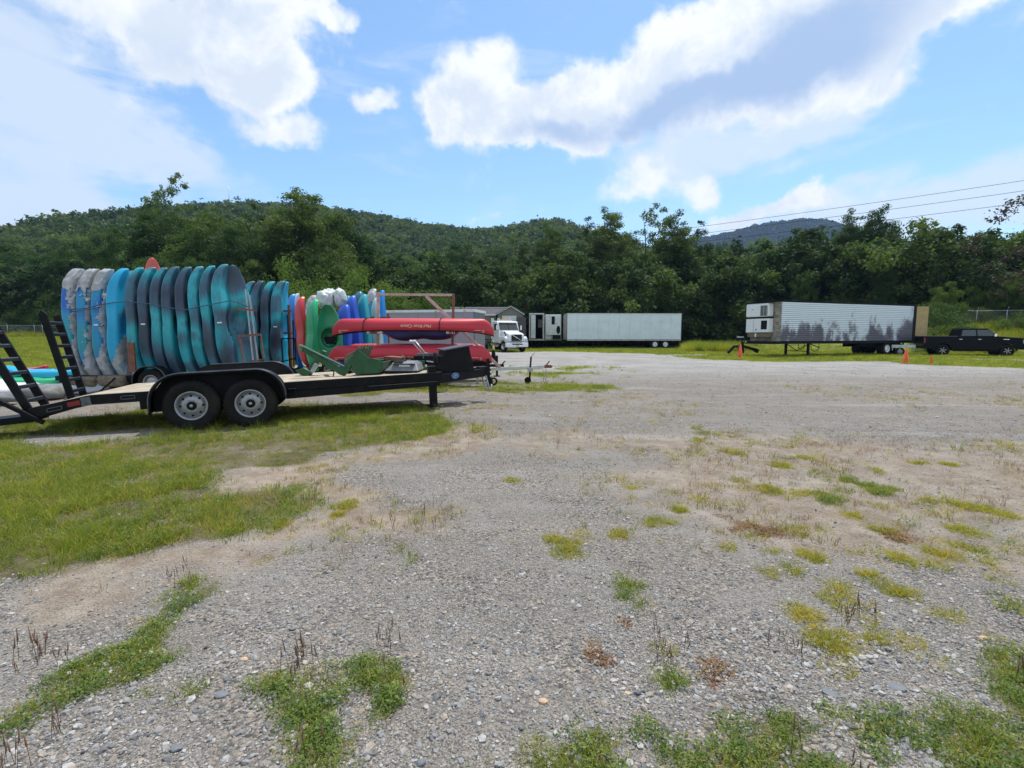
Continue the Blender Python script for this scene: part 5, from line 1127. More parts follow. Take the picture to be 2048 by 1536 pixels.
p = at(1097, 733, 15.6); MB().prism([(-.13, -.05), (.10, -.04), (.13, .02), (.06, .05), (-.13, .05)], 'y', -.05, .05, Matrix.Translation(p)).build('coupler', M['rust'], ct, world=True, bevel=.006)
MB().bar(at(1093, 730, 15.55), at(1099, 722, 15.55), .02, .03).build('coupler_latch', M['blackmatte'], ct, world=True)
for px in (1087, 1092):
    m = MB(); m.tube([at(px, 737, 15.5), at(px + 2, 750, 15.5), at(px - 1, 760, 15.5), at(px + 3, 767, 15.5)], .012, 5); m.build('safety_chain', M['galv'], ct, world=True)
wheel(ct, (0, 0, 0), .17, .1, 'rim', seg=24, holes=6); ct.children[-1].location = (at(655, 738, 15.3).x - ct.location.x, 15.3 - ct.location.y, at(655, 738, 15.3).z)
for px in (700, 955):
    p = at(px, 742, 15.6); MB().bar((p.x, 15.6, p.z), (p.x, 15.6, .0), .07, .07).build('foot', M['galv'], ct, world=True)
ht = empty('hitch_stand', at(993, 750, 16.6), label='black hitch and jack stand behind the canoe trailer tongue', cat='hitch')
MB().bar(at(994, 711, 16.6), at(994, 751, 16.6), .07, .07).build('jack_tube', M['black'], ht, world=True); MB().bar(at(975, 731, 16.6), at(1008, 731, 16.6), .1, .09).build('tongue', M['black'], ht, world=True)
MB().bar(at(1004, 729, 16.6), at(1010, 722, 16.6), .03, .04).build('latch', M['black'], ht, world=True); MB().box(tuple(at(994, 752, 16.6)), (.2, .2, .03)).build('foot_plate', M['black'], ht, world=True)
MB().bar(at(905, 727, 16.7), at(979, 729, 16.7), .7, .22).build('bed_frame', M['blackmatte'], ht, world=True)
pc = at(987, 716, 17.5); tc_ = tag(empty('tapered_post', pc, label='small black post with a yellow top behind the red canoe end', cat='post'))
MB().lathe([(.11, -.15), (.05, .28), (.03, .3)], 'z', tuple(pc), 12).build('base', M['blackmatte'], tc_, world=True); MB().lathe([(.045, .26), (.05, .30), (.03, .42), (.01, .43)], 'z', tuple(pc), 12).build('cap', mat('yellow_plastic', (.6, .5, .15), .5), tc_, world=True)
# ------------------------------------------------------------------ flatbed equipment trailer
TH = R(20)
et = empty('flatbed_trailer', (-4.60, 7.87, 0), (0, -.04, TH), 'black tandem axle flatbed trailer with standing ladder ramps', 'trailer')
EM = Matrix.Translation(et.location) @ et.rotation_euler.to_matrix().to_4x4()
def el(x, y, z): return EM @ Vector((x, y, z))
def eb(name, c, d, m='black', par=et, bevel=.006, rot=None, **k): return MB().box(c, d, rot).build(name, M[m], par, bevel=bevel, **k)
M['plank'] = mat('weathered_deck_board', (.44, .37, .27), .85, var=.22, vscale=3.5, bump=.5, bscale=25, dirt=(.26, .20, .14), dscale=5, damt=.6)
ZD = .66
for y, nm in ((.30, 'side_rail'), (2.36, 'side_rail')):
    eb(nm, (.89, y, ZD - .075), (5.38, .06, .15)); MB().bar((-1.80, y, ZD - .076), (-2.52, y, ZD - .215), .06, .15).build('dovetail_rail', M['black'], et, bevel=.006)
    MB().prism([(.93, ZD - .155), (3.58, ZD - .155), (3.58, ZD - .245), (.93, ZD - .285)], 'y', y - .02, y + .05).build('main_beam', M['black'], et)
MB().box((2.9, .268, ZD - .165), (1.25, .004, .008)).build('weld_line', M['lip'], et)
for k in range(9): eb('cross_member', (-1.6 + .63 * k, 1.33, ZD - .10), (.05, 1.98, .07), bevel=0)
eb('front_rail', (3.6, 1.33, ZD - .07), (.06, 2.12, .15)); eb('tail_bar', (-2.56, 1.33, ZD - .26), (.10, 2.12, .13))
for k in range(8):
    y = .345 + .245 * k + .12; q_ = rs.normal(0, .002)
    eb('deck_board', (.88, y, ZD - .018 + q_), (5.34, .236, .036), 'plank', bevel=.004)
    MB().bar((-1.805, y, ZD - .02 + q_), (-2.50, y, ZD - .155 + q_), .236, .036).build('deck_board', M['plank'], et, bevel=.004)
for s_, y0, y1 in ((0, -.02, .265), (1, 2.395, 2.68)):
    fender(et, -.97, .95, y0 if not s_ else y1, y1 if not s_ else y0, .93, .34, .44)
for sx_ in (-.413, .413):
    w_ = wheel(et, (sx_, .125, .392 - .04 * sx_), .39, .235, holes=8, seg=40); w_ = wheel(et, (sx_, 2.535, .392 - .04 * sx_), .39, .235, seg=32, side=1)
    MB().tube([(sx_, .25, .38), (sx_, 2.41, .38)], .045, 8).build('axle', M['blackmatte'], et)
    MB().bar((sx_ - .3, .36, .44), (sx_ + .3, .36, .44), .06, .05).build('leaf_spring', M['blackmatte'], et)
eb('step', (1.04, .2, .55), (.12, .14, .02)); eb('step', (1.09, .14, .50), (.02, .03, .12))
eb('hanger', (-1.12, .33, .46), (.1, .06, .16))
eb('tail_light', (-1.98, .262, ZD - .11), (.16, .012, .07), 'red_l', bevel=.002, rot=(0, -.17, 0)); eb('marker_plate', (-1.83, .264, ZD - .09), (.12, .01, .13), 'lip', bevel=0, rot=(0, -.1, 0))
for x in (-1.30, -2.22):
    z = ZD - .07 if x > -1.8 else ZD - .17
    m = MB()
    for dz in (-.025, .025): m.box((x, .266, z + dz), (.18, .008, .008), (0, 0 if x > -1.8 else -.18, 0))
    for dx in (-.09, .09): m.box((x + dx, .266, z + (dx * .19 if x < -1.8 else 0)), (.008, .008, .05))
    m.build('stake_pocket', M['lip'], et)
# tongue
for y0, y1 in ((.42, 1.20), (2.24, 1.46)): MB().bar((3.45, y0, ZD - .15), (4.72, y1, ZD - .14), .06, .17).build('tongue_beam', M['black'], et, bevel=.006)
eb('coupler_box', (4.72, 1.33, ZD - .12), (.18, .3, .2)); 
m = MB(); m.box((4.86, 1.33, ZD - .16), (.05, .09, .62))
for k in range(6): m.box((4.895, 1.33, ZD + .08 - .09 * k), (.03, .13, .03))
m.build('hitch_channel', M['black'], et, bevel=.004)
m = MB()
for k in range(15):
    a, b = 2 * math.pi * k / 14, 2 * math.pi * (k + 1) / 14
    m.tube([(4.97 + .07 * math.cos(a), 1.33, ZD - .36 + .07 * math.sin(a)), (4.97 + .07 * math.cos(b), 1.33, ZD - .36 + .07 * math.sin(b))], .022, 6)
m.box((4.9, 1.33, ZD - .36), (.08, .08, .08)); m.build('pintle_ring', M['black'], et)
for y in (1.18, 1.48): MB().tube([(4.75, y, ZD - .2), (4.80, y, ZD - .42), (4.84, y, ZD - .55), (4.88, y, ZD - .40)], .018, 5).build('safety_chain', M['galv'], et)
MB().box((3.46, .40, .22), (.135, .135, .44)).build('jack_leg', M['black'], et, bevel=.01); MB().box((3.46, .40, .60), (.16, .16, .36)).build('jack_tube', M['black'], et, bevel=.01)
eb('jack_foot', (3.46, .40, .02), (.24, .24, .02)); MB().tube([(3.54, .40, .27), (3.72, .40, .27), (3.74, .40, .33), (3.72, .36, .36)], .012, 6).build('drop_pin', M['galv'], et)
MB().tube([(3.58, .60, ZD), (3.59, .60, ZD + .36)], .045, 10).build('jack_post', M['black'], et); MB().tube([(3.58, .60, ZD + .33), (3.35, .55, ZD + .36), (3.33, .50, ZD + .27)], .014, 6).build('jack_crank', M['lip'], et)
# emblem on the tongue
m = MB(); rings = []
for r_ in (1, .98):
    rings.append([(.105 * math.cos(a), 0 if r_ == 1 else -.006, .062 * math.sin(a)) for a in [2 * math.pi * k / 28 for k in range(28)]])
m.loft(rings, True); em = m.build('emblem', M['blue_e'], et); em.location = (3.98, .715, ZD - .12); em.rotation_euler = (0, 0, math.atan2(.78, 1.27))
m = MB()
for k in range(28):
    a, b = 2 * math.pi * k / 28, 2 * math.pi * (k + 1) / 28; m.bar((.09 * math.cos(a), -.008, .05 * math.sin(a)), (.09 * math.cos(b), -.008, .05 * math.sin(b)), .004, .006)
m.bar((-.035, -.008, -.015), (.045, -.008, .012), .004, .014); m.bar((-.03, -.008, .012), (.02, -.008, .022), .004, .008)
m.build('emblem_ring', M['lens'], em)
# tool box
m = MB(); m.prism([(3.78, ZD - .06), (4.42, ZD - .06), (4.33, ZD + .44), (3.84, ZD + .38)], 'y', .86, 1.5); tb = m.build('tool_box', M['black'], et, bevel=.008)
MB().prism([(3.80, ZD + .375), (4.41, ZD + .455), (4.41, ZD + .475), (3.80, ZD + .40)], 'y', .80, 1.58).build('lid', mat('grey_black_lid', (.05, .052, .058), .4), tb)
MB().prism([(3.70, ZD - .06), (3.92, ZD - .06), (3.92, ZD + .28), (3.72, ZD + .28)], 'y', .80, 1.2).build('side_bin', M['black'], tb, bevel=.008)
# ladder ramps
def ramp(y0, y1, xb, lean, Ln, label=None):
    rp = empty('ramp', (xb, 0, ZD - .18), (0, -lean, 0)); rp.parent = et
    for y in (y0, y1): MB().box((0, y, Ln / 2), (.105, .045, Ln)).build('ramp_rail', M['black'], rp, bevel=.004)
    for k in range(7):
        z = .16 + k * (Ln - .22) / 6.4; MB().box((.0, (y0 + y1) / 2, z), (.10, y1 - y0 - .05, .012), (0, -.15, 0)).build('ramp_step', M['lip'], rp); MB().box((.045, (y0 + y1) / 2, z - .02), (.008, y1 - y0 - .05, .05)).build('ramp_step', M['black'], rp)  # tops lighter than fronts: reflected sky put into their colour
    MB().box((-.03, (y0 + y1) / 2, -.02), (.14, y1 - y0 + .1, .1)).build('ramp_hinge', M['black'], rp)
    MB().prism([(-.06, Ln), (.05, Ln), (.0, Ln + .07)], 'y', y0 - .02, y0 + .02).build('ramp_tip', M['black'], rp)
    return rp
ramp(.36, .84, -2.56, .36, 1.62); ramp(1.78, 2.24, -2.60, .16, 1.50)
MB().bar((-2.36, .25, ZD - .36), (-2.86, .25, ZD + .02), .05, .06).build('ramp_spring_arm', M['black'], et, bevel=.004)
MB().bar((-2.5, 2.4, ZD - .2), (-2.15, 2.42, ZD + .12), .03, .03).build('ramp_spring_arm', M['black'], et)
MB().bar((-3.3, .6, ZD - .34), (-2.55, .6, ZD - .30), .5, .1).build('ramp_foot', M['black'], et)

# ------------------------------------------------------------------ machinery lying on the deck
def pxprism(m, pts, Y, th): # outline in the plane y=Y given real thickness
    P = [at(p[0], p[1], Y) for p in pts]; m.prism([(p.x, p.z) for p in P], 'y', Y, Y + th); return m
bo = empty('loader_boom', at(645, 748, 9.35), label='green tractor loader arms lying on the trailer deck', cat='loader arms')
def arm(dy, sh=0):
    m = MB(); pts = [(596, 690), (603, 693), (684, 738), (702, 713), (712, 709), (718, 712), (688, 752), (680, 750), (599, 700)]
    pxprism(m, [(a + sh, b) for a, b in pts], 9.3 + dy, .09); return m.build('lift_arm', M['jd'], bo, world=True, bevel=.008)
arm(0); 
m = MB(); pxprism(m, [(597, 689), (606, 693), (603, 704), (596, 700)], 9.28, .13); m.build('pivot_end', M['jd_in'], bo, world=True, bevel=.006)
m = MB(); pxprism(m, [(600, 690), (704, 741), (703, 743), (599, 693)], 9.285, .12); m.build('arm_flange', M['jd'], bo, world=True)
# second arm folded behind
m = MB(); pxprism(m, [(644, 700), (652, 704), (620, 748), (612, 752), (607, 748)], 9.75, .09); m.build('lift_arm', M['jd'], bo, world=True, bevel=.008)
m = MB(); pxprism(m, [(590, 741), (606, 735), (622, 744), (618, 753), (600, 750)], 9.7, .14); m.build('pivot_end', M['jd'], bo, world=True, bevel=.01)
MB().bar(at(624, 744, 9.68), at(633, 728, 9.68), .05, .07).build('hydraulic_cylinder', M['lens'], bo, world=True)
MB().bar((at(660, 735, 9.3).x, 9.35, at(660, 735, 9.3).z), (at(664, 738, 10.2).x, 9.9, at(664, 738, 9.9).z), .07, .07).build('cross_tube', M['jd'], bo, world=True)
m = MB(); m.tube([at(665, 738, 9.4), at(668, 746, 9.3), at(666, 754, 9.25)], .012, 5); m.build('hose', M['blackmatte'], bo, world=True)
bk = empty('loader_bucket', at(735, 748, 9.5), label='green toothed loader bucket resting on the trailer deck', cat='loader bucket')
SIDE = [(713, 697), (716, 700), (738, 716), (756, 719), (766, 724), (764, 736), (757, 746), (712, 749), (706, 742), (703, 728)]
for Y_, sh in ((9.28, 0), (10.35, 0)):
    m = MB(); pxprism(m, SIDE, Y_, .02); m.build('side_plate', M['jd'], bk, world=True)
P = [at(p[0], p[1], 9.28) for p in [(713, 697), (703, 728), (706, 742), (712, 749), (757, 746), (764, 736), (766, 724)]]
m = MB(); m.loft([[(p.x, 9.30, p.z) for p in P], [(p.x, 10.35, p.z) for p in P]], False, False, False); m.build('shell', M['jd_in'], bk, world=True, solid=.012)
for k in range(6):
    y = 9.36 + k * .18; p = at(713, 697, 9.28); MB().prism([(p.x - .05, p.z - .03), (p.x + .03, p.z + .06), (p.x + .03, p.z - .02)], 'y', y, y + .05).build('tooth', M['jd_in'], bk, world=True)
m = MB(); pxprism(m, [(690, 712), (700, 706), (710, 702), (704, 740), (684, 748)], 9.9, .5); m.build('back_frame', M['jd_in'], bk, world=True, bevel=.01)
ma = empty('machine_chassis', at(790, 745, 9.9), label='jumble of green and brown machine parts behind the grey hood', cat='machine parts')
q = np.random.RandomState(21)
pcs = [((742, 722), (850, 726), .10, .09, 'jd'), ((760, 740), (850, 742), .12, .12, 'jd'), ((775, 716), (805, 718), .20, .08, 'rust'), ((740, 719), (790, 713), .05, .03, 'rust'), ((790, 722), (848, 732), .08, .05, 'jd'), ((752, 738), (775, 722), .06, .06, 'jd'), ((768, 742), (788, 724), .05, .05, 'jd_in'),
       ((800, 736), (820, 720), .06, .05, 'jd'), ((826, 738), (846, 722), .10, .12, 'jd'), ((835, 744), (850, 722), .06, .05, 'lip'), ((838, 742), (846, 742), .22, .12, 'blackmatte'), ((770, 728), (792, 731), .14, .10, 'blackmatte'), ((815, 715), (850, 717), .04, .03, 'rust')]
for i, (a, b, wd, ht_, mk) in enumerate(pcs): MB().bar(at(*a, 10.0 + q.rand() * .5), at(*b, 10.0 + q.rand() * .5), wd * 1.6, ht_).build(['frame_rail', 'bracket', 'link_arm'][i % 3], M[mk], ma, world=True, bevel=.006)
for k in range(7):
    a = at(750 + q.rand() * 90, 722 + q.rand() * 14, 9.9); b = a + Vector((q.normal(0, .12), -.05, q.normal(.02, .06))); c = b + Vector((q.normal(0, .1), .02, q.normal(-.05, .06))); MB().tube([a, b, c], .014, 5).build('hydraulic_hose', M['blackmatte' if k % 2 else 'jd_in'], ma, world=True)
for a, b in (((822, 681), (842, 704)), ((829, 681), (849, 704))):
    MB().tube([at(*a, 10.4), at(b[0], b[1], 10.4), at(b[0] + 2, 726, 10.4)], .013, 6).build('lever', M['galv'], ma, world=True); MB().tube([at(a[0] - 3, a[1] + 1, 10.4), at(a[0] + 3, a[1] + 1, 10.4)], .022, 8).build('lever_knob', M['label'], ma, world=True)
bt = empty('battery_box', at(848, 722, 10.3), label='black equipment boxes standing behind the grey hood', cat='box')
p = at(848, 716, 10.3); MB().box((p.x, 10.3, p.z - .04), (.38, .25, .18)).build('box_body', M['blackmatte'], bt, world=True, bevel=.01); MB().box((p.x + .02, 10.3, p.z + .07), (.3, .2, .05)).build('box_cover', M['lip'], bt, world=True, bevel=.006)
hd = empty('machine_hood', at(800, 748, 9.45), label='grey trapezoid tractor hood with a white label on the deck', cat='tractor hood')
def frus(x0, x1, x2, x3, y0, y1, d0, d1):
    a0, a1, b0, b1 = at(x0, y1, 9.4), at(x1, y1, 9.4), at(x2, y0, 9.4), at(x3, y0, 9.4); Y0, Y1 = 9.4, 9.4 + d0; dy = (d0 - d1) / 2
    vs = [(a0.x, Y0, a0.z), (a1.x, Y0, a1.z), (a1.x, Y1, a1.z), (a0.x, Y1, a0.z), (b0.x, Y0 + dy, b0.z), (b1.x, Y0 + dy, b1.z), (b1.x, Y1 - dy, b1.z), (b0.x, Y1 - dy, b0.z)]
    return MB().add(vs, [(0, 3, 2, 1), (4, 5, 6, 7), (0, 1, 5, 4), (1, 2, 6, 5), (2, 3, 7, 6), (3, 0, 4, 7)])
frus(771, 833, 771, 834, 742, 748, .8, .8).build('skirt', M['blackmatte'], hd, world=True, bevel=.01); frus(767, 837, 783, 830, 727, 742.5, .85, .6).build('hood_shell', M['greyplastic'], hd, world=True, bevel=.02)
frus(783, 829, 786, 826, 724, 727.5, .6, .5).build('hood_top', M['greyplastic'], hd, world=True, bevel=.01); frus(786, 806, 790, 804, 721, 724.5, .4, .3).build('hood_cap', M['blackmatte'], hd, world=True, bevel=.01)
a, b = at(798, 731, 9.47), at(820, 731, 9.47); MB().box(((a.x + b.x) / 2, 9.475, a.z - .005), (b.x - a.x, .012, .035), (-.5, 0, 0)).build('warning_label', M['label'], hd, world=True)
gp = empty('guard_panel', at(866, 735, 9.9), label='dark guard plate with a light edge beside the tool box', cat='panel')
MB().bar(at(853, 722, 9.9), at(876, 725, 9.9), .05, .02).build('edge', M['lens'], gp, world=True); m = MB(); pxprism(m, [(853, 724), (877, 727), (874, 742), (856, 742)], 9.9, .03); m.build('plate', M['blackmatte'], gp, world=True)

# ------------------------------------------------------------------ enclosed grey trailer behind the canoes
def enclosed():
    p0, p1 = at(729, 700, 29.4), at(948, 700, 28.0); dx, dy = p1.x - p0.x, p1.y - p0.y; L_ = math.hypot(dx, dy); th = math.atan2(dy, dx)
    o = empty('enclosed_trailer', (p0.x, p0.y, 0), (0, 0, th), 'grey enclosed cargo trailer behind the red canoes', 'trailer'); z0, z1, W_ = .45, 2.86, 2.3
    n = 6
    for k in range(n): MB().box((L_ * (k + .5) / n, .015, (z0 + z1) / 2), (L_ / n - .012, .03, z1 - z0)).build('side_panel', M['greypanel'], o)
    MB().box((L_ / 2, W_ / 2 + .03, (z0 + z1) / 2), (L_ - .06, W_ - .06, z1 - z0 - .04)).build('body', M['greypanel'], o)
    for k in range(2): MB().box((L_ + .015, .6 + 1.1 * k, (z0 + z1) / 2), (.03, 1.08, z1 - z0)).build('end_door', mat('grey_end_door', (.17, .18, .19), .5), o)
    for y in (-.012, W_ + .02): MB().box((L_ / 2, y, z1 + .02), (L_ + .08, .06, .14)).build('roof_rail', M['offwhite'], o, bevel=.01)
    MB().box((L_ + .04, W_ / 2, z1 + .02), (.06, W_ + .06, .14)).build('roof_rail', M['offwhite'], o, bevel=.01); MB().box((L_ / 2, W_ / 2, z1 + .07), (L_, W_, .03)).build('roof', M['alu'], o)
    MB().box((L_ / 2, -.01, z0), (L_ + .04, .05, .12)).build('bottom_rail', M['blackmatte'], o)
    MB().box((.35, -.05, z1 + .01), (.2, .02, .07)).build('marker_light', M['red_l'], o)
    for x in (L_ - .5, L_ - 2.2): MB().box((x, -.05, z1 + .01), (.16, .02, .06)).build('marker_light', M['amber'], o)
    for x in (L_ * .42, L_ * .58): wheel(o, (x, .18, .36), .36, .22, seg=24)
enclosed()

# ------------------------------------------------------------------ semi trailers
def streak_mat():
    m = bpy.data.materials.new('stained_corrugated_steel'); m.use_nodes = True; nt = m.node_tree; N = nt.nodes; L = nt.links; p = N['Principled BSDF']; p.inputs['Roughness'].default_value = .42; p.inputs['Metallic'].default_value = .12
    tc = N.new('ShaderNodeTexCoord'); sp = N.new('ShaderNodeSeparateXYZ'); L.new(tc.outputs['Object'], sp.inputs[0])
    def ns(sc, det=6, r=.7):
        mp = N.new('ShaderNodeMapping'); mp.inputs['Scale'].default_value = sc; L.new(tc.outputs['Object'], mp.inputs[0]); n = N.new('ShaderNodeTexNoise'); n.inputs['Scale'].default_value = 1; n.inputs['Detail'].default_value = det; n.inputs['Roughness'].default_value = r; L.new(mp.outputs[0], n.inputs['Vector']); return n.outputs[0]
    def mt_(op, a, b):
        n = N.new('ShaderNodeMath'); n.operation = op
        for i, v in enumerate((a, b)):
            if isinstance(v, (int, float)): n.inputs[i].default_value = v
            else: L.new(v, n.inputs[i])
        return n.outputs[0]
    def rg(x, a, b, c=0, d=1):
        n = N.new('ShaderNodeMapRange'); n.interpolation_type = 'SMOOTHSTEP'; L.new(x, n.inputs[0])
        for k, v in zip((1, 2, 3, 4), (a, b, c, d)): n.inputs[k].default_value = v
        return n.outputs[0]
    fade = rg(sp.outputs[2], 1.1, 3.6, .74, -.12); tail = rg(sp.outputs[0], 12.6, 14.0, 0, .55)
    wear = mt_('ADD', mt_('ADD', mt_('MULTIPLY', mt_('SUBTRACT', ns((.9, 1, .35), 3, .5), .5), 2.2), fade), tail); wear = mt_('ADD', wear, mt_('MULTIPLY', mt_('SUBTRACT', ns((3, 1, 14), 8, .8), .5), 1.0))
    s_ = rg(mt_('ADD', wear, mt_('MULTIPLY', mt_('SUBTRACT', ns((2.2, 1, 1.6), 6, .7), .5), 1.5)), .26, .72)
    mx = N.new('ShaderNodeMix'); mx.data_type = 'RGBA'; L.new(mt_('MULTIPLY', s_, .9), mx.inputs[0]); mx.inputs[6].default_value = (.78, .83, .90, 1)
    pur = N.new('ShaderNodeMix'); pur.data_type = 'RGBA'; L.new(ns((1, 1, .5), 3, .5), pur.inputs[0]); pur.inputs[6].default_value = (.045, .03, .075, 1); pur.inputs[7].default_value = (.12, .10, .14, 1); L.new(pur.outputs[2], mx.inputs[7])
    L.new(mx.outputs[2], p.inputs['Base Color']); return m
M['stained'] = streak_mat()
def semi(p0, th, L_, z0, z1, label, skin, kind):
    o = empty('semi_trailer', (p0[0], p0[1], tz(p0[0], p0[1]) * 0), (0, 0, th), label, 'semi trailer'); W_ = 2.55
    if kind == 'ribbed':
        n = 20; h = (z1 - z0) / n
        for k in range(n):   # each horizontal corrugation is a pressed strip
            za = z0 + k * h; MB().prism([(.01, za + .008), (-.04, za + .03), (-.04, za + h - .03), (.01, za + h - .008), (.03, za + h - .004), (.03, za + .004)], 'x', 0, L_).build('side_strip', M[skin], o)
    elif kind == 'plain':
        n = 11
        for k in range(n): MB().box((L_ * (k + .5) / n, .0, (z0 + z1) / 2), (L_ / n - .015, .03, z1 - z0 - .02)).build('side_panel', M[skin], o)
    MB().box((L_ / 2, W_ / 2 + .04, (z0 + z1) / 2), (L_ - .02, W_ - .04, z1 - z0)).build('body', M['offwhite' if kind != 'ribbed' else 'alu'], o)
    top = M['blackmatte'] if kind == 'ribbed' else M['offwhite']
    MB().box((L_ / 2, .0, z1 + .03), (L_ + .04, .08, .12)).build('top_rail', top, o); MB().box((L_ / 2, W_ / 2, z1 + .07), (L_, W_, .05)).build('roof', M['blackmatte' if kind == 'ribbed' else 'alu'], o)
    MB().box((L_ / 2, .0, z0 - .09), (L_ + .03, .09, .20)).build('bottom_rail', M['blackmatte' if kind == 'ribbed' else 'dirtyrail'], o)
    if kind == 'plain':
        for k in range(26): MB().box((.3 + k * (L_ - .6) / 25, -.05, z0 - .06), (.22, .012, .07)).build('rail_bracket', M['galv'], o)
    for k in range(int(L_ / 1.0)): MB().box((.5 + k, W_ / 2, z0 - .12), (.08, W_ - .1, .14)).build('floor_beam', M['blackmatte'], o)
    for y in (.75, 1.8): MB().box((L_ - 3.2, y, z0 - .34), (4.6, .12, .28)).build('slider_rail', M['blackmatte'], o)
    for x in (L_ - 3.05, L_ - 1.8):
        for y, sd in ((.16, -1), (.46, -1), (2.1, 1), (2.4, 1)): wheel(o, (x, y, .51), .51, .27, 'white' if y < .2 else 'blackmatte', seg=28, side=sd, rr=.56)
        MB().tube([(x, .5, .51), (x, 2.1, .51)], .07, 8).build('axle', M['blackmatte'], o)
    MB().box((L_ - 1.1, 1.27, .62), (.02, 2.3, .5)).build('mud_flap', M['blackmatte'], o); MB().box((L_ - .05, 1.27, .6), (.1, 2.3, .1)).build('rear_bumper', M['black'], o)
    for x in (L_ - .3,):
        for y in (.6, 1.95): MB().box((x, y, .8), (.08, .08, .45)).build('bumper_strut', M['black'], o)
    lx = 3.15
    for y in (.35, 2.2):
        MB().box((lx, y, .52), (.14, .14, .9)).build('landing_leg', M['black'], o); MB().box((lx, y, .05), (.3, .3, .05)).build('landing_foot', M['black'], o)
    MB().bar((lx, .35, .38), (lx, 2.2, .38), .05, .05).build('leg_brace', M['black'], o); MB().bar((lx, .4, .9), (lx, 1.27, .4), .04, .04).build('leg_brace', M['black'], o); MB().bar((lx, 2.15, .9), (lx, 1.27, .4), .04, .04).build('leg_brace', M['black'], o)
    return o, W_
M['dirtyrail'] = mat('rusty_white_rail', (.48, .46, .43), .7, var=.25, dirt=(.20, .13, .09), dscale=7, damt=.8)
st, W_ = semi((18.55, 34.7), R(21), 14.3, 1.12, 3.83, 'corrugated semi trailer with dark purple stains and a refrigeration unit', 'stained', 'ribbed')
# front bulkhead and refrigeration unit
MB().box((-.03, W_ / 2, 2.48), (.06, W_, 2.75)).build('front_wall', mat('weathered_bulkhead', (.30, .27, .22), .8, var=.35, vscale=3, dirt=(.12, .09, .07), dscale=4, damt=.8), st)
rf = empty('refrigeration_unit', (-.06, 1.55, 0)); rf.parent = st
def rb(n, c, d, m, **k): return MB().box(c, d).build(n, M[m] if isinstance(m, str) else m, rf, bevel=k.get('bevel', .02))
rb('upper_shroud', (-.28, 0, 3.30), (.55, 1.95, .95), 'white', bevel=.09); rb('lower_shroud', (-.25, 0, 2.22), (.48, 1.95, .98), 'white', bevel=.03); rb('dark_band', (-.26, 0, 2.77), (.50, 1.97, .10), 'blackmatte')
m = MB()
for k in range(9): m.box((-.565, -.62, 2.95 + k * .075), (.02, .56, .02))
for k in range(3): m.box((-.57, -.9 + k * .28, 3.25), (.02, .03, .66))
m.build('grille', M['alu'], rf); rb('grille_recess', (-.556, -.62, 3.25), (.02, .6, .7), 'blackmatte', bevel=0); rb('radiator_opening', (-.49, -.62, 2.25), (.02, .5, .62), 'blackmatte', bevel=0)
rb('door_seam', (-.494, .3, 2.22), (.01, .015, .9), 'lip', bevel=0); rb('maker_mark', (-.56, .35, 3.35), (.012, .18, .06), 'galv', bevel=0); rb('fuel_cap', (-.5, .05, 1.93), (.05, .1, .08), 'blackmatte'); rb('lower_frame', (-.2, 0, 1.55), (.3, 1.9, .3), 'wood_grey'); rb('data_plate', (-.36, .2, 1.55), (.01, .14, .26), 'label', bevel=0)
MB().box((-.3, W_ / 2, 1.02), (.6, W_, .2)).build('front_sill', M['blackmatte'], st); MB().tube([(-.6, 2.4, 1.06), (-.63, 2.4, 1.06)], .05, 10).build('marker_light', M['label'], st)
MB().box((-.2, W_ / 2, 3.86), (.9, W_, .05)).build('roof_lip', M['blackmatte'], st)
# open rear door of tan plywood and dark end post
MB().box((14.12, -.035, 2.45), (.36, .02, 2.75)).build('end_post', M['blackmatte'], st)
dr = MB().box((.48, 0, 0), (.96, .05, 2.66)).build('rear_door', M['tan'], st, bevel=.005); dr.location = (14.33, .0, 2.46); dr.rotation_euler = (0, 0, -.35); dr['label'] = 'tan plywood rear door standing open'
MB().tube([(4.4 + .42 * math.cos(a), .8, .78 + .42 * math.sin(a)) for a in [2 * math.pi * k / 20 for k in range(21)]], .02, 6).build('spare_hoop', M['black'], st)
MB().tube([(4.0 + .32 * math.cos(a), 1.6, .78 + .32 * math.sin(a)) for a in [2 * math.pi * k / 20 for k in range(21)]], .02, 6).build('spare_hoop', M['black'], st)
MB().bar((3.9, .8, .9), (4.9, .8, .6), .05, .05).build('hoop_bracket', M['black'], st)
pt, W_ = semi((6.42, 58.5), R(3), 13.5, 1.12, 4.02, 'plain pale blue white box trailer parked in front of the dark trees', 'palebox', 'plain') if M.setdefault('palebox', mat('pale_blue_white_skin', (.74, .80, .86), .5, var=.05, vscale=.7, dirt=(.58, .62, .65), dscale=1.2, damt=.35)) else None
for k in range(9): MB().box((-.035, .15 + .28 * k, 2.5), (.05, .2 if k % 3 else .1, 2.9)).build('front_panel', M['offwhite' if k % 3 else 'rust'], pt)
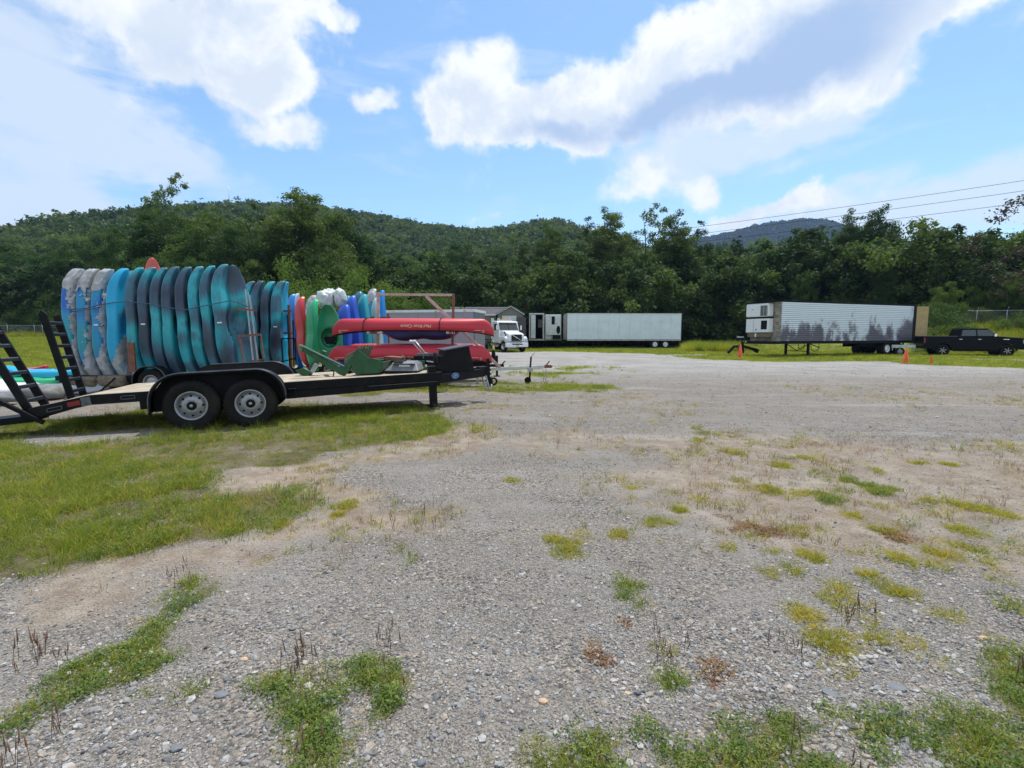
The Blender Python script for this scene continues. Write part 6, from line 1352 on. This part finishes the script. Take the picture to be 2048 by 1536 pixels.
# two trailers seen end on between the cabins and the plain trailer
def endtrailer(px0, px1, Y, zt, label, openf):
    a, b = at(px0, 680, Y), at(px1, 680, Y); W2 = b.x - a.x; o = empty('semi_trailer', (a.x, Y, 0), (0, 0, R(-4)), label, 'semi trailer', None); z0 = 1.15
    if openf:
        for x in (.0, W2 - .16): MB().box((x + .08, .1, (z0 + zt) / 2), (.16, .2, zt - z0)).build('door_post', M['dirtyrail'], o)
        MB().box((W2 / 2, .1, zt + .05), (W2, .2, .14)).build('header', M['offwhite'], o); MB().box((W2 / 2, 4.5, (z0 + zt) / 2), (W2 - .2, .1, zt - z0)).build('inner_wall', M['blackmatte'], o)
        for x in (.03, W2 - .03): MB().box((x, 4.6, (z0 + zt) / 2), (.06, 8.8, zt - z0)).build('side_wall', M['offwhite'], o)
        MB().box((W2 / 2, 4.6, zt + .02), (W2 - .12, 8.8, .06)).build('roof', M['alu'], o); MB().box((W2 / 2, 4.6, z0 - .05), (W2, 8.9, .12)).build('floor', M['wood_grey'], o)
        MB().box((W2 * .28, -.03, (z0 + zt) / 2), (W2 * .3, .05, zt - z0 - .15)).build('door_leaf', M['offwhite'], o); MB().box((W2 * .75, .25, 2.9), (W2 * .3, .04, .9)).build('dark_panel', M['shingle'], o)
    else:
        MB().box((W2 / 2, 4.6, (z0 + zt) / 2), (W2, 9.1, zt - z0)).build('body', M['offwhite'], o); MB().box((W2 / 2, -.12, (z0 + zt) / 2 + .2), (W2 * .94, .3, zt - z0 - .5)).build('cooling_unit', M['offwhite'], o, bevel=.04)
        MB().box((W2 * .5, -.285, 3.3), (W2 * .2, .02, .95)).build('vent', M['blackmatte'], o); m = MB(); m.lathe([(.001, 0), (.22, .0), (.22, .03), (.001, .03)], 'y', (0, 0, 0), 16); v = m.build('fan_cover', M['blackmatte'], o); v.location = (W2 * .82, -.31, 2.2); v.scale = (1, 1, 2.2)
        for x, z in ((.3, 2.4), (.45, 1.9), (.7, 2.9), (.6, 2.1)): MB().box((W2 * x, -.29, z), (.07, .02, .07)).build('latch', M['blackmatte'], o)
        MB().box((W2 * .72, -.2, 1.35), (W2 * .5, .3, .5)).build('lower_box', M['blackmatte'], o)
    MB().box((W2 / 2, .2, z0 - .1), (W2 + .1, .15, .16)).build('sill', M['dirtyrail'], o)
    for x in (.4, W2 - .4): MB().box((x, 3, .55), (.12, .12, 1.1)).build('landing_leg', M['black'], o)
    for x in (.3, W2 - .3): wheel(o, (x, 8.2, .5), .5, .28, 'white', axis='x', seg=16)
    return o
endtrailer(1058, 1088, 57.5, 3.95, 'open fronted white trailer seen end on, left of the plain trailer', True); endtrailer(1090, 1122, 59.5, 4.0, 'white trailer end with a cooling unit beside the plain trailer', False)

# ------------------------------------------------------------------ cabins
def cabin(pxp, pxl, pxr, yp, ye, Y, depth, ridge_left, label, door):
    P, A, B = at(pxp, yp, Y), at(pxl, ye, Y), at(pxr, ye, Y); o = empty('cabin', (P.x, Y, 0), label=label, cat='cabin'); w0, w1, ze, zp = A.x - P.x, B.x - P.x, A.z, P.z; hl = ridge_left
    n = 14
    for k in range(n):
        a, b = w0 + .25 + (w1 - w0 - .5) * k / n, w0 + .25 + (w1 - w0 - .5) * (k + 1) / n
        if door and door[0] - .02 < (a + b) / 2 < door[1] + .02: z_ = door[2]
        else: z_ = .1
        MB().box(((a + b) / 2, 0, (z_ + ze) / 2), (b - a - .015, .06, ze - z_)).build('siding_board', M['clapboard'], o)
    m = MB(); m.prism([(w0 + .2, ze - .02), (w1 - .2, ze - .02), (0, zp - .12)], 'y', -.02, .04); m.build('gable', M['clapboard'], o)
    for a, b in (((w0, ze), (0, zp)), ((w1, ze), (0, zp))): MB().bar((a[0], -.25, a[1]), (b[0], -.25, b[1] + .02), .06, .14).build('barge_board', M['label'], o)
    for a, b in (((w0, ze + .03), (0, zp + .05)), ((w1, ze + .03), (0, zp + .05))):
        m = MB(); m.bar((a[0], depth / 2 - .3, a[1]), (b[0], depth / 2 - .3, b[1]), depth, .06); m.build('roof_slope', M['shingle'], o)
    # long wing to the left with its ridge parallel to the picture
    m = MB(); m.prism([(1.2, ze + .05), (3.4, zp + .03), (5.6, ze + .05)], 'x', -hl, w1 * .3); m.build('wing_roof', M['shingle'], o); MB().box((-hl / 2, 3.4, zp + .06), (hl, .25, .06)).build('ridge_cap', M['label'], o)
    MB().box(((-hl + w0) / 2, 1.5, ze / 2), (hl + w0, .1, ze)).build('wing_wall', M['clapboard'], o); MB().box(((-hl + w0) / 2, 1.15, ze), (hl + w0, .06, .14)).build('gutter', M['label'], o)
    MB().box((0, depth / 2, ze / 2), (w1 - w0 - .4, depth - .2, ze - .05)).build('inner_block', M['clapboard'], o)
    if door:
        n = 5
        for k in range(n): MB().box(((door[0] + door[1]) / 2, -.06, .15 + (door[2] - .2) * (k + .5) / n), (door[1] - door[0], .05, (door[2] - .2) / n - .02)).build('door_panel', M['tarp'], o)
    return o
cabin(1021.5, 991, 1049, 612.5, 629, 55, 6, 7.0, 'grey cabin with a white gable and a pale roll up door', (-.95, .62, 3.75))
c2_ = cabin(1091, 1074, 1105, 621.5, 629.5, 68, 6, 4.0, 'second grey cabin gable showing above the open trailers', None)
for px in (985, 997): p = at(px, 632, 54.5); MB().box((p.x, 54.6, 1.7), (.28, .1, 3.4)).build('porch_post', M['label'], bpy.data.objects['cabin'], world=True)
p = at(1041, 640, 54.6); MB().box((p.x + .1, 54.7, 1.9), (1.0, .12, 3.2)).build('side_door', M['shingle'], bpy.data.objects['cabin'], world=True)
p = at(1052, 606, 66); ch = empty('chimney_stack', (p.x, 66, 3), label='brown brick chimney stack behind the cabins', cat='chimney'); MB().box((p.x, 66, 4.1), (.62, .6, 2.6)).build('stack', M['rust'], ch, world=True); MB().box((p.x, 66, 5.42), (.75, .72, .1)).build('cap', M['concrete'], ch, world=True)

# ------------------------------------------------------------------ white tractor unit
def tractor():
    p = at(1028, 700, 46.3); th = R(-62)   # heading: local +x is forward
    o = empty('tractor_unit', (p.x, p.y, 0), (0, 0, th), 'white day cab tractor unit with an amber roof light bar', 'truck'); w2 = 1.12
    def b(n, c, d, m, bv=.02, par=o, rot=None): return MB().box(c, d, rot).build(n, M[m], par, bevel=bv)
    def pr(n, poly, y0, y1, m, bv=.04): return MB().prism(poly, 'y', y0, y1).build(n, M[m], o, bevel=bv)
    pr('hood', [(-.95, 1.0), (.45, .95), (.5, 1.55), (.42, 1.70), (-.95, 2.0)], -.82, .82, 'white', .10)
    cab = pr('cab', [(-2.45, .85), (-.95, .85), (-.95, 1.98), (-1.32, 2.74), (-1.45, 2.86), (-2.45, 2.92)], -1.08, 1.08, 'white', .06)
    m = MB(); m.add([(-.965, -.98, 2.03), (-.965, .98, 2.03), (-1.30, .93, 2.70), (-1.30, -.93, 2.70)], [(0, 1, 2, 3)]); m.build('windshield', M['glass'], cab, solid=.03)
    MB().bar((-.94, 0, 2.03), (-1.29, 0, 2.71), .03, .03).build('windshield_divider', M['blackmatte'], cab)
    for s_ in (-1, 1):
        MB().prism([(-1.95, 2.02), (-1.18, 2.02), (-1.42, 2.62), (-1.95, 2.62)], 'y', s_ * 1.085, s_ * 1.07).build('side_window', M['glass'], cab)
        MB().box((-1.55, s_ * 1.085, 1.52), (1.02, .015, .92)).build('door', M['white'], cab, bevel=.01); MB().box((-1.95, s_ * 1.10, 1.75), (.16, .02, .05)).build('door_handle', M['blackmatte'], cab)
        MB().box((-.98, s_ * 1.28, 2.25), (.08, .14, .42)).build('mirror', M['white'], cab, bevel=.03); MB().bar((-1.1, s_ * 1.08, 2.45), (-1.0, s_ * 1.30, 2.45), .03, .03).build('mirror_arm', M['blackmatte'], cab)
        MB().prism([(-1.0, 1.22), (-.85, 1.42), (.28, 1.44), (.55, 1.15), (.55, .92), (.35, .92), (.18, 1.12), (-.48, 1.12), (-.66, .80), (-1.0, .80)], 'y', s_ * 1.16, s_ * .80).build('front_fender', M['white'], o, bevel=.05)
        MB().prism([(.40, 1.02), (.62, .98), (.56, 1.22), (.30, 1.36)], 'y', s_ * 1.13, s_ * .86).build('headlight', M['lens'], o, bevel=.02)
        MB().prism([(-.5, 1.92), (-.2, 1.86), (.1, 1.42), (-.02, 1.40)], 'y', s_ * .835, s_ * .815).build('hood_vent', M['blackmatte'], o); MB().box((.59, s_ * .92, .66), (.06, .16, .16)).build('fog_light', M['blackmatte'], o, bevel=.02)
        wheel(o, (-.15, s_ * .95, .51), .51, .28, 'chrome', side=s_, seg=24, rr=.56)
        for x in (-4.6, -5.9): wheel(o, (x, s_ * .93, .51), .51, .52, 'galv', side=s_, seg=20, rr=.56)
        MB().tube([(-2.9, s_ * .92, .80), (-1.75, s_ * .92, .80)], .33, 20).build('fuel_tank', M['chrome'], o)
        for x in (-2.65, -2.0): MB().tube([(x - .02, s_ * .92, .80), (x + .02, s_ * .92, .80)], .345, 20).build('tank_strap', M['blackmatte'], o)
        MB().box((-3.6, s_ * .42, .85), (5.6, .09, .26)).build('chassis_rail', M['blackmatte'], o)
    b('grille', (.53, 0, 1.32), (.05, 1.06, .60), 'blackmatte', .02); MB().bar((.565, .52, 1.04), (.565, -.52, 1.60), .02, .05).build('grille_bar', M['chrome'], o); MB().lathe([(.001, .55), (.07, .55), (.07, .58), (.001, .59)], 'x', (0, 0, 1.32), 14).build('badge', M['chrome'], o)
    m = MB()
    for k in range(6): m.box((.56, 0, 1.08 + k * .095), (.02, 1.04, .014))
    m.build('grille_slat', M['lip'], o)
    b('bumper', (.52, 0, .68), (.30, 2.3, .42), 'white', .07); b('bumper_opening', (.675, 0, .74), (.02, 1.1, .11), 'blackmatte', .01); b('license_plate', (.685, 0, .6), (.01, .3, .12), 'galv', 0)
    lb = b('light_bar', (-1.75, 0, 3.0), (.22, 1.1, .12), 'amber', .02); MB().box((-1.75, 0, 2.95), (.26, 1.3, .06)).build('light_bar_base', M['label'], lb)
    MB().tube([(-2.5, .85, 1.0), (-2.5, .85, 3.25)], .075, 12).build('exhaust_stack', M['chrome'], o); b('fifth_wheel', (-5.1, 0, 1.12), (1.0, .9, .1), 'blackmatte', .02); b('sun_visor', (-1.18, 0, 2.78), (.25, 2.0, .05), 'white', .01, rot=(0, .25, 0))
    b('steering_wheel', (-1.45, .45, 2.05), (.05, .4, .05), 'blackmatte', 0)
tractor()

# ------------------------------------------------------------------ black pickup
M['navy'] = mat('black_car_paint', (.003, .0035, .007), .3, var=.1, spec=.14)
def pickup():
    X0, Y0 = .8604 * 37.2, 37.2; th = R(-23); o = empty('pickup_truck', (X0, Y0, tz(X0, Y0) * 0 - .02), (0, 0, th), 'black crew cab pickup truck parked on the grass at the right', 'pickup truck'); Wd = 2.0
    def pr(n, poly, y0, y1, m, bv=.03, par=o): return MB().prism(poly, 'y', y0, y1).build(n, M[m] if isinstance(m, str) else m, par, bevel=bv)
    wc = lambda x, r=.50: [(x + r * math.cos(a), .41 + r * math.sin(a)) for a in [math.pi - math.pi * k / 10 for k in range(11)]]
    low = [(-1.22, .62), (-1.18, .55), (-.52, .50)] + wc(0) + [(.52, .46), (3.14, .46)] + wc(3.68) + [(4.22, .52), (4.62, .50), (4.66, .85), (4.62, 1.18), (4.50, 1.27), (3.10, 1.40), (1.15, 1.40), (1.10, 1.40), (-1.20, 1.40)]
    for nm, y0, y1 in (('side_body', 0, .22), ('side_body', Wd - .22, Wd)): pr(nm, low, y0, y1, 'navy', .035)
    pr('hood', [(3.0, .95), (4.58, .95), (4.56, 1.24), (4.45, 1.30), (3.0, 1.43)], .18, Wd - .18, 'navy', .05)
    pr('cab_floor', [(.85, .5), (3.1, .5), (3.1, 1.36), (.85, 1.36)], .2, Wd - .2, 'navy', 0)
    MB().box((-.2, Wd / 2, .82), (1.9, Wd - .42, .1)).build('bed_floor', M['blackmatte'], o); MB().box((-1.19, Wd / 2, 1.0), (.07, Wd - .1, .78)).build('tailgate', M['navy'], o, bevel=.02)
    pr('bed_cover', [(-1.18, 1.40), (.82, 1.40), (.82, 1.43), (-1.18, 1.43)], .05, Wd - .05, 'lip', .01)
    # tapered greenhouse
    bs = [(.82, 1.38), (3.18, 1.38)]; tp = [(1.0, 1.93), (2.56, 1.93)]; i0, i1 = .05, .22
    m = MB(); vs = [(bs[0][0], i0, 1.38), (bs[1][0], i0, 1.38), (bs[1][0], Wd - i0, 1.38), (bs[0][0], Wd - i0, 1.38), (tp[0][0], i1, 1.90), (tp[1][0], i1, 1.90), (tp[1][0], Wd - i1, 1.90), (tp[0][0], Wd - i1, 1.90)]
    m.add(vs, [(0, 3, 2, 1), (4, 5, 6, 7), (0, 1, 5, 4), (1, 2, 6, 5), (2, 3, 7, 6), (3, 0, 4, 7)]); gh = m.build('cab', M['navy'], o, bevel=.05)
    MB().box((1.78, Wd / 2, 1.925), (1.58, Wd - 2 * i1 + .02, .05)).build('roof', M['navy'], gh, bevel=.02)
    def onside(x, z, off=-.012): t = (z - 1.38) / .52; return (x, i0 + (i1 - i0) * t + off, z)
    for s0, s1, t0, t1 in ((1.02, 1.88, 1.12, 1.86), (1.96, 3.02, 1.94, 2.56)):
        for side in (0, 1):
            V = [onside(s0, 1.43), onside(s1, 1.43), onside(t1, 1.85), onside(t0, 1.85)]
            if side: V = [(v[0], Wd - v[1], v[2]) for v in V]
            m = MB(); m.add(V, [(0, 1, 2, 3)]); m.build('side_window', M['glass'], gh, solid=.008)
    f = lambda x, y, z: (x + .012, y, z + .008)
    m = MB(); m.add([f(3.13, .14, 1.41), f(3.13, Wd - .14, 1.41), f(2.60, Wd - .28, 1.88), f(2.60, .28, 1.88)], [(0, 1, 2, 3)]); m.build('windshield', mat('sky_reflection_glass', (.05, .10, .12), .05, spec=1.0), gh, solid=.008)  # bluish base colour stands in for sky reflected in the windshield
    for x in (1.95, 3.02): pass
    for x in (.84, 1.92, 3.08): MB().box((x, -.003, .98), (.012, .01, .78)).build('door_seam', M['blackmatte'], o)
    for x in (.98, 2.06): MB().box((x, -.02, 1.20), (.20, .03, .035)).build('door_handle', M['chrome'], o, bevel=.01)
    MB().box((2.86, -.14, 1.47), (.16, .24, .20)).build('mirror', M['chrome'], o, bevel=.04)
    MB().box((-1.14, .03, 1.12), (.12, .10, .38)).build('tail_light', M['red_l'], o, bevel=.02); MB().box((-1.14, Wd - .03, 1.12), (.12, .10, .38)).build('tail_light', M['red_l'], o, bevel=.02)
    for y in (.2, Wd - .2): MB().box((4.56, y, 1.06), (.18, .44, .26)).build('headlight', M['lens'], o, bevel=.03)
    MB().box((4.63, Wd / 2, 1.02), (.08, 1.15, .34)).build('grille', M['chrome'], o, bevel=.02); MB().box((4.70, Wd / 2, .64), (.22, Wd - .04, .24)).build('front_bumper', M['chrome'], o, bevel=.05); MB().box((-1.28, Wd / 2, .66), (.16, Wd - .1, .2)).build('rear_bumper', M['black'], o, bevel=.04)
    MB().box((3.55, -.012, 1.20), (.34, .02, .04)).build('fender_badge', M['chrome'], o, bevel=.005); MB().bar((.6, .05, .40), (3.1, .05, .40), .12, .05).build('running_board', M['black'], o)
    for x in (0, 3.68):
        for y, s_ in ((.14, -1), (Wd - .14, 1)):
            w_ = wheel(o, (x, y, .41), .41, .27, 'blackmatte', side=s_, seg=28, rr=.60)
            m = MB()
            for k in range(6):
                a = 2 * math.pi * k / 6 + .3; m.bar((.03 * math.cos(a), s_ * .118, .03 * math.sin(a)), (.225 * math.cos(a), s_ * .122, .225 * math.sin(a)), .03, .05)
            m.build('spoke', M['rim'], w_)
    o.scale = (1, 1, 1.05)
    MB().box((1.84, Wd / 2, .50), (4.2, 1.3, .16)).build('underbody', M['blackmatte'], o)
pickup()
# small trailer hitched behind the pickup
Pu = Matrix.Translation((.8604 * 37.2, 37.2, 0)) @ Matrix.Rotation(R(-23), 4, 'Z')
ut = empty('utility_trailer', Pu @ Vector((-2.6, 1.3, 0)), (0, 0, R(-23)), 'low pale utility trailer hitched behind the black pickup', 'trailer')
for y in (.2, -.9): MB().box((.3, y, .74), (1.5, .06, .12)).build('side_rail', M['offwhite'], ut)
MB().box((.3, -.35, .62), (1.5, 1.1, .08)).build('deck', M['alu'], ut); MB().bar((1.0, -.35, .6), (1.4, -.2, .56), .08, .08).build('tongue', M['galv'], ut)
for k in range(4): MB().box((-.4 + k * .45, -.94, .55), (.05, .04, .34)).build('stake', M['galv'], ut)
for y in (-.85, .25): wheel(ut, (.1, y, .3), .3, .18, seg=20)

# ------------------------------------------------------------------ cones and the black implement
def cone_at(px, yb, yt, label):
    g_ = ground(px, yb); h = at(px, yt, g_.y).z; o = empty('traffic_cone', (g_.x, g_.y, tz(g_.x, g_.y)), label=label, cat='traffic cone', group='orange traffic cones'); r = h * .20
    MB().box((0, 0, .02), (r * 2.3, r * 2.3, .04)).build('base', M['cone'], o, bevel=.01)
    MB().lathe([(r, .03), (r * .95, .05), (r * .22, h - .01), (r * .15, h), (.001, h)], 'z', (0, 0, 0), 18).build('cone_body', M['cone'], o)
cone_at(1811, 727, 697, 'tallest orange cone in front of the stained trailer wheels'); cone_at(1862, 727.5, 711, 'small orange cone in front of the pickup rear wheel'); cone_at(1480, 716, 689, 'tall thin orange cone left of the stained trailer')
im = empty('crane_attachment', at(1488, 706, 36.5), label='black hooked crane attachment on the grass behind an orange cone', cat='machine attachment')
im.location.z = 0
for a, b, c, d in (((1456, 706), (1468, 693), .16, .16), ((1467, 693), (1484, 693), .16, .16), ((1484, 692), (1512, 700), .16, .2), ((1508, 699), (1516, 703), .25, .25), ((1458, 702), (1457, 706), .25, .15)): MB().bar(at(*a, 36.5), at(*b, 36.5), c, d).build('boom_section', M['blackmatte'], im, world=True, bevel=.02)
MB().bar(at(1478, 707, 36.4), at(1478, 689, 36.4), .12, .14).build('mast', M['red_dark'] if 'red_dark' in M else M['rust'], im, world=True); MB().bar(at(1485, 706, 36.6), at(1485, 684, 36.6), .14, .2).build('mast', M['blackmatte'], im, world=True); MB().bar(at(1474, 674, 36.6), at(1487, 674, 36.6), .1, .1).build('mast_head', M['galv'], im, world=True); MB().bar(at(1485, 684, 36.6), at(1481, 675, 36.6), .06, .06).build('mast', M['blackmatte'], im, world=True)
for px, y, w_ in ((1360, 712, 60), ):
    pass
HAZE = 0.00016
# ------------------------------------------------------------------ haze
if HAZE:
    m = MB(); m.box((0, 1100, 160), (5200, 3400, 344)); mt = bpy.data.materials.new('haze_air'); mt.use_nodes = True; nt = mt.node_tree
    nt.nodes.remove(nt.nodes['Principled BSDF']); pv = nt.nodes.new('ShaderNodeVolumePrincipled'); pv.inputs['Color'].default_value = (.42, .62, 1, 1); pv.inputs['Density'].default_value = HAZE; pv.inputs['Anisotropy'].default_value = .3
    nt.links.new(pv.outputs[0], nt.nodes['Material Output'].inputs['Volume']); tag(m.build('haze', mt), 'thin summer haze over the valley', kind='stuff')
